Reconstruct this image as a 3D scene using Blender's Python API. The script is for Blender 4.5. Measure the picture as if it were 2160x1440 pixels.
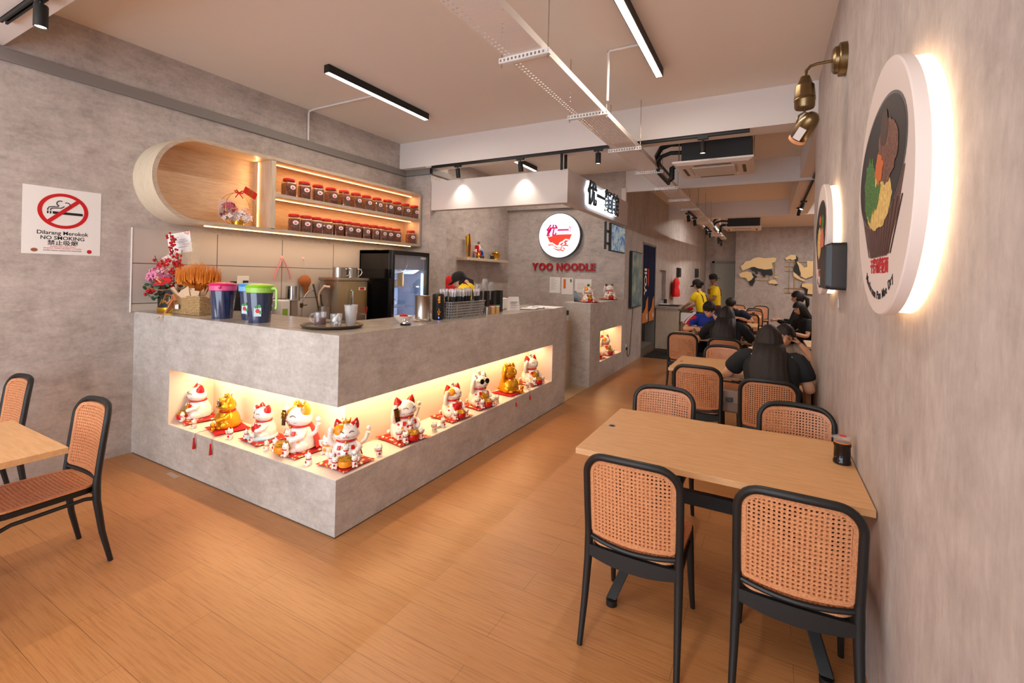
import bpy, bmesh, math, random
from mathutils import Vector, Matrix, Euler, noise
random.seed(7)
PI = math.pi
SC = bpy.context.scene
COL = SC.collection
for o_ in list(bpy.data.objects): bpy.data.objects.remove(o_)

# ---------------------------------------------------------------- camera
YAW, ROLL = 0.503, 0.0235
R_ = Vector((math.cos(YAW), math.sin(YAW), 0)); F_ = Vector((-math.sin(YAW), math.cos(YAW), 0)); U_ = Vector((0, 0, 1))
XA = math.cos(ROLL)*R_ + math.sin(ROLL)*U_
UA = -math.sin(ROLL)*R_ + math.cos(ROLL)*U_
camd = bpy.data.cameras.new('camera'); cam = bpy.data.objects.new('camera', camd); COL.objects.link(cam)
m_ = Matrix((XA, UA, -F_)).transposed().to_4x4(); m_.translation = Vector((2.3085, -2.0, 1.65))
cam.matrix_world = m_
camd.sensor_width = 36; camd.lens = 978.28/2160*36; camd.shift_y = (581.5-720)/2160; camd.clip_start = 0.02
SC.camera = cam
SC.view_settings.view_transform = 'Standard'
try: SC.view_settings.look = 'None'
except Exception: pass
SC.view_settings.gamma = 1; SC.view_settings.use_curve_mapping = False
SC.view_settings.exposure = -0.2
SC.cycles.max_bounces = 8; SC.cycles.diffuse_bounces = 5; SC.cycles.glossy_bounces = 3
SC.cycles.transmission_bounces = 6; SC.cycles.transparent_max_bounces = 12
SC.cycles.sample_clamp_indirect = 6.0; SC.cycles.caustics_reflective = False; SC.cycles.caustics_refractive = False
# ---------------------------------------------------------------- world: daylight beyond the open shop front
wd = bpy.data.worlds.new('World'); SC.world = wd; wd.use_nodes = True
bg = wd.node_tree.nodes['Background']; bg.inputs[0].default_value = (0.80, 0.90, 1.0, 1); bg.inputs[1].default_value = 6.0

def light(kind, name, loc, energy, color, aim=None, rot=None, **kw):
    d = bpy.data.lights.new(name, kind); d.energy = energy; d.color = color
    for k, v in kw.items(): setattr(d, k, v)
    o = bpy.data.objects.new(name, d); COL.objects.link(o); o.location = loc
    if aim is not None:
        o.rotation_euler = (Vector(aim)-Vector(loc)).to_track_quat('-Z', 'Y').to_euler()
    if rot is not None: o.rotation_euler = rot
    return o
WARM = (1.0, 0.87, 0.73); NEUT = (1.0, 0.86, 0.72); AMBER = (1.0, 0.66, 0.36)
# sky portal in the open shop front behind the camera
pt = light('AREA', 'daylight_portal', (0.05, -4.96, 1.55), 1.0, (1, 1, 1), rot=(PI/2, 0, 0), shape='RECTANGLE', size=5.2, size_y=3.0)
pt.data.cycles.is_portal = True
# the ceiling lamps; the shop-front pair is added out of view (area lights lie just under the diffusers of the ceiling fixtures)
def tube_light(x, y0, y1, e, c=NEUT):
    return light('AREA', 'linear_lamp_light', (x, (y0+y1)/2, 3.525), e, c, rot=(0, 0, 0), shape='RECTANGLE', size=0.05, size_y=y1-y0)
LINEAR = [(-1.39, 0.98, 2.46), (1.39, 0.98, 2.43), (-1.37, 4.02, 5.47), (-1.39, -3.6, -2.1), (1.39, -3.6, -2.1)]
for x, y0, y1 in LINEAR[:2]: tube_light(x, y0, y1, 26, WARM)
tube_light(*LINEAR[2], 40, NEUT)
for x, y0, y1 in LINEAR[3:]: tube_light(x, y0, y1, 48, WARM)  # unseen pair behind the camera, added to warm the front of the room
# LED strips inside the counter niche (same line as the strips' meshes)
def strip_light(p, q, e, c=AMBER, w=0.012):
    p, q = Vector(p), Vector(q); d = q-p
    return light('AREA', 'strip_light', (p+q)/2, e, c, rot=(0, 0, math.atan2(d.y, d.x)), shape='RECTANGLE', size=d.length, size_y=w)
strip_light((-1.97, 0.215, 0.795), (-0.24, 0.215, 0.795), 10)
strip_light((-0.215, 0.24, 0.795), (-0.215, 3.26, 0.795), 18)
strip_light((-0.22, 5.17, 0.784), (-0.22, 6.38, 0.784), 6)
strip_light((-2.44, 1.12, 2.795), (-2.44, 3.40, 2.795), 5, (1.0, 0.62, 0.28)); strip_light((-2.44, 1.12, 2.418), (-2.44, 3.40, 2.418), 5, (1.0, 0.62, 0.28))
strip_light((-2.34, 0.42, 2.042), (-2.34, 3.30, 2.042), 13, (1.0, 0.72, 0.46))
light('AREA', 'strip_light', (-2.47, 1.028, 2.45), 1.8, (1.0, 0.62, 0.28), rot=(PI/2, 0, 0), shape='RECTANGLE', size=0.012, size_y=0.7).rotation_euler = Vector((0.1, -1, 0)).to_track_quat('-Z', 'Z').to_euler()

# ---------------------------------------------------------------- materials
def lin(c):
    return tuple((v/255/12.92 if v/255 <= 0.04045 else ((v/255+0.055)/1.055)**2.4) for v in c) + (1,)
class MT:
    """small node-material builder"""
    def __init__(s, name, base=(200, 200, 200), rough=0.5, metal=0.0, **kw):
        s.m = bpy.data.materials.new(name); s.m.use_nodes = True
        s.nt = s.m.node_tree; s.N = s.nt.nodes; s.L = s.nt.links
        s.b = s.N['Principled BSDF']
        s.b.inputs['Base Color'].default_value = lin(base)
        s.b.inputs['Roughness'].default_value = rough; s.b.inputs['Metallic'].default_value = metal
        for k, v in kw.items(): s.b.inputs[k.replace('_', ' ')].default_value = v
    def new(s, t, **kw):
        n = s.N.new(t)
        for k, v in kw.items():
            if hasattr(n, k) and not (k in n.inputs): setattr(n, k, v)
            else: n.inputs[k].default_value = v
        return n
    def coord(s, scale=(1, 1, 1), which='Object', rot=(0, 0, 0)):
        tc = s.N.new('ShaderNodeTexCoord'); mp = s.N.new('ShaderNodeMapping')
        mp.inputs['Scale'].default_value = scale; mp.inputs['Rotation'].default_value = rot
        s.L.new(tc.outputs[which], mp.inputs[0]); return mp.outputs[0]
    def noise(s, vec, scale, detail=4, rough=0.55, dist=0.0):
        n = s.N.new('ShaderNodeTexNoise'); n.inputs['Scale'].default_value = scale; n.inputs['Detail'].default_value = detail
        n.inputs['Roughness'].default_value = rough; n.inputs['Distortion'].default_value = dist
        s.L.new(vec, n.inputs['Vector']); return n.outputs[0]
    def ramp(s, fac, stops, interp='LINEAR'):
        r = s.N.new('ShaderNodeValToRGB'); r.color_ramp.interpolation = interp
        els = r.color_ramp.elements
        while len(els) > len(stops): els.remove(els[-1])
        while len(els) < len(stops): els.new(0.5)
        for e, (p, c) in zip(els, stops): e.position = p; e.color = lin(c)
        s.L.new(fac, r.inputs[0]); return r.outputs[0]
    def mix(s, fac, a, b, mode='MIX'):
        n = s.N.new('ShaderNodeMix'); n.data_type = 'RGBA'; n.blend_type = mode
        for i, v in ((0, fac), (6, a), (7, b)):
            if hasattr(v, 'links'): s.L.new(v, n.inputs[i])
            else: n.inputs[i].default_value = v
        return n.outputs[2]
    def out(s, col=None, bump=None, bs=0.2, bd=0.01, rough=None):
        if col is not None: s.L.new(col, s.b.inputs['Base Color'])
        if rough is not None: s.L.new(rough, s.b.inputs['Roughness'])
        if bump is not None:
            n = s.N.new('ShaderNodeBump'); n.inputs['Strength'].default_value = bs; n.inputs['Distance'].default_value = bd
            s.L.new(bump, n.inputs['Height']); s.L.new(n.outputs[0], s.b.inputs['Normal'])
        return s.m
_plain = {}
def plain(name, base, rough=0.5, metal=0.0, **kw):
    key = (name, base, rough, metal)
    if key not in _plain: _plain[key] = MT(name, base, rough, metal, **kw).m
    return _plain[key]
def emit(name, col, strength, base=(255, 255, 255)):
    t = MT(name, base, 0.5); t.b.inputs['Emission Color'].default_value = lin(col); t.b.inputs['Emission Strength'].default_value = strength
    return t.m
def concrete(name, tint=(176, 168, 160), dark=(138, 128, 120), scale=1.0, vstretch=1.0, stain=0.35):
    t = MT(name, tint, 0.62)
    v = t.coord((scale, scale, scale*vstretch))
    big = t.noise(v, 1.3, 6, 0.62, 0.6)
    mid = t.mix(0.5, t.noise(v, 5.0, 12, 0.72, 0.45), t.noise(t.coord((scale*0.8, scale*0.8, scale*vstretch*2.6)), 7.0, 10, 0.7, 0.3))
    fine = t.noise(v, 34, 6, 0.6, 0.3)
    light_ = tuple(min(255, c+24) for c in tint)
    c1 = t.ramp(big, [(0.28, dark), (0.48, tint), (0.68, light_)])
    c2 = t.ramp(mid, [(0.37, dark), (0.5, tint), (0.62, light_)])
    c = t.mix(0.58, c1, c2)
    sp = t.ramp(t.noise(v, 8, 9, 0.78, 0.8), [(0.27, (70, 62, 57)), (0.37, (255, 255, 255))])
    c = t.mix(stain, c, sp, 'MULTIPLY')
    f = t.ramp(fine, [(0.3, (225, 225, 225)), (0.7, (255, 255, 255))])
    c = t.mix(0.7, c, f, 'MULTIPLY')
    return t.out(c, mid, 0.12, 0.01)
M = {}
M['wall'] = concrete('polished_cement', (186, 175, 169), (150, 138, 131))
M['wall_r'] = concrete('polished_cement_brushed', (186, 175, 169), (152, 140, 134), 1.0, 0.35)
M['counter'] = concrete('counter_cement', (193, 186, 179), (160, 151, 144), 1.1, 1.0, 0.3)
M['paint'] = plain('white_paint', (230, 223, 219), 0.7)
M['ceil'] = plain('ceiling_paint', (236, 226, 216), 0.8)
M['trim'] = plain('grey_trim_paint', (132, 125, 121), 0.6)
M['canopy'] = plain('canopy_paint', (218, 209, 205), 0.65)
M['niche'] = MT('niche_lining', (236, 220, 204), 0.6).m
M['black'] = plain('matte_black', (17, 16, 16), 0.6)
M['blackpl'] = plain('black_plastic', (18, 17, 17), 0.5)
M['blackgl'] = plain('gloss_black', (10, 10, 11), 0.12)
M['white'] = plain('white_plastic', (232, 230, 226), 0.4)
M['paper'] = plain('paper', (236, 232, 230), 0.8)
M['steel'] = plain('brushed_steel', (190, 184, 176), 0.28, 1.0)
M['chrome'] = plain('chrome', (215, 215, 218), 0.1, 1.0)
M['brass'] = plain('antique_brass', (122, 102, 72), 0.3, 1.0)
M['gold'] = plain('gold_paint', (226, 170, 50), 0.25, 0.85)
M['red'] = plain('red_plastic', (205, 28, 24), 0.35)
M['redcloth'] = plain('red_cloth', (196, 22, 22), 0.85)
M['ceramic'] = plain('white_ceramic', (242, 234, 226), 0.18, Coat_Weight=0.5)
M['led'] = emit('warm_led', (255, 190, 110), 14)
M['diff'] = emit('lamp_diffuser', (255, 240, 220), 9)
def glass(name, col=(255, 255, 255), rough=0.02, ior=1.2):
    return MT(name, col, rough, 0, Transmission_Weight=1.0, IOR=ior).m
def thin(name, tint=(255, 255, 255), film=0.06, rough=0.03):
    m = bpy.data.materials.new(name); m.use_nodes = True; N = m.node_tree.nodes; L = m.node_tree.links; N.remove(N['Principled BSDF'])
    tr = N.new('ShaderNodeBsdfTransparent'); tr.inputs[0].default_value = lin(tint); gl = N.new('ShaderNodeBsdfGlossy'); gl.inputs['Roughness'].default_value = rough
    df = N.new('ShaderNodeBsdfDiffuse'); df.inputs[0].default_value = lin((240, 240, 242)); m0 = N.new('ShaderNodeMixShader'); m0.inputs[0].default_value = film
    L.new(tr.outputs[0], m0.inputs[1]); L.new(df.outputs[0], m0.inputs[2])
    lw = N.new('ShaderNodeLayerWeight'); lw.inputs[0].default_value = 0.25; mu = N.new('ShaderNodeMath'); mu.operation = 'MULTIPLY_ADD'; mu.inputs[1].default_value = 0.5; mu.inputs[2].default_value = 0.04; L.new(lw.outputs['Facing'], mu.inputs[0]); ms = N.new('ShaderNodeMixShader')
    L.new(mu.outputs[0], ms.inputs[0]); L.new(m0.outputs[0], ms.inputs[1]); L.new(gl.outputs[0], ms.inputs[2]); L.new(ms.outputs[0], N['Material Output'].inputs[0]); return m
M['glass'] = thin('clear_glass')
M['clearpl'] = thin('clear_plastic', (250, 250, 250), 0.12, 0.1)
def floor_mat():
    t = MT('oak_laminate_floor', (205, 160, 115), 0.36)
    v = t.coord((1, 1, 1))
    br = t.N.new('ShaderNodeTexBrick'); t.L.new(v, br.inputs['Vector'])
    br.inputs['Scale'].default_value = 1.0; br.inputs['Brick Width'].default_value = 1.22; br.inputs['Row Height'].default_value = 0.18
    br.inputs['Mortar Size'].default_value = 0.0011; br.inputs['Mortar Smooth'].default_value = 0.3
    br.inputs['Color1'].default_value = lin((190, 136, 86)); br.inputs['Color2'].default_value = lin((182, 129, 80)); br.inputs['Mortar'].default_value = lin((128, 88, 54))
    br.offset = 0.37
    g = t.noise(t.coord((0.55, 14, 1)), 7, 10, 0.7, 0.35)
    gc = t.ramp(g, [(0.30, (205, 182, 158)), (0.52, (248, 243, 236)), (0.75, (255, 255, 255))])
    c = t.mix(0.8, br.outputs['Color'], gc, 'MULTIPLY')
    w = t.ramp(t.noise(t.coord((1, 1, 1)), 0.7, 3), [(0.3, (226, 220, 214)), (0.7, (255, 255, 255))])
    c = t.mix(0.6, c, w, 'MULTIPLY')
    return t.out(c, g, 0.05, 0.003)
M['floor'] = floor_mat()
def wood(name, a, b, sc=(2, 18, 18), rough=0.45):
    t = MT(name, a, rough); g = t.noise(t.coord(sc), 3.2, 7, 0.62, 0.7)
    return t.out(t.ramp(g, [(0.3, b), (0.6, a)]), g, 0.04, 0.002)
M['table'] = wood('beech_laminate', (214, 166, 116), (198, 148, 100))
M['oak'] = wood('pale_oak_y', (214, 186, 156), (192, 160, 128), (18, 2, 18))
M['oakedge'] = wood('pale_oak_edge', (192, 172, 152), (172, 150, 130), (18, 3, 18))
M['oakz'] = wood('pale_oak_z', (205, 188, 165), (186, 166, 142), (22, 22, 2))
M['oakcurve'] = wood('pale_oak_curve', (222, 208, 184), (206, 188, 160), (40, 3, 3))
def tiles():
    t = MT('large_grey_tiles', (196, 184, 174), 0.22)
    tc = t.N.new('ShaderNodeTexCoord'); sp = t.N.new('ShaderNodeSeparateXYZ'); cb = t.N.new('ShaderNodeCombineXYZ')
    t.L.new(tc.outputs['Object'], sp.inputs[0]); t.L.new(sp.outputs['Y'], cb.inputs['X']); t.L.new(sp.outputs['Z'], cb.inputs['Y'])
    mp = t.N.new('ShaderNodeMapping'); mp.inputs['Location'].default_value = (0.03, 0.116, 0); t.L.new(cb.outputs[0], mp.inputs[0])
    br = t.N.new('ShaderNodeTexBrick'); t.L.new(mp.outputs[0], br.inputs['Vector']); br.offset = 0.0
    br.inputs['Scale'].default_value = 1; br.inputs['Brick Width'].default_value = 0.722; br.inputs['Row Height'].default_value = 0.36
    br.inputs['Mortar Size'].default_value = 0.004; br.inputs['Color1'].default_value = lin((190, 180, 172)); br.inputs['Color2'].default_value = lin((186, 176, 169))
    br.inputs['Mortar'].default_value = lin((92, 84, 78))
    return t.out(br.outputs['Color'])
M['tiles'] = tiles()
def ktiles():
    t = MT('beige_floor_tiles', (190, 160, 120), 0.4)
    br = t.N.new('ShaderNodeTexBrick'); t.L.new(t.coord((1, 1, 1)), br.inputs['Vector']); br.offset = 0
    br.inputs['Scale'].default_value = 1; br.inputs['Brick Width'].default_value = 0.3; br.inputs['Row Height'].default_value = 0.3; br.inputs['Mortar Size'].default_value = 0.004
    br.inputs['Color1'].default_value = lin((188, 158, 118)); br.inputs['Color2'].default_value = lin((180, 150, 112)); br.inputs['Mortar'].default_value = lin((120, 96, 70))
    return t.out(br.outputs['Color'])
M['ktiles'] = ktiles()
def rattan():
    t = MT('tan_rattan_plastic', (202, 142, 100), 0.42)
    w = t.noise(t.coord((1, 1, 1)), 160, 2)
    return t.out(t.ramp(w, [(0.35, (186, 118, 76)), (0.6, (212, 148, 104))]), w, 0.25, 0.001)
M['rattan'] = rattan()

# ---------------------------------------------------------------- mesh helpers
class B:
    """collects shapes into one mesh"""
    def __init__(s): s.bm = bmesh.new(); s.T = Matrix.Identity(4); s.mi = 0
    def at(s, loc=(0, 0, 0), rot=(0, 0, 0), sc=(1, 1, 1)):
        s.T = Matrix.LocRotScale(Vector(loc), Euler(rot), Vector(sc)); return s
    def v(s, p): return s.bm.verts.new(s.T @ Vector(p))
    def f(s, vs):
        try: fa = s.bm.faces.new(vs); fa.material_index = s.mi; return fa
        except ValueError: return None
    def box(s, x0, x1, y0, y1, z0, z1):
        V = [s.v((x, y, z)) for x in (x0, x1) for y in (y0, y1) for z in (z0, z1)]
        for q in ((0, 1, 3, 2), (4, 6, 7, 5), (0, 4, 5, 1), (2, 3, 7, 6), (0, 2, 6, 4), (1, 5, 7, 3)): s.f([V[i] for i in q])
        return s
    def cbox(s, c, d): return s.box(c[0]-d[0]/2, c[0]+d[0]/2, c[1]-d[1]/2, c[1]+d[1]/2, c[2]-d[2]/2, c[2]+d[2]/2)
    def rings(s, R, cap0=True, cap1=True, close=True):
        n = len(R[0])
        for a, b in zip(R, R[1:]):
            for i in range(n if close else n-1):
                j = (i+1) % n; s.f([a[i], a[j], b[j], b[i]])
        if cap0: s.f(list(reversed(R[0])))
        if cap1: s.f(R[-1])
        return s
    def lathe(s, prof, n=24, c=(0, 0, 0), axis='z', caps=True):
        R = []
        for r, h in prof:
            ring = []
            for i in range(n):
                a = 2*PI*i/n; p = (r*math.cos(a), r*math.sin(a), h)
                if axis == 'x': p = (h, p[0], p[1])
                elif axis == 'y': p = (p[1], h, p[0])
                ring.append(s.v((p[0]+c[0], p[1]+c[1], p[2]+c[2])))
            R.append(ring)
        return s.rings(R, caps, caps)
    def cyl(s, c, r, h, n=20, axis='z', r2=None): return s.lathe([(r, 0), (r if r2 is None else r2, h)], n, c, axis)
    def ell(s, c, r, n=16, m=10, fn=None):
        if not hasattr(r, '__len__'): r = (r, r, r)
        R = []
        for j in range(1, m):
            t = PI*j/m
            R.append([s.v(fn(p) if fn else p) for p in [(c[0]+r[0]*math.sin(t)*math.cos(2*PI*i/n), c[1]+r[1]*math.sin(t)*math.sin(2*PI*i/n), c[2]-r[2]*math.cos(t)) for i in range(n)]])
        b = s.v((c[0], c[1], c[2]-r[2])); tp = s.v((c[0], c[1], c[2]+r[2]))
        s.rings(R, False, False)
        for i in range(n):
            j = (i+1) % n; s.f([b, R[0][j], R[0][i]]); s.f([tp, R[-1][i], R[-1][j]])
        return s
    def tube(s, pts, r, n=8, closed=False, flat=None, up=None):
        pts = [Vector(p) for p in pts]; k = len(pts)
        rr = r if hasattr(r, '__len__') else [r]*k
        R = []; prev = Vector(up) if up else None
        for i, p in enumerate(pts):
            if closed: d = pts[(i+1) % k]-pts[i-1]
            else: d = pts[min(i+1, k-1)]-pts[max(i-1, 0)]
            d = d.normalized() if d.length > 1e-9 else Vector((0, 0, 1))
            if prev is None: prev = Vector((0, 0, 1)) if abs(d.z) < 0.9 else Vector((1, 0, 0))
            a = (prev-d*prev.dot(d)); a = a.normalized() if a.length > 1e-6 else d.orthogonal().normalized()
            b = d.cross(a); prev = a
            fl = flat or 1.0
            R.append([s.v(p+(a*math.cos(2*PI*q/n)*fl+b*math.sin(2*PI*q/n))*rr[i]) for q in range(n)])
        if closed: R.append(R[0]); return s.rings(R, False, False)
        return s.rings(R)
    def prism(s, poly, a, b, axis='z'):
        def P(u, w, h): return (u, w, h) if axis == 'z' else ((h, u, w) if axis == 'x' else (u, h, w))
        A = [s.v(P(u, w, a)) for u, w in poly]; Bv = [s.v(P(u, w, b)) for u, w in poly]
        return s.rings([A, Bv])
    def torus(s, c, R, r, n=24, m=8, axis='z', arc=(0, 2*PI)):
        full = abs(arc[1]-arc[0]-2*PI) < 1e-6; k = n if full else n+1
        pts = []
        for i in range(k):
            t = arc[0]+(arc[1]-arc[0])*i/n; u, w = R*math.cos(t), R*math.sin(t)
            pts.append({'z': (c[0]+u, c[1]+w, c[2]), 'x': (c[0], c[1]+u, c[2]+w), 'y': (c[0]+u, c[1], c[2]+w)}[axis])
        return s.tube(pts, r, m, closed=full)
    def build(s, name, mat, parent=None, smooth=False, bevel=0.0, seg=2, sub=0, loc=None, recalc=True):
        if recalc: bmesh.ops.recalc_face_normals(s.bm, faces=s.bm.faces)
        me = bpy.data.meshes.new(name); s.bm.to_mesh(me); s.bm.free()
        for mt in (mat if isinstance(mat, (list, tuple)) else [mat]): me.materials.append(mt)
        o = bpy.data.objects.new(name, me); COL.objects.link(o)
        if smooth: shade(me)
        if bevel:
            b = o.modifiers.new('bevel', 'BEVEL'); b.width = bevel; b.segments = seg; b.limit_method = 'ANGLE'; b.angle_limit = 0.7
            b.harden_normals = False
        if sub:
            b = o.modifiers.new('sub', 'SUBSURF'); b.levels = sub; b.render_levels = sub
        if parent is not None: o.parent = parent
        if loc: o.location = loc
        return o
def shade(me, ang=0.7):
    for p in me.polygons: p.use_smooth = True
    try: me.set_sharp_from_angle(angle=ang)
    except Exception: pass
def tag(o, label, cat=None, group=None, kind=None):
    if label: o['label'] = label
    if cat: o['category'] = cat
    if group: o['group'] = group
    if kind: o['kind'] = kind
    return o
def thing(name, label, cat, loc=(0, 0, 0), rotz=0.0, group=None, rot=None):
    o = bpy.data.objects.new(name, None); COL.objects.link(o); o.empty_display_size = 0.05
    o.location = loc; o.rotation_euler = rot or (0, 0, rotz)
    return tag(o, label, cat, group)
def struct(o): o['kind'] = 'structure'; return o
def copy_tree(o, parent=None, top=True):
    c = o.copy(); COL.objects.link(c)
    if parent is not None: c.parent = parent
    for ch in list(o.children): copy_tree(ch, c, False)
    return c
def place(o, loc, rotz, label, group=None):
    o.location = loc; o.rotation_euler = (0, 0, rotz); o['label'] = label
    if group: o['group'] = group
    return o
def text(name, s, size, mat, parent=None, loc=(0, 0, 0), rot=(PI/2, 0, 0), ext=0.0006, off=0.0, align='CENTER', sx=1.0, shear=0.0, sp=1.0):
    cu = bpy.data.curves.new(name, 'FONT'); cu.body = s; cu.size = size; cu.extrude = ext; cu.offset = off; cu.align_x = align; cu.align_y = 'CENTER'; cu.shear = shear
    cu.resolution_u = 3; cu.space_character = sp
    t = bpy.data.objects.new('tmp', cu); COL.objects.link(t)
    dg = bpy.context.evaluated_depsgraph_get(); me = bpy.data.meshes.new_from_object(t.evaluated_get(dg))
    bpy.data.objects.remove(t); bpy.data.curves.remove(cu); me.name = name
    me.materials.clear(); me.materials.append(mat)
    o = bpy.data.objects.new(name, me); COL.objects.link(o)
    if parent is not None: o.parent = parent
    o.location = loc; o.rotation_euler = rot; o.scale = (sx, 1, 1)
    return o
def arc(c, r, a0, a1, n, ry=None):
    ry = r if ry is None else ry
    return [(c[0]+r*math.cos(a0+(a1-a0)*i/n), c[1]+ry*math.sin(a0+(a1-a0)*i/n)) for i in range(n+1)]
RX = (PI/2, 0, PI/2)       # text standing on a wall that faces +x
RY = (PI/2, 0, 0)          # text standing on a wall that faces -y
RL = (PI/2, 0, -PI/2)      # text standing on a wall that faces -x
# ================================================================ room shell
ZC, ZB = 3.61, 3.24
def sbox(name, mat, *d):
    b = B(); b.box(*d); return struct(b.build(name, mat))
sbox('floor', M['floor'], -2.8, 6.0, -5.0, 18.0, -0.1, 0.0)
struct(B().box(-2.62, -0.01, 3.72, 6.5, 0.0, 0.006).build('floor_kitchen', M['ktiles']))
sbox('ceiling', M['ceil'], -2.8, 6.0, -5.0, 18.0, ZC, ZC+0.12)
sbox('wall_left', M['wall'], -2.8, -2.62, -5.0, 6.6, 0, ZC)
b = B(); b.prism([(-2.62, 3.48), (-2.13, 3.48), (-2.13, 3.9), (-2.62, 3.9)], 0, ZC); struct(b.build('wall_left_column', M['wall']))
sbox('wall_kitchen_left', M['wall'], -2.62, -2.47, 3.9, 6.5, 0, ZC)
sbox('wall_kitchen', M['wall'], -2.62, 0.0, 6.5, 6.62, 0, ZC)
# long side wall behind the kitchen, with a door opening 7.93..9.18 and a small recess
b = B()
b.box(-0.2, 0, 6.62, 7.93, 0, ZC); b.box(-0.2, 0, 7.93, 9.18, 2.40, ZC); b.box(-0.2, 0, 9.18, 9.7, 0, ZC)
b.box(-0.2, 0, 9.7, 10.5, 0, 1.10); b.box(-0.2, 0, 9.7, 10.5, 1.88, ZC); b.box(-0.2, -0.09, 9.7, 10.5, 1.10, 1.88)
b.box(-0.2, 0, 10.5, 11.2, 0, ZC)
b.prism([(-0.2, 11.2), (0, 11.2), (0.2, 17.5), (-0.2, 17.5)], 0, ZC)
struct(b.build('wall_side', M['wall_r']))
sbox('wall_right', M['wall_r'], 2.707, 2.86, -5.0, 3.5, 0, ZC)
sbox('wall_right_rear', M['wall_r'], 5.8, 6.0, 3.5, 18.0, 0, ZC)
sbox('wall_rear_right', M['wall_r'], 1.27, 6.0, 17.0, 17.6, 0, ZC)
sbox('wall_rear_left', M['wall_r'], -0.2, 1.27, 17.5, 17.7, 0, ZC)
sbox('wall_rear_end', M['wall_r'], 2.86, 6.0, 3.38, 3.5, 0, ZC)
# shop front (behind the camera): a lintel over the open front
sbox('wall_front', M['wall'], -2.8, 2.86, -5.1, -4.98, 3.1, ZC)
# beams
sbox('ceiling_beam', M['paint'], -2.62, 2.707, 3.334, 3.62, 3.225, ZC)
sbox('ceiling_beam', M['paint'], 0.0, 5.8, 6.42, 6.66, 3.26, ZC)
sbox('ceiling_beam', M['paint'], 0.0, 5.8, 10.72, 11.0, 3.24, ZC)
sbox('ceiling_beam', M['paint'], 2.72, 3.10, 3.5, 10.72, 3.26, ZC)
sbox('ceiling_beam', M['paint'], -2.62, 2.707, -1.15, -0.845, 3.24, ZC)
sbox('wall_kitchen_header', M['wall'], -2.47, 0.0, 6.40, 6.50, 3.0, ZC)
# trims
b = B(); b.box(-2.62, -2.59, -4.9, 3.45, 3.135, 3.225); b.box(-2.62, -2.10, 3.45, 3.48, 3.14, 3.225); b.box(-2.13, -2.10, 3.45, 3.93, 3.14, 3.225)
struct(b.build('trim_1', M['trim'], bevel=0.004))
b = B(); b.box(-2.47, -2.43, 3.93, 6.4, 3.12, 3.22); struct(b.build('trim_2', M['trim']))
b = B(); b.box(0.0, 5.8, 6.38, 6.42, 3.22, 3.275); b.box(-0.05, 0.03, 6.36, 6.44, 2.7, 3.29); struct(b.build('trim_3', M['paint']))
b = B(); b.box(-2.62, -2.608, -0.03, 3.46, 1.256, 2.0).box(-2.62, -2.608, 0.63, 3.46, 0.9, 1.256); struct(b.build('wall_tiles', M['tiles']))
b = B(); b.box(-2.62, -2.604, -0.036, -0.030, 1.25, 2.0); struct(b.build('trim_4', M['paint']))
# rear doors
dr = B(); dr.box(0.52, 1.22, 17.44, 17.48, 0, 2.32)
for i in range(14): dr.box(0.53+i*0.05, 0.538+i*0.05, 17.43, 17.44, 0, 2.32)
d1 = struct(dr.build('door_1', plain('grey_green_door', (150, 152, 144), 0.5)))
B().box(0.44, 0.52, 17.40, 17.5, 0, 2.40).box(0.44, 1.27, 17.40, 17.5, 2.32, 2.40).build('door_frame', M['trim'], d1)
b = B(); b.box(-0.19, 0.004, 7.90, 7.94, 0.0, 2.43).box(-0.19, 0.004, 9.17, 9.22, 0.0, 2.43).box(-0.19, 0.004, 7.90, 9.22, 2.40, 2.43)
struct(b.build('trim_5', plain('door_lining', (118, 112, 106), 0.6)))
sbox('wall_passage', plain('passage_paint', (120, 112, 106), 0.8), -1.3, -1.2, 6.62, 10.5, 0, 2.6)
sbox('wall_passage_end', plain('passage_paint', (120, 112, 106), 0.8), -1.2, -0.2, 10.4, 10.5, 0, 2.6)
sbox('trim_6', plain('door_step', (104, 92, 82), 0.7), -0.35, -0.01, 7.95, 9.16, 0, 0.17)

# ================================================================ serving counter
def niche_strip(parent, pts, name='led_strip'):
    b = B()
    for p, q in zip(pts, pts[1:]): b.tube([p, q], 0.006, 6)
    return tag(b.build(name, M['led'], parent), 'warm glowing light strip')
NT, NB, HC = 0.812, 0.357, 1.253
cnt = thing('serving_counter', 'L-shaped cement-finished serving counter with lit niche full of cat figurines', 'counter', (0, 0, 0))
b = B()
E = 0.0
b.prism([(-2.619, 0), (0, 0), (0, 3.709), (-0.62, 3.709), (-0.62, 0.62), (-2.619, 0.62)], NT, HC)         # upper block
b.prism([(-2.619, 0), (0, 0), (0, 3.709), (-0.62, 3.709), (-0.62, 0.62), (-2.619, 0.62)], 0.0, NB)        # plinth
b.box(-2.619, -2.001, 0, 0.62, NB, NT); b.box(-0.62, 0, 3.285, 3.709, NB, NT)
b.prism([(-2.001, 0.36), (-0.33, 0.36), (-0.33, 3.285), (-0.62, 3.285), (-0.62, 0.62), (-2.001, 0.62)], NB, NT)
b.build('body', M['counter'], cnt)
g = 0.003
b = B(); b.box(-2.0, -0.002, 0.002, 0.357, NB, NB+g); b.box(-0.33, -0.002, 0.357, 3.283, NB, NB+g)
b.box(-2.0, -0.33, 0.355, 0.36, NB, NT-g); b.box(-0.335, -0.329, 0.36, 3.283, NB, NT-g)
b.box(-2.001, -1.998, 0.002, 0.36, NB, NT-g); b.box(-0.33, -0.002, 3.281, 3.286, NB, NT-g)
tag(b.build('niche_lining', M['niche'], cnt), 'cream painted niche lining')
niche_strip(cnt, [(-1.97, 0.215, NT-0.007), (-0.215, 0.215, NT-0.007), (-0.215, 3.26, NT-0.007)])
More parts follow.
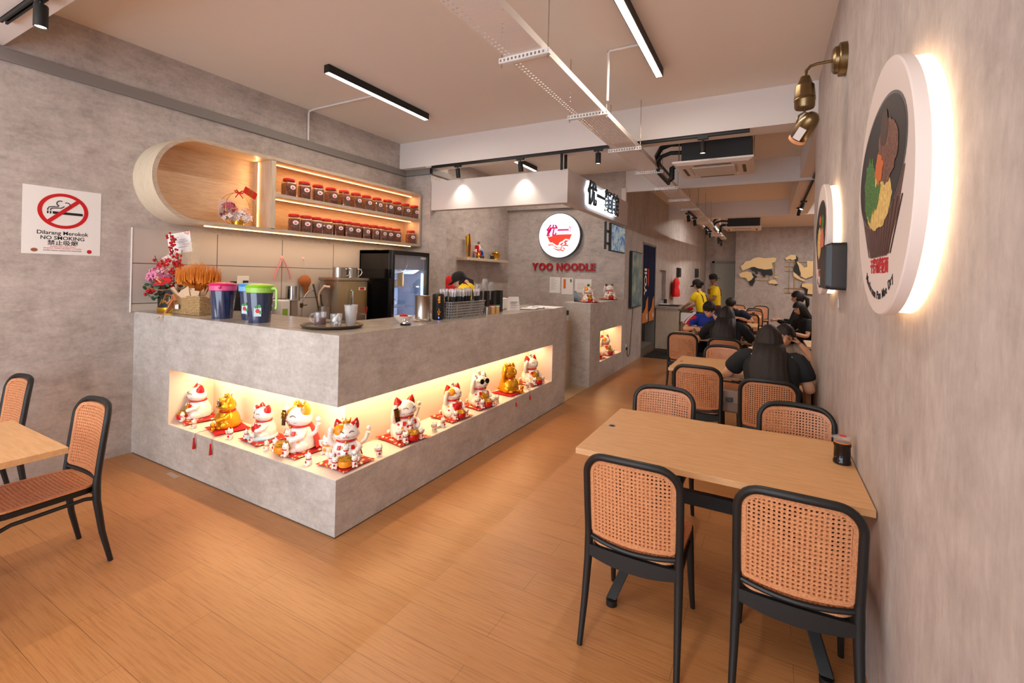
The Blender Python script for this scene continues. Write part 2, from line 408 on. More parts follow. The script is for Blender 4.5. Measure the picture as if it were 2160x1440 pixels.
B().box(-2.607, 0.0, 0, 0.62, HC, HC+0.002).box(-0.62, 0, 0.62, 3.709, HC, HC+0.002).build('worktop_surface', concrete('worktop_cement', (176, 166, 156), (150, 140, 130), 1.4, 1, 0.2), cnt)
bpy.data.materials['worktop_cement'].node_tree.nodes['Principled BSDF'].inputs['Roughness'].default_value = 0.22

b = B(); b.box(-2.6, 0.0015, -0.0015, 0.0, 0.0, 0.007).box(0.0, 0.0015, 0.0, 3.709, 0.0, 0.007); b.build('floor_joint', plain('joint_dark', (84, 70, 58), 0.8), cnt)

c2 = thing('cement_pillar_counter', 'tall cement pillar counter with small lit niche beyond the counter gap', 'counter', (0, 0, 0))
HP = 1.262
b = B(); b.box(-0.45, 0, 4.66, 6.5, 0.80, HP).box(-0.45, 0, 4.66, 6.5, 0, 0.31).box(-0.45, 0, 4.66, 5.15, 0.31, 0.80).box(-0.45, 0, 6.40, 6.5, 0.31, 0.80).box(-0.45, -0.33, 5.15, 6.4, 0.31, 0.80)
b.build('body', M['counter'], c2)
b = B(); b.box(-0.33, -0.002, 5.151, 6.399, 0.31, 0.313).box(-0.33, -0.327, 5.151, 6.399, 0.31, 0.797).box(-0.33, -0.002, 5.15, 5.153, 0.31, 0.797).box(-0.33, -0.002, 6.397, 6.40, 0.31, 0.797)
tag(b.build('niche_lining', M['niche'], c2), 'cream painted niche lining')
niche_strip(c2, [(-0.22, 5.17, 0.793), (-0.22, 6.38, 0.793)])

# low working bench inside the kitchen
bench = thing('work_bench', 'steel topped back bench along the grey tiled wall', 'worktop', (0, 0, 0))
B().box(-2.6, -2.05, 0.64, 2.5, 0.86, 0.90).build('bench_top', M['steel'], bench, bevel=0.003)
B().box(-2.58, -2.07, 0.66, 2.48, 0.0, 0.86).build('body', M['oakz'], bench)

# ================================================================ oval wall shelf
sh = thing('display_shelf', 'long pale oak wall shelf with rounded left end and glowing strips', 'shelf', (0, 0, 0))
XF, XW = -2.28, -2.62
ZT, ZL, YE = 2.845, 2.055, 3.46
rr = (ZT-ZL)/2; zc = (ZT+ZL)/2; yc = -0.035+rr
def stadium(r, e=0.0, ye=YE):
    p = [(yc+(0), zc)]
    pts = arc((yc, zc), r, PI/2, 3*PI/2, 40)
    return [(ye, zc+r)] + pts + [(ye, zc-r)]
b = B()
outer = stadium(rr); inner = stadium(rr-0.036, ye=YE-0.036)
n = len(outer)
vo0 = [b.v((XW, y, z)) for y, z in outer]; vo1 = [b.v((XF, y, z)) for y, z in outer]
vi0 = [b.v((XW, y, z)) for y, z in inner]; vi1 = [b.v((XF, y, z)) for y, z in inner]
for i in range(n):
    j = (i+1) % n
    curved = 1 <= i < n-2
    b.mi = 2 if curved else 0
    b.f([vo0[i], vo0[j], vo1[j], vo1[i]]); b.mi = 0; b.f([vi0[j], vi0[i], vi1[i], vi1[j]])
    b.mi = 1; b.f([vo1[i], vo1[j], vi1[j], vi1[i]])
b.mi = 0
so = b.build('case', [M['oak'], M['oakedge'], M['oakcurve']], sh); shade(so.data, 0.5)
B().prism(inner, XW, XW+0.02, 'x').build('back_panel', M['oak'], sh)
B().box(XW+0.02, XF, 1.045, 1.095, ZL+0.03, ZT-0.03).build('divider', [M['oakz']], sh)
B().box(XW+0.02, XF, 1.095, YE-0.03, 2.432, 2.468).build('shelf_board', M['oakedge'], sh)
def led(pts, p=sh, r=0.0038): 
    b = B(); b.tube(pts, r, 6); return tag(b.build('led_strip', M['led'], p), 'warm glowing light strip')
led([(-2.44, 1.10, ZT-0.042), (-2.44, YE-0.05, ZT-0.042)])
led([(-2.44, 1.10, 2.426), (-2.44, YE-0.05, 2.426)])
led([(-2.50, 1.038, ZL+0.045), (-2.50, 1.038, ZT-0.045)])
led([(-2.34, 0.42, ZL-0.006), (-2.34, 3.30, ZL-0.006)])

# ================================================================ canopy over the kitchen pass
cp = thing('kitchen_canopy', 'white boxed canopy over the kitchen carrying the lit shop name', 'canopy', (0, 0, 0))
b = B(); b.box(-2.14, 0.06, 3.50, 3.62, 2.60, 3.03).box(-0.06, 0.06, 3.62, 6.40, 2.60, 3.03); b.build('boxing', M['canopy'], cp, bevel=0.003)
B().cyl((0.0, 3.56, 3.03), 0.02, 0.2, 12).build('hanger_rod', M['black'], cp)
hz = emit('white_halo_tube', (225, 238, 255), 3)
t = text('lettering', '优一麵館', 0.36, plain('letter_face', (30, 40, 48), 0.4), cp, (0.118, 4.86, 2.815), RX, 0.010, 0.006, sx=1.06)
tag(t, 'dark raised lettering with white halo glow')
t2 = text('halo_backing', '优一麵館', 0.36, hz, cp, (0.083, 4.86, 2.815), RX, 0.004, 0.004, sx=1.06)
tag(t2, 'white glowing backing behind the letters')
light('AREA', 'halo_light', (0.098, 4.86, 2.815), 7.0, (0.80, 0.90, 1.0), rot=(0, PI/2, 0), shape='RECTANGLE', size=0.3, size_y=1.25)

# round logo light box and lettering on the kitchen wall
lg = thing('logo_sign', 'round glowing white logo sign with red noodle bowl on cement wall', 'sign', (-1.28, 6.5, 2.46))
B().lathe([(0.44, 0), (0.445, -0.10)], 64, axis='y').build('box', plain('sign_case', (70, 76, 84), 0.4), lg, smooth=True)
B().lathe([(0.43, -0.100), (0.43, -0.108)], 64, axis='y').build('face', emit('sign_face', (250, 250, 255), 0.95), lg)
ered = emit('sign_red', (225, 60, 40), 0.55, (225, 60, 40)); emag = emit('sign_magenta', (200, 20, 110), 0.5, (200, 20, 110)); ewh = emit('sign_white', (250, 250, 255), 1.2)
B().torus((0, -0.109, 0), 0.405, 0.0025, 64, 4, 'y').build('ring_line', emag, lg)
bowl = [(-0.27, 0.02), (0.27, 0.02), (0.2, -0.14), (0.14, -0.19), (-0.13, -0.19), (-0.2, -0.12)]
B().prism(bowl, -0.111, -0.109, 'y').build('bowl_emblem', ered, lg)
b = B()
def cloud(pts, r): b.tube([(x, -0.112, z) for x, z in pts], r, 6)
cloud([(-0.24, -0.16), (-0.14, -0.15), (-0.07, -0.20), (0.0, -0.21), (0.03, -0.15), (0.09, -0.12), (0.12, -0.16), (0.08, -0.19)], 0.016)
cloud([(0.09, -0.12), (0.14, -0.08), (0.2, -0.09), (0.2, -0.14), (0.16, -0.14)], 0.014)
cloud([(-0.16, -0.19), (-0.06, -0.25), (0.04, -0.26)], 0.014)
b.build('cloud_emblem', ewh, lg)
b = B()
for pts in ([(-0.22, -0.185), (-0.12, -0.18), (-0.03, -0.245), (0.06, -0.25), (0.07, -0.2), (0.13, -0.19), (0.2, -0.2)], [(0.03, -0.275), (0.1, -0.3), (0.13, -0.26), (0.09, -0.24)], [(-0.1, -0.24), (-0.02, -0.285), (0.06, -0.28)]):
    b.tube([(x, -0.1135, z) for x, z in pts], 0.012, 6)
b.build('wave_emblem', ered, lg)
text('lettering', '优一', 0.24, ewh, lg, (-0.05, -0.1135, 0.085), RY, 0.0006, 0.012, shear=0.2)
text('lettering', '优一', 0.24, emag, lg, (-0.05, -0.120, 0.085), RY, 0.001, 0.008, shear=0.2)
text('lettering', '麵\n館', 0.06, emag, lg, (0.225, -0.111, 0.115), RY, 0.0005)
yn = thing('sign_lettering', 'thick red capital letters spelling YOO NOODLE below the round sign', 'sign', (-1.22, 6.498, 1.84))
cx_ = 0.0; LTR = []; rl = plain('sign_red_letters', (170, 14, 22), 0.4)
for ch_ in 'YOO NOODLE':
    if ch_ == ' ': cx_ += 0.065; continue
    o = text('letter', ch_, 0.195, rl, yn, (0, -0.018, 0), RY, 0.016, 0.008, 'LEFT', sx=0.92)
    xs = [v.co.x*0.92 for v in o.data.vertices]; o.location.x = cx_-min(xs); cx_ += max(xs)-min(xs)+0.014; LTR.append(o)
for o in LTR: o.location.x -= cx_/2
NOTES = [(-1.50, -1.275, 1.33, 1.645, 'a'), (-1.245, -1.005, 1.31, 1.64, 'b'), (-0.965, -0.63, 1.36, 1.62, 'c')]
for x0, x1, z0, z1, k in NOTES:
    lab = {'a': 'white notice with grey print, leftmost below the red letters', 'b': 'white notice with orange bar taped below the red letters', 'c': 'landscape white notice with green square above the cat statue'}[k]
    nt = thing('notice_sheet', lab, 'notice', (x0, 6.5, z0), group='notices on the kitchen wall')
    w, h = x1-x0, z1-z0
    B().box(0, w, -0.004, -0.001, 0, h).build('sheet', M['paper'], nt)
    b = B(); ink = plain('ink', (90, 90, 96), 0.8)
    if k == 'a':
        for i in range(11): b.box(0.02, w*(0.4+0.5*random.random()), -0.0055, -0.004, h-0.03-i*0.022, h-0.026-i*0.022)
        b.build('print', ink, nt)
    elif k == 'b':
        b.box(0.04, 0.09, -0.0055, -0.004, h*0.35, h-0.03); b.build('orange_bar', plain('orange_ink', (225, 110, 20), 0.7), nt)
        B().box(w-0.06, w-0.03, -0.0055, -0.004, h-0.09, h-0.03).build('green_mark', plain('green_ink', (40, 110, 60), 0.7), nt)
    else:
        for i in range(5): b.box(0.05, 0.2, -0.0055, -0.004, 0.07+i*0.025, 0.074+i*0.025)
        b.build('print', plain('faded_ink', (190, 160, 150), 0.8), nt)
        B().box(w-0.085, w-0.035, -0.0055, -0.004, 0.12, 0.165).build('green_mark', plain('green_ink', (40, 110, 60), 0.7), nt)
# ================================================================ chairs
def rrect(hw, z0, z1, r1, r0, ins=0.0, arch=0.0, taper=0.0, n=7):
    """closed outline of a rounded panel (u, w); r1 top radius, r0 bottom radius"""
    hw -= ins; z0 += ins; z1 -= ins; r1 = max(r1-ins, 0.004); r0 = max(r0-ins, 0.004)
    p = []
    for cx, cz, r, a0 in ((hw-r1, z1-r1, r1, 0), (-hw+r1, z1-r1, r1, PI/2), (-hw+r0, z0+r0, r0, PI), (hw-r0, z0+r0, r0, 3*PI/2)):
        p += arc((cx, cz), r, a0, a0+PI/2, n)
        if a0 in (0, PI):   # points along the straight top / bottom edge
            x0 = p[-1][0]; s_ = -1 if a0 == 0 else 1; L = abs(2*(hw-(r1 if a0 == 0 else r0)))
            for k in range(1, 6): p.append((x0+s_*L*k/6, p[-1][1]))
    out = []
    for u, w in p:
        t = (w-z0)/max(z1-z0, 1e-6)
        out.append((u*(1-taper*(1-t)), w+arch*(1-(u/hw)**2)*(1 if t > 0.5 else -0.45)))
    return out
def inside(poly, x, y):
    c = False; j = len(poly)-1
    for i in range(len(poly)):
        (xi, yi), (xj, yj) = poly[i], poly[j]
        if (yi > y) != (yj > y) and x < (xj-xi)*(y-yi)/(yj-yi)+xi: c = not c
        j = i
    return c
def cane(b, outer, rim, test, fmap, pitch=0.0168, th=0.0035, hole=0.30):
    """woven panel with real holes: rim band + lattice of cells with octagonal holes. fmap(u, w, t) -> xyz"""
    us = [p[0] for p in outer]; ws = [p[1] for p in outer]
    nx = int((max(us)-min(us))/pitch)+2; nz = int((max(ws)-min(ws))/pitch)+2
    u0 = (max(us)+min(us))/2-nx*pitch/2; w0 = (max(ws)+min(ws))/2-nz*pitch/2
    G = {}
    def gv(i, j, s):
        if (i, j, s) not in G: G[(i, j, s)] = b.v(fmap(u0+i*pitch, w0+j*pitch, s*th))
        return G[(i, j, s)]
    for i in range(nx):
        for j in range(nz):
            cs = [(i, j), (i+1, j), (i+1, j+1), (i, j+1)]
            if not all(inside(test, u0+a*pitch, w0+c*pitch) for a, c in cs): continue
            cu, cw = u0+(i+.5)*pitch, w0+(j+.5)*pitch; O = []
            for s in (1, -1):
                O.append([b.v(fmap(cu+pitch*hole*math.cos(PI/8+k*PI/4), cw+pitch*hole*math.sin(PI/8+k*PI/4), s*th)) for k in range(8)])
            for q, s in enumerate((1, -1)):
                Q = O[q]; C4 = [gv(i, j, s), gv(i+1, j, s), gv(i+1, j+1, s), gv(i, j+1, s)]
                # corners: 0 lower-left(225deg) 1 lower-right(315) 2 upper-right(45) 3 upper-left(135); octagon k at 22.5+45k
                for a, (k1, k2) in zip((2, 3, 0, 1), ((0, 1), (2, 3), (4, 5), (6, 7))): b.f([C4[a], Q[k2], Q[k1]])
                for a, c, k1, k2 in ((2, 3, 1, 2), (3, 0, 3, 4), (0, 1, 5, 6), (1, 2, 7, 0)): b.f([C4[a], C4[c], Q[k2], Q[k1]])
            for k in range(8): b.f([O[0][k], O[0][(k+1) % 8], O[1][(k+1) % 8], O[1][k]])
    R = []
    for p, t in ((outer, th*1.5), (rim, th*1.5), (rim, -th*1.5), (outer, -th*1.5)):
        R.append([b.v(fmap(u, w, t)) for u, w in p])
    R.append(R[0]); b.rings(R, False, False)
def yback(z, x=0.0): return -0.218-0.050*((z-0.44)/0.42)**1.2*(1 if z > 0.44 else 0)+0.035*(x/0.2)**2
def make_chair():
    t = thing('dining_chair', '', 'chair')
    A = dict(hw=0.188, z0=0.485, z1=0.833, r1=0.058, r0=0.022, arch=0.016, taper=0.02)
    b = B(); cane(b, rrect(**A), rrect(ins=0.018, **A), rrect(ins=0.003, **A), lambda u, w, s: (u, yback(w, u)+0.004+s, w))
    o = b.build('backrest', M['rattan'], t, recalc=True); tag(o, 'tan woven rattan back panel')
    S = dict(hw=0.208, z0=-0.205, z1=0.245, r1=0.10, r0=0.07, arch=0.008, taper=0.09)
    def smap(u, w, s): return (u, w, 0.447-0.010*math.cos(min(1, abs(u)/0.21)*PI/2)*math.cos(min(1, abs(w-0.02)/0.24)*PI/2)+s)
    b = B(); cane(b, rrect(**S), rrect(ins=0.024, **S), rrect(ins=0.003, **S), smap)
    tag(b.build('seat', M['rattan'], t), 'tan woven rattan seat')
    bk = M['blackpl']
    F = rrect(0.203, 0.45, 0.850, 0.085, 0.02, arch=0.016, taper=0.02)
    top = [p for p in F if p[1] > 0.66]; top = sorted(top, key=lambda p: math.atan2(p[1]-0.66, p[0]))
    path = [(0.1985, 0.45)] + [(0.2, 0.53), (0.2015, 0.60)] + top + [(-0.2015, 0.60), (-0.2, 0.53), (-0.1985, 0.45)]
    b = B(); b.tube([(u, yback(w, u)-0.004, w) for u, w in path], 0.0165, 10, flat=1.0, up=(0, 1, 0))
    shade(b.build('back_frame', bk, t).data)
    b = B(); b.tube([(0.2*k/6, yback(0.46, 0.2*k/6)-0.002, 0.470-0.014*(1-(k/6)**2)) for k in range(-6, 7)], 0.0105, 8)
    shade(b.build('back_rail', bk, t).data)
    for s in (-1, 1):
        b = B(); b.tube([(s*0.1985, yback(0.5, 0.2)-0.004, 0.50), (s*0.198, -0.188, 0.44), (s*0.199, -0.190, 0.36), (s*0.203, -0.215, 0.18), (s*0.208, -0.255, 0.0)], [0.0165, 0.0195, 0.0185, 0.0155, 0.0125], 12)
        shade(b.build('leg', bk, t).data)
        b = B(); b.tube([(s*0.185, 0.195, 0.435), (s*0.19, 0.20, 0.34), (s*0.197, 0.222, 0.16), (s*0.203, 0.255, 0.0)], [0.020, 0.019, 0.0155, 0.012], 12)
        shade(b.build('leg', bk, t).data)
        b = B(); b.tube([(s*0.199, -0.185, 0.375), (s*0.196, -0.14, 0.385), (s*0.19, 0.14, 0.372), (s*0.188, 0.20, 0.350)], 0.0105, 8)
        shade(b.build('stretcher', bk, t).data)
    # seat frame ring and deep back apron
    r = rrect(0.203, -0.198, 0.238, 0.095, 0.06, taper=0.09); ri = rrect(0.203, -0.198, 0.238, 0.095, 0.06, ins=0.022, taper=0.09)
    b = B(); R = [[b.v((u, w, z)) for u, w in p] for p, z in ((r, 0.437), (r, 0.408), (ri, 0.408), (ri, 0.437))]; R.append(R[0]); b.rings(R, False, False)
    shade(b.build('seat_frame', bk, t).data)
    b = B(); A2 = [[b.v((0.193*k/8, -0.205-0.012*(1-(k/8)**2)+dy, z)) for k in range(-8, 9)] for dy, z in ((0, 0.432), (0, 0.362+0.0), (0.014, 0.362), (0.014, 0.432))]
    for q in (1, 2):
        for k, vv in enumerate(A2[q]): vv.co.z += 0.022*abs((k-8)/8)**2
    A2.append(A2[0]); b.rings(A2, False, False, close=False); shade(b.build('apron', bk, t).data)
    return t
chair0 = make_chair(); first_chair = [True]
GR = {'f': 'rattan chairs at the front wall table', 'm': 'rattan chairs at the second wall table', 'r': 'rattan chairs in the rear dining area', 'l': 'rattan chairs by the left table'}
def chair(x, yfoot, face, label, g='f', dx=0.0):
    """yfoot: y of the rear feet; face +1 looks to +y, -1 looks to -y"""
    c = chair0 if first_chair[0] else copy_tree(chair0); first_chair[0] = False
    place(c, (x, yfoot+face*0.255, 0), (0 if face > 0 else PI)+dx, label, GR[g]); return c
chair(1.810, -0.005, 1, 'black framed rattan chair, left one in front of the nearest table, back to us', 'f')
chair(2.425, 0.010, 1, 'black framed rattan chair closest to us beside the right wall', 'f')
chair(1.675, 1.485, -1, 'rattan chair across the nearest table, on the aisle side', 'f')
chair(2.485, 1.475, -1, 'rattan chair across the nearest table, beside the wall', 'f')
chair(1.765, 2.52, 1, 'rattan chair with a shoulder bag beyond it, left of the woman in black shirt', 'm')
chair(2.335, 2.20, 1, 'rattan chair on which the woman in black short sleeves sits', 'm')
chair(1.865, 4.10, -1, 'rattan chair across the second wall table, empty, beside the woman in beige', 'm')
chair(2.43, 4.16, -1, 'rattan chair of the woman in beige across the second wall table', 'm')
chair(1.235, 5.16, 1, 'empty rattan chair on the aisle side of the boy in blue, back to us', 'r')
chair(1.82, 4.86, 1, 'rattan chair of the long-haired woman in black lace', 'r')
chair(1.34, 6.80, -1, 'rattan chair of the boy in the blue and red shirt', 'r')
chair(-1.10, -0.785, -1, 'black framed rattan chair seen from its side at the left table end', 'l')
chair(-2.22, -0.80, -1, 'rattan chair at the left photo edge beside the cement wall', 'l')

# ================================================================ tables
def make_table(L=1.25, D=0.86):
    t = thing('dining_table', '', 'table')
    B().box(-L/2, L/2, -D/2, D/2, 0.734, 0.764).build('tabletop', M['table'], t, bevel=0.0015)
    B().box(-L/2+0.34, L/2-0.28, -0.022, 0.022, 0.425, 0.495).build('crossbar', M['black'], t, bevel=0.003)
    for s in (-1, 1):
        xf = s*(L/2-0.20) if s < 0 else L/2-0.145; xm = xf-s*0.17
        for q in (-1, 1):
            b = B(); R = []
            for x, y, z in ((xm, 0.0, 0.47), (xf, q*0.395, 0.035)): R.append([b.v((x+dx, y+dy, z)) for dx, dy in ((-0.025, -0.018), (0.025, -0.018), (0.025, 0.018), (-0.025, 0.018))])
            b.rings(R); l = b.build('leg', M['black'], t, bevel=0.003)
            B().cyl((xf, q*0.40, 0.0), 0.027, 0.028, 16).build('foot', M['blackpl'], l)
            b = B(); R = []
            for x, y, z in ((xm, 0.0, 0.45), (xf, q*0.26, 0.72)): R.append([b.v((x+dx, y+dy, z)) for dx, dy in ((-0.022, -0.016), (0.022, -0.016), (0.022, 0.016), (-0.022, 0.016))])
            b.rings(R); b.build('upper_strut', M['black'], t, bevel=0.003)
        B().box(xf-0.03, xf+0.03, -0.3, 0.3, 0.715, 0.734).build('bracket', M['black'], t)
    g = B(); g.cyl((-L/2+0.06, 0.02, 0.764), 0.021, 0.002, 24); g.build('grommet', M['chrome'], t)
    B().cyl((-L/2+0.06, 0.02, 0.766), 0.013, 0.0008, 20).build('grommet_hole', M['blackgl'], t)
    return t
table0 = make_table(); first_t = [True]
def table(x, y0, label, g, flip=0.0):
    c = table0 if first_t[0] else copy_tree(table0); first_t[0] = False
    return place(c, (x, y0+0.43, 0), flip, label, g)
GT = 'beech tables of the dining room'
table(2.077, 0.288, 'beech-topped table nearest to us against the right wall', GT)
table(2.077, 2.87, 'beech-topped table of the woman in the black short-sleeved shirt', GT)
table(1.585, 5.54, 'beech-topped table at which the boy in blue eats', GT)
table(1.535, 8.20, 'beech-topped table behind the boy, where the man in navy leans', GT)
table(1.565, 10.86, 'beech-topped table behind the man in navy, bottle on its right end', GT)
table(1.595, 13.52, 'farthest beech-topped table before the map wall', GT)
table(3.44, 5.60, 'beech table edge peeking past the right wall end, nearer one', GT, PI)
table(3.48, 8.28, 'beech table past the right wall end, before the women in black', GT, PI)
for x, y, f, l in ((1.25, 7.95, 1, 'rattan chair behind the boy in blue, its black rim above his shoulder'), (1.86, 7.55, 1, 'rattan chair right of the long-haired woman, beside the dark red drink'),
                   (1.85, 9.35, -1, 'rattan chair of the man in navy'), (1.95, 10.55, 1, 'black-rimmed rattan chair right of the man in navy'),
                   (1.35, 12.05, -1, 'tan chair back directly behind the head of the man in navy'), (2.02, 12.10, -1, 'tan rattan chair between the two farthest tables, right side'),
                   (2.0, 13.2, 1, 'black-rimmed chair in front of the farthest table'), (1.5, 14.8, -1, 'farthest rattan chair left, under the map'), (2.16, 14.85, -1, 'farthest rattan chair right, under the map'),
                   (3.12, 8.02, 1, 'rattan chair in front of the table by the women in black'), (3.25, 9.55, -1, 'chair of the women in black, half hidden by the wall'), (3.02, 10.9, 1, 'dark legged chair left of the women in black')):
    chair(x, y, f, l, 'r')
lt = thing('dining_table', 'beech table corner entering from the left edge of the photo', 'table', (-1.045, -1.68, 0), group=GT)
B().box(-0.385, 0.385, -0.63, 0.63, 0.734, 0.764).build('tabletop', M['table'], lt, bevel=0.0015)
B().tube([(0, 0, 0.05), (0, 0, 0.73)], 0.035, 16).build('post', M['black'], lt)
for a in (0.25, 0.75, 1.25, 1.75):
    ca, sa = math.cos(a*PI*1.0), math.sin(a*PI*1.0)
    b = B(); b.tube([(0.02*ca, 0.02*sa, 0.10), (0.20*ca, 0.28*sa, 0.085), (0.38*ca, 0.50*sa, 0.062), (0.405*ca, 0.56*sa, 0.035)], [0.032, 0.03, 0.026, 0.02], 10, flat=0.7)
    f = b.build('foot', M['black'], lt, smooth=True); B().cyl((0.395*ca, 0.535*sa, 0), 0.026, 0.02, 16).build('glide', M['blackpl'], f)
# ================================================================ people
SK = MT('skin_light', (222, 172, 140), 0.5, Subsurface_Weight=0.05).m
SK2 = MT('skin_tan', (150, 100, 72), 0.5, Subsurface_Weight=0.05).m
def hairm():
    t = MT('black_hair', (16, 13, 12), 0.5, Specular_IOR_Level=0.35)
    n = t.noise(t.coord((90, 90, 4)), 3, 4)
    return t.out(t.ramp(n, [(0.3, (10, 8, 8)), (0.7, (46, 32, 26))]), n, 0.6, 0.004)
HM = hairm()
def cloth(name, c, r=0.85):
    t = MT(name, c, r); n = t.noise(t.coord((1, 1, 1)), 9, 5); return t.out(None, n, 0.35, 0.02)
def skinmesh(nodes, edges, root, sub=2):
    bm = bmesh.new(); lay = bm.verts.layers.skin.verify(); V = {}
    for k, (p, r) in nodes.items():
        v = bm.verts.new(p); V[k] = v; v[lay].radius = (r, r) if not hasattr(r, '__len__') else r; v[lay].use_root = (k == root)
    for a, c in edges: bm.edges.new((V[a], V[c]))
    me = bpy.data.meshes.new('tmp'); bm.to_mesh(me); bm.free()
    o = bpy.data.objects.new('tmp', me); COL.objects.link(o)
    o.modifiers.new('s', 'SKIN').use_smooth_shade = True
    s = o.modifiers.new('u', 'SUBSURF'); s.levels = sub; s.render_levels = sub
    dg = bpy.context.evaluated_depsgraph_get(); out = bpy.data.meshes.new_from_object(o.evaluated_get(dg))
    bpy.data.objects.remove(o); bpy.data.meshes.remove(me); return out
def headfn(p):
    x, y, z = p
    if z < 0: k = 1-0.30*min(1, -z/0.118)**1.6; x *= k; y *= 1-0.10*(-z/0.118)
    if y > 0:
        y -= 0.006
        y += 0.021*math.exp(-((x/0.011)**2+((z+0.022)/0.018)**2))+0.010*math.exp(-((x/0.009)**2+((z-0.0)/0.022)**2))
        y -= 0.009*math.exp(-(((abs(x)-0.031)/0.014)**2+((z-0.012)/0.011)**2))
        y += 0.006*math.exp(-((x/0.022)**2+((z+0.060)/0.007)**2))+0.008*math.exp(-((x/0.018)**2+((z+0.100)/0.014)**2))
    if y < 0: y *= 1.06
    return (x, y, z)
def hand(b, w, d, nrm, s=1.0, curl=0.6):
    """append a hand to b: wrist w, pointing d, palm normal nrm"""
    d = Vector(d).normalized(); nrm = Vector(nrm); nrm = (nrm-d*nrm.dot(d)).normalized(); sd = d.cross(nrm)
    w = Vector(w); R = []
    for t, hw, th in ((0.0, 0.026, 0.018), (0.02, 0.030, 0.017), (0.055, 0.040, 0.014), (0.085, 0.041, 0.012)):
        R.append([b.v(w+d*t*s+sd*math.cos(2*PI*k/10)*hw*s+nrm*math.sin(2*PI*k/10)*th*s) for k in range(10)])
    b.rings(R)
    for i, ln in enumerate((0.066, 0.075, 0.070, 0.054)):
        o0 = w+d*0.078*s+sd*(0.030-0.020*i)*s; pts = [o0]; a = 0.15
        for seg in (0.45, 0.32, 0.23):
            a += curl; pts.append(pts[-1]+(d*math.cos(a)+nrm*math.sin(a))*ln*seg*s)
        b.tube(pts, [0.0092*s, 0.0088*s, 0.0078*s, 0.0062*s], 8)
    th0 = w+d*0.022*s+sd*0.026*s
    b.tube([th0, th0+(sd*0.65+d*0.6+nrm*0.35)*0.036*s, th0+(sd*0.55+d*1.2+nrm*0.75)*0.048*s], [0.0125*s, 0.0105*s, 0.008*s], 8)
def loft(b, secs, n=20, rip=0.0, k=9):
    """secs: (center, a, b) ellipses in horizontal planes, a along x, b along y"""
    R = []
    for c, a, e in secs:
        R.append([b.v((c[0]+a*math.cos(2*PI*i/n)*(1+rip*math.sin(k*2*PI*i/n)), c[1]+e*math.sin(2*PI*i/n)*(1+rip*math.sin(k*2*PI*i/n+1)), c[2])) for i in range(n)])
    return b.rings(R)
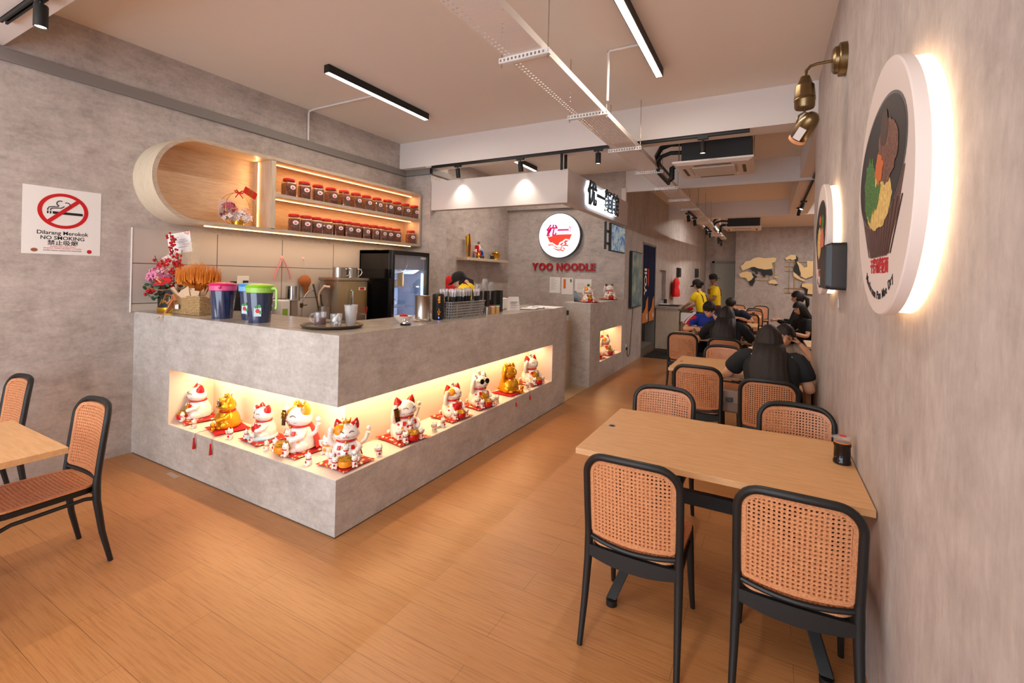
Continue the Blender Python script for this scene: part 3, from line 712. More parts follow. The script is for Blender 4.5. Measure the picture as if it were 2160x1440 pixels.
def person(label, loc, rotz, pelvis=0.50, lean=0.10, skin=SK, shirt=((30, 30, 32), 'black_tshirt'), sleeve='short', trousers=(34, 36, 44), hair='short', cap=None,
           arms=None, head=(0, 0), neckz=0.0, seated=True, sc=1.0, shoes=(30, 28, 28), headoff=(0, 0, 0), legs=True, fat=1.0, collar=None, apron=None, handcurl=0.6):
    t = thing('person', label, 'person', loc, rotz); t.scale = (sc, sc, sc)
    pz = pelvis; dz_ = 0.0; ch = Vector((0, lean*0.8, pz+0.38+dz_)); nk = Vector((0, lean*1.05, pz+0.52+dz_)); hd = nk+Vector((0, 0.02+lean*0.25, 0.155))+Vector(headoff)
    sh = [Vector((s*0.165*fat, lean, pz+0.46+dz_)) for s in (-1, 1)]
    if arms is None: arms = [((s*0.26, 0.10+lean, pz+0.20), (s*0.12, 0.36+lean, pz+0.26)) for s in (-1, 1)]
    N = {'pelvis': ((0, 0, pz), 0.12*fat), 'waist': ((0, lean*0.4, pz+0.18), 0.105*fat), 'chest': (ch, 0.10), 'nb': (nk-Vector((0, 0, 0.03)), 0.052), 'neck': (nk+Vector((0, 0.01, 0.04)), 0.047), 'hb': (hd-Vector((0, 0.015, 0.05)), 0.052)}
    Eg = [('pelvis', 'waist'), ('waist', 'chest'), ('chest', 'nb'), ('nb', 'neck'), ('neck', 'hb')]
    for i, s in enumerate((-1, 1)):
        e, w = [Vector(q) for q in arms[i]]
        N['s%d' % i] = (sh[i], 0.055); N['e%d' % i] = (e, 0.038*fat); N['f%d' % i] = (e.lerp(w, 0.35), 0.037*fat); N['w%d' % i] = (w, 0.024)
        Eg += [('chest', 's%d' % i), ('s%d' % i, 'e%d' % i), ('e%d' % i, 'f%d' % i), ('f%d' % i, 'w%d' % i)]
        if seated: L = [((s*0.09, 0.02, pz-0.02), 0.085), ((s*0.13, 0.42, pz+0.0), 0.058), ((s*0.13, 0.44, 0.24), 0.052), ((s*0.13, 0.40, 0.08), 0.036), ((s*0.14, 0.53, 0.035), 0.03)]
        else: L = [((s*0.085, 0, pz-0.06), 0.085), ((s*0.10, 0.02, 0.48*pz), 0.058), ((s*0.10, 0.0, 0.36*pz), 0.055), ((s*0.10, -0.02, 0.09), 0.036), ((s*0.11, 0.12, 0.035), 0.03)]
        for k, (p, r) in enumerate(L): N['l%d%d' % (i, k)] = (p, r)
        Eg += [('pelvis', 'l%d0' % i)]+[('l%d%d' % (i, k), 'l%d%d' % (i, k+1)) for k in range(4)]
    me = skinmesh(N, Eg, 'pelvis')
    b = B(); b.bm.from_mesh(me); bpy.data.meshes.remove(me)
    HT = Matrix.Translation(hd) @ Euler((head[0], 0, head[1])).to_matrix().to_4x4()
    b.T = HT; b.ell((0, 0, 0), (0.074, 0.092, 0.118), 32, 24, headfn)
    for s in (-1, 1):   # ears
        b.ell((s*0.074, -0.008, -0.008), (0.010, 0.018, 0.030), 8, 6)
    b.T = Matrix.Identity(4)
    for i in (0, 1):
        e, w = Vector(arms[i][0]), Vector(arms[i][1]); d = w-e
        hand(b, w-d.normalized()*0.01, d, (0, 0, -1) if abs(d.normalized().z) < 0.8 else (0, 1, 0), 0.95, handcurl)
    body = b.build('body', skin, t, smooth=True)
    b = B(); b.T = HT
    for s in (-1, 1): b.ell((s*0.031, 0.080, 0.010), (0.014, 0.008, 0.0045), 10, 6)
    tag(b.build('eyes', plain('eye_dark', (25, 18, 15), 0.2), t), 'dark eyes')
    b = B(); b.T = HT
    for s in (-1, 1): b.tube([(s*0.015, 0.087, 0.030), (s*0.032, 0.084, 0.035), (s*0.048, 0.073, 0.031)], 0.0028, 6)
    b.build('eyebrows', plain('brow_dark', (25, 18, 15), 0.8), t)
    b = B(); b.T = HT; b.tube([(-0.022, 0.080, -0.060), (-0.008, 0.088, -0.058), (0, 0.0885, -0.0595), (0.008, 0.088, -0.058), (0.022, 0.080, -0.060)], [0.001, 0.0045, 0.004, 0.0045, 0.001], 8)
    tag(b.build('mouth', plain('lips', (170, 92, 84), 0.45), t), 'closed lips')
    # shirt
    col, nm = shirt; sm = cloth(nm, col); b = B()
    loft(b, [((0, 0.0, pz-0.06), 0.155*fat, 0.125*fat), ((0, lean*0.25, pz+0.10), 0.15*fat, 0.12*fat), ((0, lean*0.7, pz+0.28+dz_), 0.17*fat, 0.135*fat), ((0, lean*0.92, pz+0.40+dz_), 0.19*fat, 0.132*fat), ((0, lean, pz+0.475+dz_), 0.165*fat, 0.105), ((0, lean*1.05, pz+0.51+dz_), 0.10, 0.082), ((0, lean*1.05, pz+0.535+dz_), 0.068, 0.06)], 24)
    for i in (0, 1):
        e, w = Vector(arms[i][0]), Vector(arms[i][1]); s0 = Vector((sh[i].x*0.55, sh[i].y, sh[i].z-0.015))
        if sleeve == 'short': b.tube([s0, sh[i]+Vector((0, 0, 0.0)), sh[i].lerp(e, 0.45), sh[i].lerp(e, 0.74)], [0.074, 0.077, 0.064*fat, 0.070*fat], 14)
        else: b.tube([s0, sh[i], sh[i].lerp(e, 0.6), e, e.lerp(w, 0.5), e.lerp(w, 0.92)], [0.086, 0.084, 0.062, 0.056, 0.046, 0.034], 14)
    so = b.build('shirt', sm, t, smooth=True, sub=1)
    if collar: 
        b = B(); b.torus((0, lean*1.05+0.005, pz+0.53+dz_), 0.066, 0.014, 20, 8); b.build('collar', cloth('collar_cloth', collar), so, smooth=True)
    if apron:
        b = B()
        for s in (-1, 1):
            b.tube([(s*0.075, lean*0.7-0.126*fat, pz+0.28), (s*0.085, lean*0.95-0.125*fat, pz+0.42), (s*0.085, lean-0.01, pz+0.535), (s*0.08, lean+0.125*fat, pz+0.42), (s*0.075, lean*0.8+0.128*fat, pz+0.32)], 0.012, 8, flat=0.6)
        loft(b, [((0, 0.012, pz-0.1), 0.165*fat, 0.14*fat), ((0, lean*0.2+0.006, pz+0.06), 0.16*fat, 0.13*fat)], 20)
        b.build('apron', cloth('apron_cloth', apron), so, smooth=True)
    # trousers
    b = B(); pz2 = pz
    loft(b, [((0, 0.0, pz-0.13), 0.155*fat, 0.125*fat), ((0, 0, pz+0.02), 0.16*fat, 0.13*fat)], 20)
    for s in (-1, 1):
        if seated: b.tube([(s*0.085, -0.01, pz-0.03), (s*0.105, 0.2, pz-0.0), (s*0.13, 0.41, pz+0.0), (s*0.13, 0.455, pz-0.06), (s*0.13, 0.435, 0.24), (s*0.13, 0.40, 0.09)], [0.098, 0.092, 0.074, 0.070, 0.062, 0.055], 14)
        else: b.tube([(s*0.085, 0, pz-0.02), (s*0.10, 0.02, 0.5*pz), (s*0.10, -0.02, 0.08)], [0.10, 0.075, 0.06], 14)
    b.build('trousers', cloth('trouser_cloth_%d%d%d' % trousers, trousers), t, smooth=True)
    b = B()
    for s in (-1, 1):
        if seated: b.ell((s*0.135, 0.47, 0.035), (0.045, 0.13, 0.036), 14, 8)
        else: b.ell((s*0.105, 0.06, 0.035), (0.045, 0.13, 0.036), 14, 8)
    b.build('shoes', plain('shoe_%d' % shoes[0], shoes, 0.6), t, smooth=True)
    # hair
    def cut(p):
        x, y, z = p
        hl = 0.052 if hair != 'short' else 0.058
        if y > 0.012:      # keep the face free below the hair line
            lim = hl-0.035*min(1, abs(x)/0.075)**3+0.008*math.sin(x*260)
            if z < lim: return (x*0.80, y*0.55-0.01, max(z, lim-0.10)*0.8+0.02)
        if hair == 'short' and z < -0.035: return (x*0.82, y*0.82, -0.035+(z+0.035)*0.3)
        return (x, y, z)
    b = B(); b.T = HT; b.ell((0, -0.006, 0.014), (0.088, 0.106, 0.122), 36, 22, cut)
    if hair == 'short':
        b.ell((0, 0.0, 0.035), (0.093, 0.104, 0.108), 30, 16, lambda p: (p[0], p[1], max(p[2], 0.03+0.012*math.sin(p[0]*170+p[1]*90))))
        for k in range(26):
            a = random.uniform(-1.2, 1.2); x = 0.078*math.sin(a); y = 0.088*math.cos(a)
            b.tube([(x*0.75, y*0.8, 0.11), (x, y+0.006, 0.085), (x*1.02, y+0.010, 0.055+0.012*random.random())], [0.016, 0.013, 0.003], 6)
    if hair == 'bun': b.ell((0, -0.125, 0.0), (0.04, 0.04, 0.045), 12, 8)
    if hair == 'tail': b.tube([(0, -0.10, 0.01), (0, -0.145, -0.04), (0, -0.13, -0.14), (0, -0.11, -0.2)], [0.03, 0.036, 0.03, 0.008], 10)
    ho = b.build('hair', HM, t, smooth=True)
    if hair == 'long':
        b = B(); c = hd; yb_ = lambda k, w: lean*k-w*fat
        loft(b, [((c.x, c.y-0.008, c.z+0.118), 0.03, 0.035), ((c.x, c.y-0.012, c.z+0.10), 0.066, 0.070), ((c.x, c.y-0.022, c.z+0.05), 0.095, 0.088), ((c.x, c.y-0.045, c.z-0.02), 0.112, 0.098),
                 ((c.x, min(c.y-0.07, lean-0.02), pz+0.545), 0.122, 0.100), ((c.x, yb_(1.0, 0.085), pz+0.475), 0.130, 0.078), ((c.x-0.01, yb_(0.92, 0.128), pz+0.40), 0.140, 0.050), ((c.x, yb_(0.70, 0.140), pz+0.29), 0.142, 0.040), ((c.x+0.01, yb_(0.5, 0.138), pz+0.20), 0.120, 0.030), ((c.x+0.01, yb_(0.4, 0.135), pz+0.14), 0.07, 0.014)], 60, 0.028, 15)
        tag(b.build('hair_lengths', HM, ho, smooth=True), 'long straight black hair falling down the back')
    if cap:
        b = B(); b.T = HT
        b.lathe([(0.094, 0.012), (0.099, 0.04), (0.096, 0.08), (0.078, 0.118), (0.045, 0.138), (0.006, 0.144)], 28)
        co = b.build('cap', cloth('cap_cloth', cap[0]), t, smooth=True)
        b = B(); b.T = HT; s = cap[1]; R = []
        for r, z in ((0.086, 0.034), (0.125, 0.030), (0.160, 0.016), (0.160, 0.010), (0.125, 0.024), (0.086, 0.026)):
            R.append([b.v((r*0.88*math.sin(a), s*(r*math.cos(a)+0.012*(r > 0.1)), z-0.010*(abs(a)/0.9)**2*(r > 0.1))) for a in [(-1+2*k/12)*(0.95 if r < 0.1 else 0.72) for k in range(13)]])
        R.append(R[0]); b.rings(R, False, False, close=False); b.build('cap_brim', cloth('cap_cloth', cap[0]), co, smooth=True)
    return t
# dining customers
person('woman with long black hair in a black short-sleeved shirt, back to us', (2.36, 2.56, 0), 0.02, 0.50, 0.16, shirt=((18, 18, 20), 'black_tshirt'), hair='long', fat=1.24, headoff=(-0.02, 0.06, -0.085),
       arms=[((-0.36, 0.24, 0.74), (-0.19, 0.40, 0.94)), ((0.285, 0.14, 0.70), (0.25, 0.42, 0.775))], head=(-0.25, 0.1), sc=1.03)
person('woman in beige with a black watch, hidden behind the woman in black', (2.44, 3.94, 0), PI+0.05, 0.49, 0.16, shirt=((172, 160, 148), 'beige_shirt'), hair='long', headoff=(-0.03, 0.05, -0.08),
       arms=[((-0.34, 0.28, 0.80), (-0.16, 0.27, 1.02)), ((0.33, 0.20, 0.80), (0.14, 0.42, 0.84))], head=(-0.4, 0))
person('long-haired woman in black lace sleeves, back to us at the third table', (1.80, 5.16, 0), 0.0, 0.50, 0.15, shirt=((16, 15, 17), 'black_lace_shirt'), sleeve='long', hair='long', fat=1.12, headoff=(0, 0.06, -0.085),
       arms=[((-0.34, 0.26, 0.76), (-0.16, 0.50, 0.80)), ((0.34, 0.26, 0.76), (0.20, 0.48, 0.80))], head=(-0.2, 0.0), sc=1.05)
boy = person('boy in a blue shirt with red sleeves, looking down at his food', (1.50, 6.52, 0), PI, 0.48, 0.24, headoff=(0, 0.06, -0.09), shirt=((28, 52, 150), 'blue_shirt'), hair='short', collar=(50, 44, 44), fat=1.1,
       arms=[((-0.24, 0.40, 0.80), (-0.06, 0.37, 0.985)), ((0.34, 0.34, 0.76), (0.18, 0.52, 0.80))], head=(-0.42, 0.15), sc=1.10)
rs = B()
rs.tube([(0.19, 0.245, 0.935), (0.26, 0.27, 0.87), (0.31, 0.30, 0.81)], [0.076, 0.079, 0.076], 14); rs.tube([(-0.19, 0.245, 0.935), (-0.215, 0.30, 0.89), (-0.235, 0.36, 0.84)], [0.076, 0.079, 0.076], 14)
r_ = rs.build('sleeves', cloth('red_sleeve', (200, 24, 34)), boy, smooth=True)
w_ = B(); w_.tube([(0.215, 0.25, 1.022), (0.315, 0.28, 0.93), (0.37, 0.305, 0.845)], 0.011, 6); w_.tube([(0.20, 0.29, 1.01), (0.29, 0.335, 0.915), (0.335, 0.36, 0.845)], 0.011, 6)
tag(w_.build('sleeve_stripes', plain('white_stripe', (235, 235, 235), 0.7), boy), 'white stripes on the red sleeve')
person('man with short black hair in navy, bent over his bowl', (1.80, 9.02, 0), PI-0.2, 0.50, 0.40, shirt=((22, 26, 48), 'navy_shirt'), hair='short', arms=[((-0.34, 0.34, 0.80), (-0.10, 0.46, 0.86)), ((0.30, 0.40, 0.76), (0.08, 0.52, 0.82))], head=(-0.75, 0), headoff=(0, 0.05, -0.05), sc=1.05)
person('woman in black with tied hair, sitting past the right wall end', (3.04, 8.85, 0), PI/2-0.3, 0.52, 0.12, shirt=((20, 20, 20), 'dark_top'), hair='tail', sleeve='long', head=(-0.2, 0), sc=1.12)
person('woman in black blouse bending forward beside the tied-hair woman', (3.12, 8.05, 0), PI/2+0.5, 0.50, 0.24, shirt=((22, 22, 22), 'dark_top'), hair='long', sleeve='short', head=(-0.4, 0))
# staff
person('staff woman in black cap and yellow shirt with apron behind the counter', (-1.12, 3.10, 0), 1.75, 1.035, 0.05, headoff=(0, 0.07, -0.13), seated=False, arms=[((-0.20, 0.10, 1.10), (-0.12, 0.34, 1.02)), ((0.20, 0.10, 1.10), (0.12, 0.34, 1.02))], shirt=((240, 205, 30), 'yellow_shirt'), hair='tail', cap=((20, 19, 20), 1), apron=(120, 24, 30),
       head=(-0.35, 0.25), sc=0.985)
person('staff woman in black cap and yellow shirt, looking down beside the cabinet', (1.04, 9.55, 0), 1.15, 0.86, 0.12, seated=False, shirt=((240, 205, 20), 'yellow_shirt'), hair='bun', cap=((24, 23, 22), 1), apron=(52, 52, 58),
       arms=[((-0.24, 0.20, 1.12), (-0.10, 0.44, 1.02)), ((0.24, 0.18, 1.10), (0.10, 0.44, 1.0))], head=(-0.35, 0.1), trousers=(120, 116, 112))
person('staff man in backward cap and yellow shirt standing by the rear wall', (1.22, 10.25, 0), 1.9, 1.0, 0.03, skin=SK2, seated=False, shirt=((236, 200, 20), 'yellow_shirt'), hair='short', cap=((20, 20, 22), -1), apron=(110, 30, 34),
       arms=[((-0.25, 0.10, 1.20), (-0.10, 0.34, 1.22)), ((0.25, 0.02, 1.2), (0.24, 0.18, 1.0))], head=(-0.1, 0.5))
# ================================================================ lucky cats and their cushions
def flower_cloth():
    t = MT('red_brocade', (178, 18, 24), 0.6)
    v = t.N.new('ShaderNodeTexVoronoi'); v.inputs['Scale'].default_value = 34; t.L.new(t.coord((1, 1, 1)), v.inputs['Vector'])
    r = t.ramp(v.outputs['Distance'], [(0.0, (250, 235, 215)), (0.30, (236, 190, 90)), (0.42, (182, 18, 26))], 'CONSTANT')
    n = t.noise(t.coord((1, 1, 1)), 14, 2); k = t.ramp(n, [(0.45, (0, 0, 0)), (0.5, (255, 255, 255))])
    return t.out(t.mix(k, lin((178, 18, 24)), r))
M['brocade'] = flower_cloth()
CW = MT('cat_white_glaze', (246, 238, 230), 0.16, Coat_Weight=0.4).m
CG = plain('cat_gold_glaze', (236, 172, 36), 0.26, 0.65)
CR = plain('cat_red_glaze', (200, 24, 22), 0.2); CO = plain('cat_orange_glaze', (236, 150, 30), 0.2); CK = plain('cat_line_black', (32, 22, 18), 0.3); CP = plain('cat_pink', (236, 150, 140), 0.3)
CB = plain('cat_brown_dark', (70, 34, 22), 0.3); CBl = plain('cat_blue_glaze', (176, 214, 232), 0.3)
def coins_mat():
    t = MT('gold_coin_heap', (240, 190, 30), 0.25, 0.45); v = t.N.new('ShaderNodeTexVoronoi'); v.inputs['Scale'].default_value = 60; t.L.new(t.coord((1, 1, 1)), v.inputs['Vector'])
    return t.out(t.ramp(v.outputs['Distance'], [(0.1, (252, 212, 60)), (0.6, (196, 134, 20))]), v.outputs['Distance'], 0.8, 0.01)
CC = coins_mat()
def cushion(x, y, rz, s, label, mat=None, z=NB+0.003, grp='brocade cushions under the cats'):
    b = B(); n = 14; V = {}
    for side in (1, -1):
        for i in range(n+1):
            for j in range(n+1):
                u, w = -1+2*i/n, -1+2*j/n; e = max(0.0, (1-u**2)*(1-w**2))**0.35
                pin = 1-0.07*(1-abs(u)**2)*(abs(w) > .99)-0.07*(1-abs(w)**2)*(abs(u) > .99)
                V[(i, j, side)] = b.v((u*s/2*pin, w*s/2*pin, 0.014+side*(0.0015+0.0125*e)+0.002*math.sin(5*u+3*w)*e))
        for i in range(n):
            for j in range(n): b.f([V[(i, j, side)], V[(i+1, j, side)], V[(i+1, j+1, side)], V[(i, j+1, side)]])
    for i in range(n):
        for q in ((i, 0, i+1, 0), (i, n, i+1, n), (0, i, 0, i+1), (n, i, n, i+1)): b.f([V[(q[0], q[1], 1)], V[(q[2], q[3], 1)], V[(q[2], q[3], -1)], V[(q[0], q[1], -1)]])
    o = b.build('cushion', mat or M['brocade'], smooth=True); o.location = (x, y, z); o.rotation_euler = (0, 0, rz)
    return tag(o, label, 'cushion', grp)
def mini(b, c, s, rz=0.0, arm=1):
    """a tiny seated cat appended to b"""
    T0 = b.T.copy(); b.T = T0 @ Matrix.Translation(c) @ Matrix.Rotation(rz, 4, 'Z') @ Matrix.Scale(s, 4)
    b.mi = 0; b.ell((0, 0, 0.26), (0.26, 0.24, 0.32), 12, 8); b.ell((0, 0.03, 0.70), (0.27, 0.23, 0.23), 12, 8)
    for q in (-1, 1):
        b.lathe([(0.10, 0.84), (0.06, 0.95), (0.008, 1.04)], 8, (q*0.16, 0.0, 0)); b.ell((q*0.15, 0.18, 0.07), (0.10, 0.13, 0.08), 8, 6)
    b.tube([(arm*0.22, 0.05, 0.45), (arm*0.33, 0.10, 0.55), (arm*0.33, 0.12, 0.78)], [0.07, 0.07, 0.085], 8)
    b.mi = 1; b.torus((0, 0.02, 0.50), 0.20, 0.035, 14, 6); b.ell((0, 0.25, 0.30), (0.10, 0.05, 0.11), 8, 6)
    b.mi = 2
    for q in (-1, 1): b.tube([(q*0.15, 0.235, 0.72), (q*0.105, 0.25, 0.75), (q*0.06, 0.255, 0.72)], 0.012, 4)
    b.mi = 0; b.T = T0
def cat(loc, rz, s, label, body=CW, ear=CR, earin=CP, patch=None, crown=None, glasses=False, bow=False, plaque=None, raise_=1, pot=CR, kittens=3, topkit=False, purse=None, wave=0.0, cape=False, tilt=0.0, gold=False, blanket=None):
    t = thing('lucky_cat', label, 'cat figurine', loc, rz, 'beckoning cat figurines in the counter niches'); t.scale = (s, s, s)
    b = B(); b.lathe([(0.02, 0.0), (0.25, 0.0), (0.315, 0.05), (0.335, 0.16), (0.31, 0.30), (0.255, 0.42), (0.20, 0.50), (0.10, 0.54), (0.02, 0.55)], 32)
    for q in (-1, 1):
        b.ell((q*0.17, 0.22, 0.055), (0.085, 0.14, 0.06), 14, 8); b.ell((q*0.24, 0.10, 0.12), (0.11, 0.17, 0.13), 14, 8)
    b.tube([(0.0, -0.28, 0.08), (0.15, -0.36, 0.07), (0.26, -0.28, 0.10)], [0.05, 0.05, 0.035], 8)
    b.build('body', body, t, smooth=True)
    H = Vector((0, 0.035, 0.675)); HT = Matrix.Translation(H) @ Euler((0.10, tilt, 0)).to_matrix().to_4x4() @ Matrix.Scale(1.12, 4)
    b = B(); b.T = HT
    def hf(p):
        x, y, z = p; k = 1.0+0.10*math.exp(-((z+0.06)/0.08)**2)
        y2 = y+(0.035*math.exp(-((x/0.09)**2+((z+0.05)/0.055)**2)) if y > 0 else 0)
        return (x*k, y2, z)
    b.ell((0, 0, 0), (0.255, 0.215, 0.195), 28, 18, hf); hd = b.build('head', body, t, smooth=True)
    for q in (-1, 1):
        b = B(); b.T = HT @ Matrix.Translation((q*0.155, -0.01, 0.125)) @ Euler((0, q*0.30, 0)).to_matrix().to_4x4()
        b.lathe([(0.105, -0.02), (0.088, 0.05), (0.050, 0.12), (0.012, 0.165), (0.002, 0.17)], 14); e = b.build('ear', ear if (ear is not body) else body, hd, smooth=True)
        b = B(); b.T = HT @ Matrix.Translation((q*0.155, 0.028, 0.120)) @ Euler((0, q*0.30, 0)).to_matrix().to_4x4() @ Matrix.Diagonal((0.66, 0.62, 0.78, 1))
        b.lathe([(0.105, -0.0), (0.088, 0.05), (0.050, 0.12), (0.010, 0.165)], 12); tag(b.build('ear_lining', earin, hd, smooth=True), 'coloured inner ear')
    if patch:
        b = B(); b.T = HT; b.ell((0.11, 0.0, 0.04), (0.155, 0.20, 0.165), 18, 12); tag(b.build('head_patch', patch, hd, smooth=True), 'coloured glaze patch on the head')
    b = B(); b.T = HT; yf = 0.218
    for q in (-1, 1):
        b.tube([(q*(0.055+0.10*k/6), yf-0.060*(k/6)**1.6+0.006, 0.025+0.032*math.sin(PI*k/6)) for k in range(7)], 0.0075, 5)
        for w in (-0.045, -0.075): b.tube([(q*0.13, yf-0.032, w), (q*0.205, yf-0.095, w+0.012)], 0.0032, 4)
    b.tube([(-0.06, yf+0.018, -0.055), (-0.03, yf+0.030, -0.072), (0, yf+0.034, -0.052), (0.03, yf+0.030, -0.072), (0.06, yf+0.018, -0.055)], 0.0048, 5)
    tag(b.build('face_lines', CB if gold else CK, hd), 'painted smiling eyes, whiskers and mouth')
    b = B(); b.T = HT; b.ell((0, yf+0.035, -0.028), (0.020, 0.012, 0.013), 8, 6); b.build('nose', CP if not gold else CG, hd, smooth=True)
    if glasses:
        b = B(); b.T = HT
        for q in (-1, 1): b.cyl((q*0.095, yf-0.012, 0.045), 0.072, 0.018, 20, 'y')
        b.tube([(-0.03, yf+0.01, 0.055), (0.03, yf+0.01, 0.055)], 0.008, 6)
        for q in (-1, 1): b.tube([(q*0.16, yf-0.01, 0.05), (q*0.235, 0.02, 0.05)], 0.007, 6)
        tag(b.build('sunglasses', M['blackgl'], hd), 'round black sunglasses')
    b = B(); b.torus((0, 0.02, 0.515), 0.205, 0.028, 28, 8); b.build('collar', CR, t, smooth=True)
    b = B(); b.ell((0, 0.235, 0.50), (0.035, 0.03, 0.035), 12, 8); b.build('bell', M['gold'], t, smooth=True)
    if cape:
        b = B(); R = []
        for k, (r, z) in enumerate(((0.215, 0.51), (0.29, 0.38), (0.355, 0.22), (0.40, 0.05))):
            R.append([b.v((r*math.sin(a), -r*math.cos(a)-0.01, z)) for a in [(-1+2*i/12)*1.25 for i in range(13)]]+[b.v(((r-0.012)*math.sin(a), -(r-0.012)*math.cos(a)-0.01, z)) for a in [(1-2*i/12)*1.25 for i in range(13)]])
        b.rings(R); b.build('cape', CR, t, smooth=True)
    q = raise_
    b = B(); b.tube([(q*0.21, 0.02, 0.40), (q*0.33, 0.06, 0.46), (q*0.365, 0.10, 0.60), (q*0.345, 0.13, 0.74)], [0.075, 0.072, 0.060, 0.062], 12); b.ell((q*0.34, 0.14, 0.775), (0.068, 0.062, 0.075), 12, 8)
    tag(b.build('raised_paw', body, t, smooth=True), 'raised beckoning paw')
    b = B(); b.tube([(-q*0.20, 0.04, 0.40), (-q*0.30, 0.16, 0.34), (-q*0.22, 0.29, 0.29)], [0.075, 0.070, 0.060], 12); b.ell((-q*0.20, 0.31, 0.285), (0.062, 0.06, 0.058), 12, 8)
    b.build('lower_paw', body, t, smooth=True)
    if wave:
        b = B(); b.tube([(-q*0.28, -0.06, 0.30), (-q*0.44, -0.10, 0.44), (-q*0.49, -0.10, 0.60)], [0.045, 0.045, 0.05], 10); b.ell((-q*0.50, -0.09, 0.69), (0.055, 0.05, 0.06), 10, 8)
        tag(b.build('waving_arm', body, t, smooth=True), 'jointed waving arm')
    if crown:
        b = B(); b.T = HT; R = []
        for r, z in ((0.070, 0.17), (0.085, 0.235)): R.append([b.v((r*math.cos(2*PI*i/20), r*math.sin(2*PI*i/20), z+(0.035 if (i % 4 == 0 and z > 0.2) else 0))) for i in range(20)])
        b.rings(R, True, True)
        for i in range(5): b.ell((0.088*math.cos(2*PI*i/5), 0.088*math.sin(2*PI*i/5), 0.275), 0.016, 8, 6)
        b.build('crown', M['gold'], hd, smooth=False)
    if bow:
        b = B(); b.T = HT
        for q2 in (-1, 1): b.ell((0.19+q2*0.065, 0.09, 0.16), (0.07, 0.035, 0.055), 12, 8)
        b.ell((0.19, 0.11, 0.16), (0.03, 0.03, 0.03), 8, 6); b.build('bow', CR, hd, smooth=True)
    if topkit:
        b = B(); b.T = HT; mini(b, (0.0, 0.0, 0.175), 0.17); b.build('kitten', [CW, CR, CK], hd, smooth=True)
    if plaque:
        b = B(); b.T = Matrix.Translation((q*0.335, 0.21, 0.62)) @ Euler((0.1, q*0.15, 0)).to_matrix().to_4x4(); b.box(-0.062, 0.062, -0.012, 0.012, -0.16, 0.16)
        pl = b.build('plaque', plaque, t, bevel=0.006); text('lettering', '招財\n進宝' if plaque is CB else '福', 0.085, M['gold'], pl, (q*0.335, 0.228, 0.66), (PI/2, 0, PI), 0.003)
    if pot:
        b = B(); b.lathe([(0.10, 0), (0.15, 0.03), (0.165, 0.09), (0.15, 0.15), (0.158, 0.165)], 20, (0, 0.40, 0)); p = b.build('coin_pot', pot, t, smooth=True)
        b = B(); b.ell((0, 0.40, 0.165), (0.15, 0.15, 0.085), 16, 8)
        for k in range(10): a = k*2.4; b.ell((0.09*math.cos(a), 0.40+0.09*math.sin(a), 0.215+0.02*math.sin(k)), (0.045, 0.032, 0.022), 8, 5)
        b.build('coin_heap', CC, p, smooth=True)
    if purse:
        b = B(); b.ell((0, 0.27, 0.31), (0.17, 0.09, 0.15), 18, 12); b.build('treasure', purse, t, smooth=True)
    if not gold:
        rk = random.Random(int(s*1000)+kittens)
        for k in range(9):
            a = -1.15+2.3*rk.random(); z = 0.16+0.26*rk.random(); rr_ = 0.335-0.45*max(0, z-0.2)**1.3; q_ = Vector((math.sin(a), math.cos(a), 0.25)).to_track_quat('Z', 'Y').to_matrix().to_4x4()
            b = B(); b.T = Matrix.Translation((rr_*math.sin(a), rr_*math.cos(a), z)) @ q_; b.lathe([(0.030, -0.006), (0.030, 0.006), (0.012, 0.006)], 12, caps=True); b.build('coin_ornament', CO if (k+kittens) % 2 else CR, t)
        for a in (-0.55, 0.0, 0.55):
            b = B(); b.T = Matrix.Translation((0.30*math.sin(a), 0.30*math.cos(a), 0.36+0.05*abs(a))) @ Euler((0.4, 0, -a)).to_matrix().to_4x4(); b.box(-0.035, 0.035, -0.02, 0.02, -0.05, 0.05); b.build('red_charm', CR, t, bevel=0.006)
    for k in range(kittens):
        px = [(-0.20, 0.43, 0.0), (0.22, 0.42, 0.0), (0.0, 0.28, 0.20), (0.30, 0.27, 0.05), (-0.30, 0.28, 0.06)][k]
        b = B(); mini(b, px, 0.27, 0.25*(-1)**k, 1 if k % 2 else -1); b.build('kitten', [body if gold else CW, CR, CK], t, smooth=True)
    if blanket:
        b = B(); b.lathe([(0.02, 0.0), (0.40, 0.0), (0.43, 0.05), (0.38, 0.12), (0.30, 0.10)], 28, (0, 0.06, 0)); b.build('cloud_base', blanket, t, smooth=True)
    return t
ZN = NB+0.003; ZU = ZN+0.022
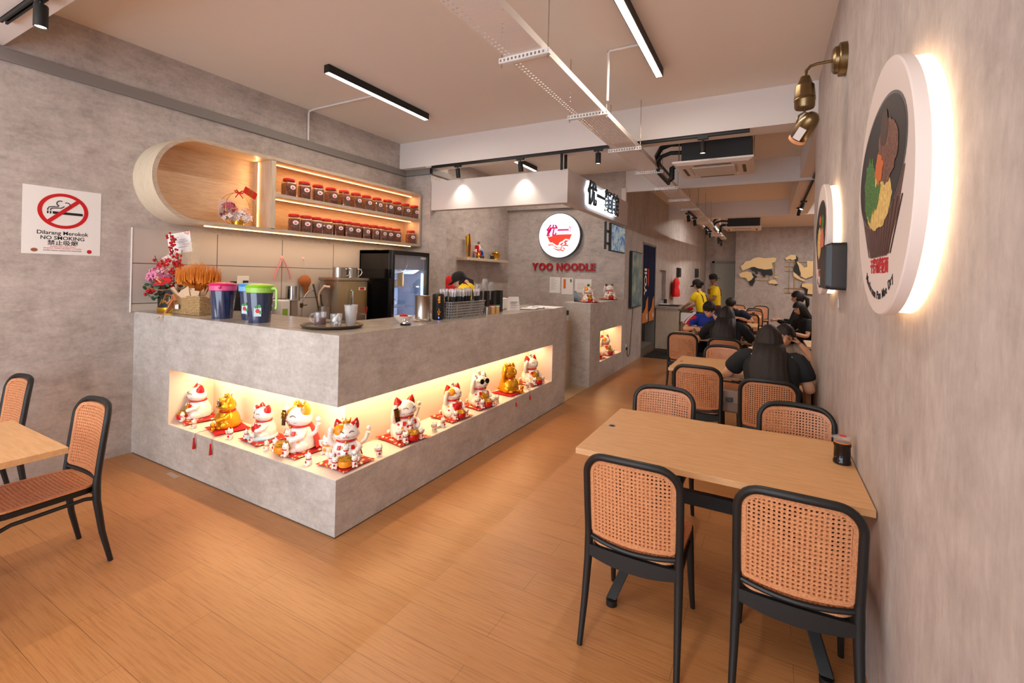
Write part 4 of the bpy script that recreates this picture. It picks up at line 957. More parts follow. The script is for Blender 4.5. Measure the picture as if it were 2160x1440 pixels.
CATS = [
 (-1.93, 0.20, 2.85, 0.285, dict(ear=CR, topkit=True, purse=CC, pot=CR, kittens=3, plaque=CG), 'white cat with big red ears at the left niche end, gold scroll', 0.28),
 (-1.47, 0.185, 2.80, 0.265, dict(body=CG, ear=CG, earin=CR, glasses=True, crown=True, purse=CC, pot=None, kittens=1, gold=True), 'golden cat with round black sunglasses and a knob crown', 0.27),
 (-1.02, 0.20, 2.95, 0.255, dict(ear=CR, bow=True, purse=CR, pot=None, kittens=3, blanket=CBl), 'white cat with a red bow sitting on a pale blue cloud base', 0.26),
 (-0.60, 0.20, 3.00, 0.335, dict(ear=CO, earin=CBl, patch=CO, crown=True, plaque=CB, kittens=3, pot=CO, cape=True, wave=1), 'tallest white cat with yellow crown patch and waving arm, left of the corner', 0.28),
 (-0.155, 0.215, 3.95, 0.285, dict(ear=CR, earin=CBl, patch=CO, crown=True, kittens=4, pot=CO, cape=True, wave=1), 'white cat with gold crown at the counter corner facing us', 0.27),
 (-0.155, 0.78, 4.45, 0.315, dict(ear=CR, earin=CB, plaque=CB, kittens=4, pot=CR, wave=1), 'white cat with red ears holding a dark scroll, right of the corner', 0.30),
 (-0.160, 1.42, 4.50, 0.285, dict(ear=CR, patch=CO, earin=CB, topkit=True, purse=CR, kittens=2, pot=CR), 'white and orange cat with a kitten on its head, holding a mallet', 0.28),
 (-0.160, 1.86, 4.45, 0.315, dict(ear=CW, earin=CB, glasses=True, topkit=True, kittens=4, purse=CC, pot=CR), 'white cat with dark sunglasses between orange cat and golden cat', 0.28),
 (-0.155, 2.45, 4.50, 0.315, dict(body=CG, ear=CG, earin=CR, crown=True, purse=CC, pot=None, kittens=1, gold=True), 'golden cat on a red cloth in the right half of the niche', 0.28),
 (-0.165, 3.00, 4.45, 0.325, dict(ear=CR, earin=CB, topkit=True, purse=CC, kittens=3, pot=CR), 'white cat with orange-red ears at the right niche end', 0.28)]
CUL = ['left niche end', 'golden cat with sunglasses', 'cat with the red bow', 'tallest cat left of the corner', 'corner cat', 'cat with the dark scroll', 'orange-patched cat', 'white sunglasses cat', 'golden cat in the right half', 'right niche end']
for (x, y, rz, s, kw, lab, cs), cl in zip(CATS, CUL):
    plainred = 'golden' in cl
    cushion(x, y, rz+(0.78 if 'corner cat' in cl else 0.1), cs if not plainred else 0.26, ('plain red cloth under the ' if plainred else 'red brocade cushion under the ')+cl, M['redcloth'] if plainred else None)
    cat((x, y, ZU), rz, s, lab, **kw)
cushion(-0.16, 5.42, 4.5, 0.27, 'red brocade cushion at the near end of the small niche', z=0.313); cat((-0.18, 5.42, 0.335), 4.4, 0.26, 'white cat half hidden at the near side of the small lit niche', kittens=2, ear=CO)
cushion(-0.15, 5.90, 4.5, 0.29, 'red brocade cushion in the middle of the small niche', z=0.313); cat((-0.16, 5.90, 0.335), 4.25, 0.33, 'white cat with orange ear in the middle of the small lit niche', patch=CO, kittens=3, ear=CR, earin=CB, purse=CC)
cushion(-0.13, 4.95, 3.9, 0.27, 'red brocade cushion on the pillar top, nearer one', z=HP+0.001); cat((-0.15, 4.95, HP+0.022), 3.9, 0.235, 'white cat with yellow ear on the pillar top beside the dark tablet', patch=CO, kittens=3, ear=CO, purse=CC)
cushion(-0.16, 6.10, 3.8, 0.29, 'red brocade cushion on the pillar top, farther one', z=HP+0.001); cat((-0.16, 6.10, HP+0.022), 3.8, 0.27, 'white cat on the far end of the pillar top near the screen', ear=CB, kittens=4)
TASS = [(-1.575, 0.03), (-1.345, 0.03)]
for k, (x, y) in enumerate(TASS):
    tt = thing('tassel', ['red tassel hanging over the niche edge, left one', 'red tassel hanging over the niche edge, right one'][k], 'tassel', (x, -0.006, NB), group='red tassels below the golden cat')
    B().tube([(0.03, 0.12, 0.014), (0.0, 0.03, 0.010), (0, 0, 0.006), (0, -0.004, -0.03)], 0.0016, 5).build('cord', M['redcloth'], tt)
    B().lathe([(0.004, -0.025), (0.007, -0.032), (0.006, -0.045), (0.011, -0.11), (0.009, -0.112)], 10, (0, -0.010, 0)).build('fringe', M['redcloth'], tt)
for k, (y, dx) in enumerate(((2.33, 0), (2.66, 0))):
    tt = thing('tassel', ['red cord tassel under the golden cat of the right niche, nearer one', 'red cord tassel under the golden cat of the right niche, farther one'][k], 'tassel', (0.006, y, NB), group='red tassels below the golden cat')
    B().tube([(-0.10, 0.03, 0.014), (-0.02, 0, 0.010), (0.0, 0, 0.004), (0.006, 0, -0.04), (0.007, 0.0, -0.06)], 0.0016, 5).build('cord', M['redcloth'], tt)
    B().lathe([(0.003, -0.04), (0.006, -0.045), (0.009, -0.085)], 8, (0.007, 0, 0)).build('fringe', M['redcloth'], tt)
MIN = [(-1.72, 0.06, 0.075, 'left of the plain red cloth'), (-1.24, 0.07, 0.085, 'between golden cat and bow cat'), (-0.80, 0.075, 0.075, 'between bow cat and tallest cat'),
       (-0.335, 0.065, 0.085, 'just left of the corner cat'), (-0.40, 0.26, 0.125, 'tall one behind, left of the corner cat'), (-0.055, 0.42, 0.085, 'right of the corner cat'), (-0.055, 1.04, 0.080, 'with a red heart, between scroll cat and orange cat'),
       (-0.065, 1.16, 0.085, 'next to the heart figurine on its right'), (-0.06, 2.05, 0.085, 'between sunglasses cat and golden cat'), (-0.07, 2.75, 0.08, 'nearest of the trio by the right end cat'), (-0.09, 2.84, 0.085, 'middle of the trio by the right end cat')]
for k, (x, y, s, lab) in enumerate(MIN):
    b = B(); mini(b, (0, 0, 0), s); o = b.build('cat_figurine', [CW, CR if k % 2 else CO, CK], smooth=True); o.location = (x, y, ZN); o.rotation_euler = (0, 0, (3.0 if y < 0.3 and x < -0.2 else 4.3)+0.5*math.sin(k*2))
    tag(o, 'tiny white cat figurine '+lab, 'cat figurine', 'tiny cat figurines in the counter niche')
bx = B(); bx.box(-0.03, 0.03, -0.03, 0.03, 0, 0.022); o = bx.build('white_box', M['paper'], bevel=0.002); o.location = (-0.10, 1.13, ZN); tag(o, 'small white box lying on the niche shelf behind the tiny cats', 'box')

# ================================================================ jars on the wall shelf
def chili():
    t = MT('chili_flakes', (92, 40, 22), 0.30, Coat_Weight=0.8, Coat_Roughness=0.08); v = t.N.new('ShaderNodeTexVoronoi'); v.inputs['Scale'].default_value = 75; t.L.new(t.coord((1, 1, 0.8)), v.inputs['Vector'])
    n = t.noise(t.coord((1, 1, 1)), 60, 4)
    return t.out(t.ramp(n, [(0.32, (48, 18, 10)), (0.5, (104, 42, 20)), (0.68, (176, 92, 48))]))
CH = chili(); JG = thin('jar_plastic', (255, 250, 240), 0.02, 0.05)
def make_jar():
    t = thing('chili_jar', '', 'jar'); b = B()
    def sq(r, z, k=0.8): return [b.v((max(-r*k, min(r*k, r*1.12*math.cos(2*PI*(i+.5)/24))), max(-r*k, min(r*k, r*1.12*math.sin(2*PI*(i+.5)/24))), z)) for i in range(24)]
    b.rings([sq(0.050, 0.0), sq(0.056, 0.006), sq(0.057, 0.125), sq(0.053, 0.137)], True, True); b.build('contents', CH, t, smooth=True)
    b = B(); b.rings([sq(0.0585, 0.0), sq(0.0585, 0.132), sq(0.052, 0.150), sq(0.044, 0.158), sq(0.044, 0.165)], False, False); b.build('jar_body', JG, t, smooth=True)
    b = B(); b.lathe([(0.046, 0.158), (0.0475, 0.160), (0.0475, 0.182), (0.045, 0.186), (0.001, 0.187)], 28); b.build('lid', M['red'], t, smooth=True)
    b = B(); b.cyl((0.0478, 0.010, 0.095), 0.0225, 0.0012, 24, 'x'); lb = b.build('label', M['paper'], t)
    b = B(); b.prism([(0.010+u*0.9, 0.092+v*0.9) for u, v in ((-0.014, 0.004), (0.014, 0.004), (0.008, -0.010), (-0.008, -0.010))], 0.0490, 0.0496, 'x'); b.box(0.0490, 0.0496, 0.002, 0.008, 0.099, 0.108).box(0.0490, 0.0496, 0.012, 0.020, 0.101, 0.104)
    b.build('emblem', plain('emblem_red', (214, 40, 40), 0.6), lb)
    return t
jar0 = make_jar(); fj = True
pos = [(1.315+k*0.1905, 2.468, 'upper') for k in range(12)]
low = [1.39+0.149*k for k in range(12)]+[3.33]
pos += [(y, ZL+0.030, 'lower') for y in low]
ORD = ['first', 'second', 'third', 'fourth', 'fifth', 'sixth', 'seventh', 'eighth', 'ninth', 'tenth', 'eleventh', 'twelfth', 'thirteenth']
cnts = {'upper': 0, 'lower': 0}
for y, z, row in pos:
    c = jar0 if fj else copy_tree(jar0); fj = False
    k = cnts[row]; cnts[row] += 1
    tot = 12 if row == 'upper' else 13
    lab = '%s red-lidded chili jar from the left on the %s shelf board' % (ORD[k], row)
    place(c, (-2.375+0.008*math.sin(k*1.7), y, z), -0.35+random.uniform(-0.25, 0.35), lab, 'red-lidded chili jars on the wall shelf')
    c.scale = (1.3, 1.3, 1.08)
# ================================================================ ceiling fittings
def linear_lamp(x, y0, y1, label):
    t = thing('linear_ceiling_lamp', label, 'lamp', (x, y0, 3.61), group='linear ceiling lamps')
    L = y1-y0; b = B(); b.box(-0.034, 0.034, 0, L, -0.075, 0.0); b.build('housing', M['blackpl'], t, bevel=0.002)
    B().box(-0.026, 0.026, 0.01, L-0.01, -0.079, -0.074).build('diffuser', M['diff'], t); return t
LL = ['black linear lamp on the ceiling above the counter, left of the cable tray', 'linear lamp on the ceiling right of the cable tray', 'linear lamp above the kitchen canopy, seen through the track', 'added unseen linear lamp near the shop front left', 'added unseen linear lamp near the shop front right']
for (x, y0, y1), l in zip(LINEAR, LL): linear_lamp(x, y0, y1, l)
def conduit(pts, label, r=0.011):
    b = B(); b.tube(pts, r, 10); o = b.build('conduit_pipe', M['paint'], smooth=True); return tag(o, label, 'conduit', 'thin white conduits')
conduit([(-1.42, 1.72, 3.597), (-2.50, 1.72, 3.597), (-2.595, 1.72, 3.585), (-2.606, 1.72, 3.55), (-2.606, 1.72, 3.235)], 'white conduit from the left linear lamp down the left wall')
conduit([(1.36, 1.87, 3.597), (1.09, 1.87, 3.597), (1.075, 1.87, 3.58), (1.075, 1.87, 3.17)], 'white conduit from the right linear lamp down to the cable tray')
def spot(loc, label, aim=(0, 0, -1), e=0, col=(1, 0.86, 0.7), lit=4.0, s=1.0, cone=1.15):
    t = thing('track_spotlight', label, 'spotlight', loc, 0, 'black track spotlights'); t.scale = (s, s, s)
    d = Vector(aim).normalized(); q = Vector((0, 0, -1)).rotation_difference(d).to_matrix().to_4x4()
    B().box(-0.055, 0.055, -0.018, 0.018, -0.035, 0.0).build('adapter', M['blackpl'], t, bevel=0.003)
    B().cyl((0, 0, -0.06), 0.008, 0.03, 10).build('stem', M['blackpl'], t)
    b = B(); b.T = Matrix.Translation((0, 0, -0.055)) @ q; b.lathe([(0.030, 0.0), (0.033, -0.004), (0.033, -0.128), (0.030, -0.13), (0.028, -0.118), (0.02, -0.11)], 24)
    b.build('can', M['black'], t, smooth=True)
    b = B(); b.T = Matrix.Translation((0, 0, -0.055)) @ q; b.cyl((0, 0, -0.124), 0.026, 0.004, 20)
    b.build('lens', emit('spot_lens_%d' % int(lit*10), (255, 236, 210), lit), t)
    if e:
        p = Vector(loc)+(Vector((0, 0, -0.055))+d*0.16)*s
        l = light('SPOT', 'spot_beam', p, e, col, aim=p+d, spot_size=cone, spot_blend=1.0, shadow_soft_size=0.02)
    return t
def track(x0, x1, y, z, label, axis='x'):
    b = B()
    if axis == 'x': b.box(x0, x1, y-0.018, y-0.006, z-0.030, z).box(x0, x1, y+0.006, y+0.018, z-0.030, z).box(x0, x1, y-0.018, y+0.018, z-0.006, z)
    else: b.box(y-0.018, y-0.006, x0, x1, z-0.030, z).box(y+0.006, y+0.018, x0, x1, z-0.030, z).box(y-0.018, y+0.018, x0, x1, z-0.006, z)
    return tag(b.build('lighting_track', M['blackpl']), label, 'lighting track', 'black lighting tracks')
TZ = 3.224
track(-2.02, 2.12, 3.365, TZ, 'long black lighting track under the first ceiling beam')
spot((-1.56, 3.365, TZ-0.02), 'track spotlight lighting the left part of the white canopy', (0, 0.22, -1), 16, lit=10, cone=1.75)
spot((-0.56, 3.365, TZ-0.02), 'track spotlight lighting the middle of the white canopy', (0, 0.22, -1), 16, lit=10, cone=1.75)
spot((0.50, 3.365, TZ-0.02), 'track spotlight right of the canopy corner rod', (0, 0, -1), 12, lit=6)
spot((1.67, 3.365, TZ-0.02), 'track spotlight in front of the black air conditioner housing', (0, 0, -1), 16, lit=6)
b = B(); b.cyl((0.01, 3.40, 3.0), 0.017, 0.22, 12); tag(b.build('track_rod', M['blackpl']), 'black vertical rod from the track to the canopy corner', 'rod')
b = B(); b.box(-2.12, -2.02, 3.350, 3.380, TZ-0.012, TZ); tag(b.build('junction_box', M['paint']), 'flat white power feed at the left end of the beam track', 'junction box')
track(-2.07, 0.5, -0.97, 3.24, 'black lighting track under the beam in the top left corner')
spot((-1.44, -0.97, 3.22), 'large black track spotlight in the top left corner of the photo', (0, 0, -1), 18, lit=8, s=1.0)
for (x, y), l in zip(((0.85, 8.15), (0.87, 8.95), (0.87, 11.2), (0.87, 12.1), (0.88, 14.6), (0.88, 15.6)), ('nearest', 'second', 'third', 'fourth', 'fifth', 'farthest')):
    spot((x, y, 3.04), 'black spotlight below the cable tray, %s of six towards the rear wall' % l, (0.1, 0.25, -1), 40, lit=3)
for y0, y1, l in ((8.05, 9.05, 'near'), (11.1, 12.2, 'middle'), (14.5, 15.7, 'far')): track(y0, y1, 0.87, 3.07, 'short black lighting track below the cable tray, %s one' % l, 'y')
track(4.6, 9.9, 2.90, 3.259, 'black lighting track under the long beam by the right wall end', 'y')
spot((2.90, 5.35, 3.24), 'spotlight on the long beam track nearest to the right wall end', (0, 0, -1), 20, lit=6)
spot((2.90, 8.6, 3.24), 'bright tilted spotlight on the long beam track', (-0.35, -0.3, -1), 26, lit=22)
spot((2.88, 9.5, 3.24), 'tilted spotlight at the far end of the long beam track', (-0.2, 0.8, -1), 120, lit=3)
for x, y in ((4.3, 6.5), (4.3, 9.5), (1.5, 11.6), (4.0, 13.5)):  # added lamps hidden from view, put in to brighten the dark rear room
    light('AREA', 'added_rear_light', (x, y+0.7, 3.525), 80, (1.0, 0.94, 0.87), rot=(0, 0, 0), shape='RECTANGLE', size=0.05, size_y=1.4)
    linear_lamp(x, y, y+1.4, 'added unseen linear lamp in the rear dining area at %s' % {4.3: 'the far right', 1.5: 'the middle behind the third beam', 4.0: 'the rear right'}[x])
# perforated cable tray
def perf(b, x0, x1, y0, y1, nx, ny, hx, hy, fm):
    G = [[b.v(fm(x0+(x1-x0)*i/nx, y0+(y1-y0)*j/ny)) for j in range(ny+1)] for i in range(nx+1)]
    dx, dy = (x1-x0)/nx, (y1-y0)/ny
    for i in range(nx):
        for j in range(ny):
            c = (x0+(i+.5)*dx, y0+(j+.5)*dy); H = [b.v(fm(c[0]+sx*dx*hx/2, c[1]+sy*dy*hy/2)) for sx, sy in ((-1, -1), (1, -1), (1, 1), (-1, 1))]
            Q = [G[i][j], G[i+1][j], G[i+1][j+1], G[i][j+1]]
            for k in range(4): b.f([Q[k], Q[(k+1) % 4], H[(k+1) % 4], H[k]])
TX0, TX1 = 0.755, 1.025
ty = thing('cable_tray', 'long white perforated cable tray hanging along the ceiling', 'cable tray', (0, -1.4, 3.1))
b = B(); perf(b, TX0, TX1, 0, 17.2, 9, 420, 0.50, 0.22, lambda x, y: (x, y, 0.0)); b.box(TX0-0.002, TX0, 0, 17.2, 0.0, 0.05).box(TX1, TX1+0.002, 0, 17.2, 0.0, 0.05)
b.build('tray', M['paint'], ty, recalc=False)
for k in range(-1, 13):
    y = 0.66+1.22*k+1.4
    b = B(); perf(b, TX0-0.05, TX1+0.05, -0.035, 0.0, 13, 1, 0.5, 0.5, lambda x, z: (x, y, z)); b.box(TX0-0.05, TX1+0.05, y, y+0.03, -0.037, -0.034)
    br = b.build('bracket', M['white'], ty, recalc=False)
    for x in (TX0-0.035, TX1+0.035):
        B().cyl((x, y+0.015, -0.06), 0.004, 0.57, 8).build('hanger_rod', M['steel'], br)
# ceiling cassettes
def cassette(y0, label):
    t = thing('ceiling_air_conditioner', label, 'air conditioner', (1.72, y0, 3.0), 0, 'ceiling cassette air conditioners')
    W = 0.43
    B().box(-0.34, 0.40, 0.10, 0.80, 0.045, 0.42).build('housing', plain('insulated_case', (44, 42, 42), 0.7), t)
    b = B(); R = []
    for e, z in ((0.0, 0.045), (0.0, 0.025), (0.05, 0.0), (0.17, -0.004), (0.18, 0.012)): R.append([b.v((sx*(W-e), 0.44+sy*(W-e), z)) for sx, sy in ((-1, -1), (1, -1), (1, 1), (-1, 1))])
    b.rings(R); b.build('panel', plain('cassette_white', (226, 216, 208), 0.45), t)
    b = B(); b.cbox((0, 0.44, -0.004), (0.46, 0.46, 0.012)); g_ = b.build('intake_grille', plain('cassette_grille', (214, 208, 202), 0.6), t, bevel=0.004)
    for sx, sy in ((1, 0), (-1, 0), (0, 1), (0, -1)):
        b = B(); w, d = (0.035, 0.40) if sx else (0.40, 0.035)
        b.cbox((sx*0.325, 0.44+sy*0.325, -0.0015), (w, d, 0.006)); b.build('air_slot', plain('slot_dark', (96, 84, 76), 0.7), t)
    for x in (-0.37, 0.43):
        B().cyl((x, 0.12, 0.05), 0.005, 0.56, 8).build('hanger_rod', M['steel'], t)
    for k, (z, r) in enumerate(((0.33, 0.032), (0.22, 0.026))):
        b = B(); b.tube([(-0.34, 0.30, z), (-0.50, 0.30, z+0.01), (-0.62, 0.32, z-0.02), (-0.70, 0.45, z-0.08), (-0.72, 0.7, z-0.14), (-0.72, 1.4, z-0.15)], r, 10); b.build('refrigerant_pipe', M['black'], t, smooth=True)
    b = B(); b.tube([(-0.36, 0.75, 0.17), (-0.5, 0.75, 0.17), (-0.56, 0.75, 0.14), (-0.56, 0.75, 0.0), (-0.6, 0.75, -0.02)], 0.036, 10); b.build('drain_pipe', M['black'], t, smooth=True)
    return t
cassette(3.72, 'white ceiling air conditioner with black housing behind the first beam')
cassette(9.95+1.15, 'farther ceiling air conditioner before the map wall')

# ================================================================ left wall sign
s = thing('no_smoking_poster', 'white no smoking poster with red ring on the left cement wall', 'poster', (-2.619, -0.488, 1.735))
hw, hh = 0.236, 0.524
B().box(0, 0.0015, -hw, hw, 0, hh).build('sheet', M['paper'], s)
RED = plain('sign_red_ink', (200, 16, 22), 0.6); INK = plain('black_ink', (26, 22, 24), 0.7)
b = B(); c = (0, 0.345); R = []
for r, x in ((0.150, 0.0015), (0.150, 0.0028), (0.124, 0.0028), (0.124, 0.0015)): R.append([b.v((x, r*1.02*math.cos(2*PI*i/64), c[1]+r*0.93*math.sin(2*PI*i/64))) for i in range(64)])
R.append(R[0]); b.rings(R, False, False); a = 0.78
for sgn in (1,): b.prism([(-0.105*math.cos(a)*1.25-0.011, c[1]-0.105*math.sin(a)*1.25+0.008), (-0.105*math.cos(a)*1.25+0.011, c[1]-0.105*math.sin(a)*1.25-0.008), (0.105*math.cos(a)*1.25+0.011, c[1]+0.105*math.sin(a)*1.25-0.008), (0.105*math.cos(a)*1.25-0.011, c[1]+0.105*math.sin(a)*1.25+0.008)], 0.003, 0.0042, 'x')
tag(b.build('prohibition_ring', RED, s), 'red prohibition ring with slash')
b = B(); b.box(0.0015, 0.0024, -0.065, 0.118, 0.318, 0.338).box(0.0015, 0.0024, -0.082, -0.073, 0.318, 0.338).box(0.0015, 0.0024, -0.098, -0.089, 0.318, 0.338)
for off in (0.0, 0.017):
    b.tube([(0.002, -0.094+off, 0.343), (0.002, -0.094+off, 0.355), (0.002, -0.085+off, 0.370-off*0.5), (0.002, -0.06+off, 0.375-off*0.6), (0.002, -0.035+off*1.2, 0.376-off*0.5), (0.002, -0.03+off*2.0, 0.39-off*0.4)], 0.0035, 4)
b.tube([(0.002, y, z) for y, z in arc((-0.02, 0.402), 0.022, PI*1.25, PI*0.35, 10)], 0.0035, 4); b.tube([(0.002, y, z) for y, z in arc((0.018, 0.392), 0.022, PI*0.65, -PI*0.6, 10)], 0.0035, 4)
b.build('cigarette_emblem', INK, s)
text('lettering', 'Dilarang Merokok', 0.042, INK, s, (0.0018, 0, 0.168), RX, 0.0003, 0.0006, sx=1.0)
text('lettering', 'NO SMOKING', 0.040, INK, s, (0.0018, 0, 0.128), RX, 0.0003, 0.0006, sx=1.05)
text('lettering', '禁止吸烟', 0.042, INK, s, (0.0018, 0, 0.088), RX, 0.0003, 0.0006, sx=1.1)
text('lettering', 'DENDA RM10,000 ATAU\nPENJARA TIDAK MELEBIHI 2 TAHUN', 0.0135, RED, s, (0.0018, 0.0, 0.054), RX, 0.0003, sx=1.05)
text('lettering', 'KEMENTERIAN KESIHATAN MALAYSIA', 0.0135, INK, s, (0.0018, 0.0, 0.030), RX, 0.0003, sx=1.0)
b = B(); b.prism(arc((0.165, 0.030), 0.016, 0, 2*PI, 20)[:-1], 0.0015, 0.0022, 'x'); b.build('emblem', RED, s)
b = B(); b.prism(arc((-0.165, 0.030), 0.020, 0, 2*PI, 20, 0.014)[:-1], 0.0015, 0.0022, 'x'); b.build('crest', plain('crest_ink', (150, 90, 60), 0.7), s)

# ================================================================ right wall: lit round signs, lamp, speaker
def round_sign(yc_, zc_, r, label, hanzi, eng, seed, kind):
    t = thing('round_wall_sign', label, 'sign', (2.707, yc_, zc_), 0, 'glowing round dish signs on the right wall')
    wh = plain('sign_white', (226, 212, 205), 0.5)
    b = B(); b.lathe([(r*0.2, -0.077), (r-0.004, -0.077), (r, -0.073), (r, -0.046), (r-0.004, -0.044), (r*0.2, -0.044)], 96, axis='x'); b.build('drum', wh, t, smooth=True)
    b = B(); b.lathe([(r-0.018, -0.044), (r-0.012, -0.042), (r-0.010, -0.002), (r-0.05, -0.001)], 96, axis='x', caps=False); tag(b.build('light_band', emit('sign_glow', (255, 206, 148), 4.5), t), 'warm glowing band behind the drum')
    rnd = random.Random(seed); X = -0.0775
    def disc(nm, c, rx, rz, x, mt, n=48, jag=0.0, par=t, ang=0):
        b = B(); pts = []
        for i in range(n):
            q = 2*PI*i/n; k = 1+jag*rnd.uniform(-1, 1); u, w = rx*k*math.cos(q), rz*k*math.sin(q)
            pts.append((-(c[0]+u*math.cos(ang)-w*math.sin(ang)), c[1]+u*math.sin(ang)+w*math.cos(ang)))
        b.prism(pts, x-0.0006, x, 'x'); return b.build(nm, mt, par)
    k = r/0.42; dk = plain('bowl_black', (34, 27, 26), 0.5); br = plain('bowl_brown', (92, 62, 54), 0.5); gr = MT('print_greens', (44, 100, 40), 0.5)
    gm = _plain.setdefault('gm', gr.out(gr.ramp(gr.noise(gr.coord((1, 1, 3)), 60, 4), [(0.3, (18, 56, 22)), (0.7, (88, 150, 56))])))
    mtx = MT('print_meat', (96, 58, 44), 0.5); mm = _plain.setdefault('mm', mtx.out(mtx.ramp(mtx.noise(mtx.coord((1, 1, 1)), 90, 5), [(0.3, (44, 24, 20)), (0.7, (150, 96, 72))])))
    ny = MT('print_noodle', (226, 190, 96), 0.5); nm_ = _plain.setdefault('nm', ny.out(ny.ramp(ny.noise(ny.coord((1, 3, 1)), 50, 4), [(0.3, (176, 120, 40)), (0.6, (244, 216, 130))])))
    org = plain('print_carrot', (206, 104, 36), 0.5); pink = plain('print_ham', (214, 120, 100), 0.5)
    bw = B(); P_ = [(-0.36, 0.02), (-0.28, -0.10), (-0.14, -0.225), (0.12, -0.225), (0.25, -0.10), (0.32, 0.02)]
    bw.prism([(-u*k, w*k) for u, w in P_], X-0.0006, X, 'x'); pic = bw.build('dish_picture', br, t)
    bw = B()
    for i in range(13):
        u0 = -0.30+0.6*i/12; bw.tube([(X-0.0006, -u0*k*1.0, -0.06*k), (X-0.0006, -u0*k*0.55, -0.22*k)], 0.0022, 4)
    bw.build('bowl_ridges', plain('ridge_brown', (66, 42, 36), 0.5), pic)
    disc('bowl_rim', (-0.02*k, 0.085*k), 0.360*k, 0.208*k, X-0.0008, plain('rim_grey', (96, 88, 84), 0.3), par=pic, ang=0.12)
    disc('bowl_inside', (-0.02*k, 0.085*k), 0.350*k, 0.198*k, X-0.0014, dk, par=pic, ang=0.12)
    if kind == 0:
        disc('noodles', (-0.03*k, -0.035*k), 0.20*k, 0.095*k, X-0.002, nm_, 40, 0.06, pic)
        disc('greens', (-0.17*k, 0.03*k), 0.10*k, 0.115*k, X-0.0026, gm, 34, 0.16, pic, 0.4); disc('greens', (-0.05*k, -0.01*k), 0.07*k, 0.035*k, X-0.0032, gm, 22, 0.2, pic, 0.7)
        disc('minced_meat', (0.10*k, 0.11*k), 0.14*k, 0.10*k, X-0.0032, mm, 40, 0.10, pic); disc('mushroom', (0.06*k, 0.19*k), 0.055*k, 0.06*k, X-0.0038, plain('print_mushroom', (70, 46, 36), 0.5), 16, 0.1, pic)
        disc('carrot', (-0.01*k, 0.075*k), 0.06*k, 0.05*k, X-0.0044, org, 26, 0.25, pic)
    else:
        disc('noodles', (-0.08*k, -0.02*k), 0.14*k, 0.12*k, X-0.002, nm_, 40, 0.08, pic); disc('ham', (0.12*k, -0.02*k), 0.12*k, 0.11*k, X-0.0026, pink, 40, 0.1, pic)
        disc('greens', (0.16*k, 0.12*k), 0.08*k, 0.05*k, X-0.0032, gm, 26, 0.2, pic); disc('carrot', (-0.02*k, 0.15*k), 0.08*k, 0.04*k, X-0.0032, org, 26, 0.2, pic)
    text('lettering', hanzi, 0.052*k, plain('red_ink', (186, 24, 34), 0.6), t, (X-0.0008, 0.0, -0.258*k), RL, 0.0004, 0.0018, sx=0.9)
    n = len(eng)
    for i, ch in enumerate(eng):
        if ch == ' ': continue
        a = (i-(n-1)/2)*0.062; rr_ = 0.355*k
        o = text('lettering', ch, 0.040*k, INK, t, (0, 0, 0), RL, 0.0004, 0.0004)
        o.matrix_local = Matrix.Translation((X-0.0008, -rr_*math.sin(a), -rr_*math.cos(a))) @ Matrix.Rotation(-a, 4, 'X') @ Euler(RL).to_matrix().to_4x4()
    return t
round_sign(-0.08, 1.96, 0.41, 'large glowing round sign with mushroom noodle bowl nearest on the right wall', '干捞香菇板面', 'Mushroom Pan Mee Dry', 3, 0)
round_sign(1.86, 1.95, 0.38, 'farther glowing round dish sign on the right wall, partly behind the speaker', '干捞叉烧面', 'Char Siew Mee Dry', 5, 1)
wl = thing('brass_wall_lamp', 'antique brass wall lamp with bent arm and tilted spotlight head', 'lamp', (2.707, 1.48, 3.035))
b = B(); b.lathe([(0.10, 0.0), (0.10, -0.035), (0.094, -0.040), (0.082, -0.042), (0.080, -0.060), (0.066, -0.072), (0.02, -0.074)], 40, axis='x'); b.build('wall_plate', M['brass'], wl, smooth=True)
b = B(); b.tube([(-0.07, 0, 0.0), (-0.15, 0, -0.002), (-0.185, 0, -0.010), (-0.207, 0, -0.035), (-0.212, 0, -0.075)], 0.0095, 12); b.build('arm', M['brass'], wl, smooth=True)
X0 = -0.212
b = B(); b.lathe([(0.022, -0.07), (0.026, -0.072), (0.044, -0.125), (0.052, -0.13), (0.058, -0.19), (0.058, -0.205), (0.061, -0.208), (0.058, -0.212), (0.061, -0.222), (0.058, -0.226), (0.057, -0.265), (0.052, -0.275), (0.01, -0.272)], 40, (X0, 0, 0)); b.build('lamp_holder', M['brass'], wl, smooth=True)
b = B(); b.cyl((X0, 0, -0.30), 0.006, 0.03, 10); b.tube([(X0-0.042, 0, -0.395), (X0-0.042, 0, -0.36), (X0-0.03, 0, -0.315), (X0, 0, -0.298), (X0+0.03, 0, -0.315), (X0+0.042, 0, -0.36), (X0+0.042, 0, -0.395)], 0.006, 10); b.build('yoke', M['brass'], wl, smooth=True)
b = B(); b.T = Matrix.Translation((X0+0.004, 0, -0.40)) @ Euler((0.75, 0.62, 0)).to_matrix().to_4x4() @ Matrix.Scale(1.28, 4)
b.lathe([(0.002, 0.085), (0.022, 0.080), (0.036, 0.062), (0.043, 0.03), (0.045, -0.02), (0.045, -0.050), (0.040, -0.056)], 32); hd_ = b.build('head', M['brass'], wl, smooth=True)
b = B(); b.T = Matrix.Translation((X0+0.004, 0, -0.40)) @ Euler((0.75, 0.62, 0)).to_matrix().to_4x4() @ Matrix.Scale(1.28, 4)
b.lathe([(0.040, -0.050), (0.042, -0.055), (0.042, -0.072), (0.026, -0.078), (0.017, -0.074), (0.017, -0.084), (0.002, -0.090)], 28); tag(b.build('bulb', plain('peach_bulb', (226, 158, 108), 0.4), hd_, smooth=True), 'peach coloured unlit bulb face')
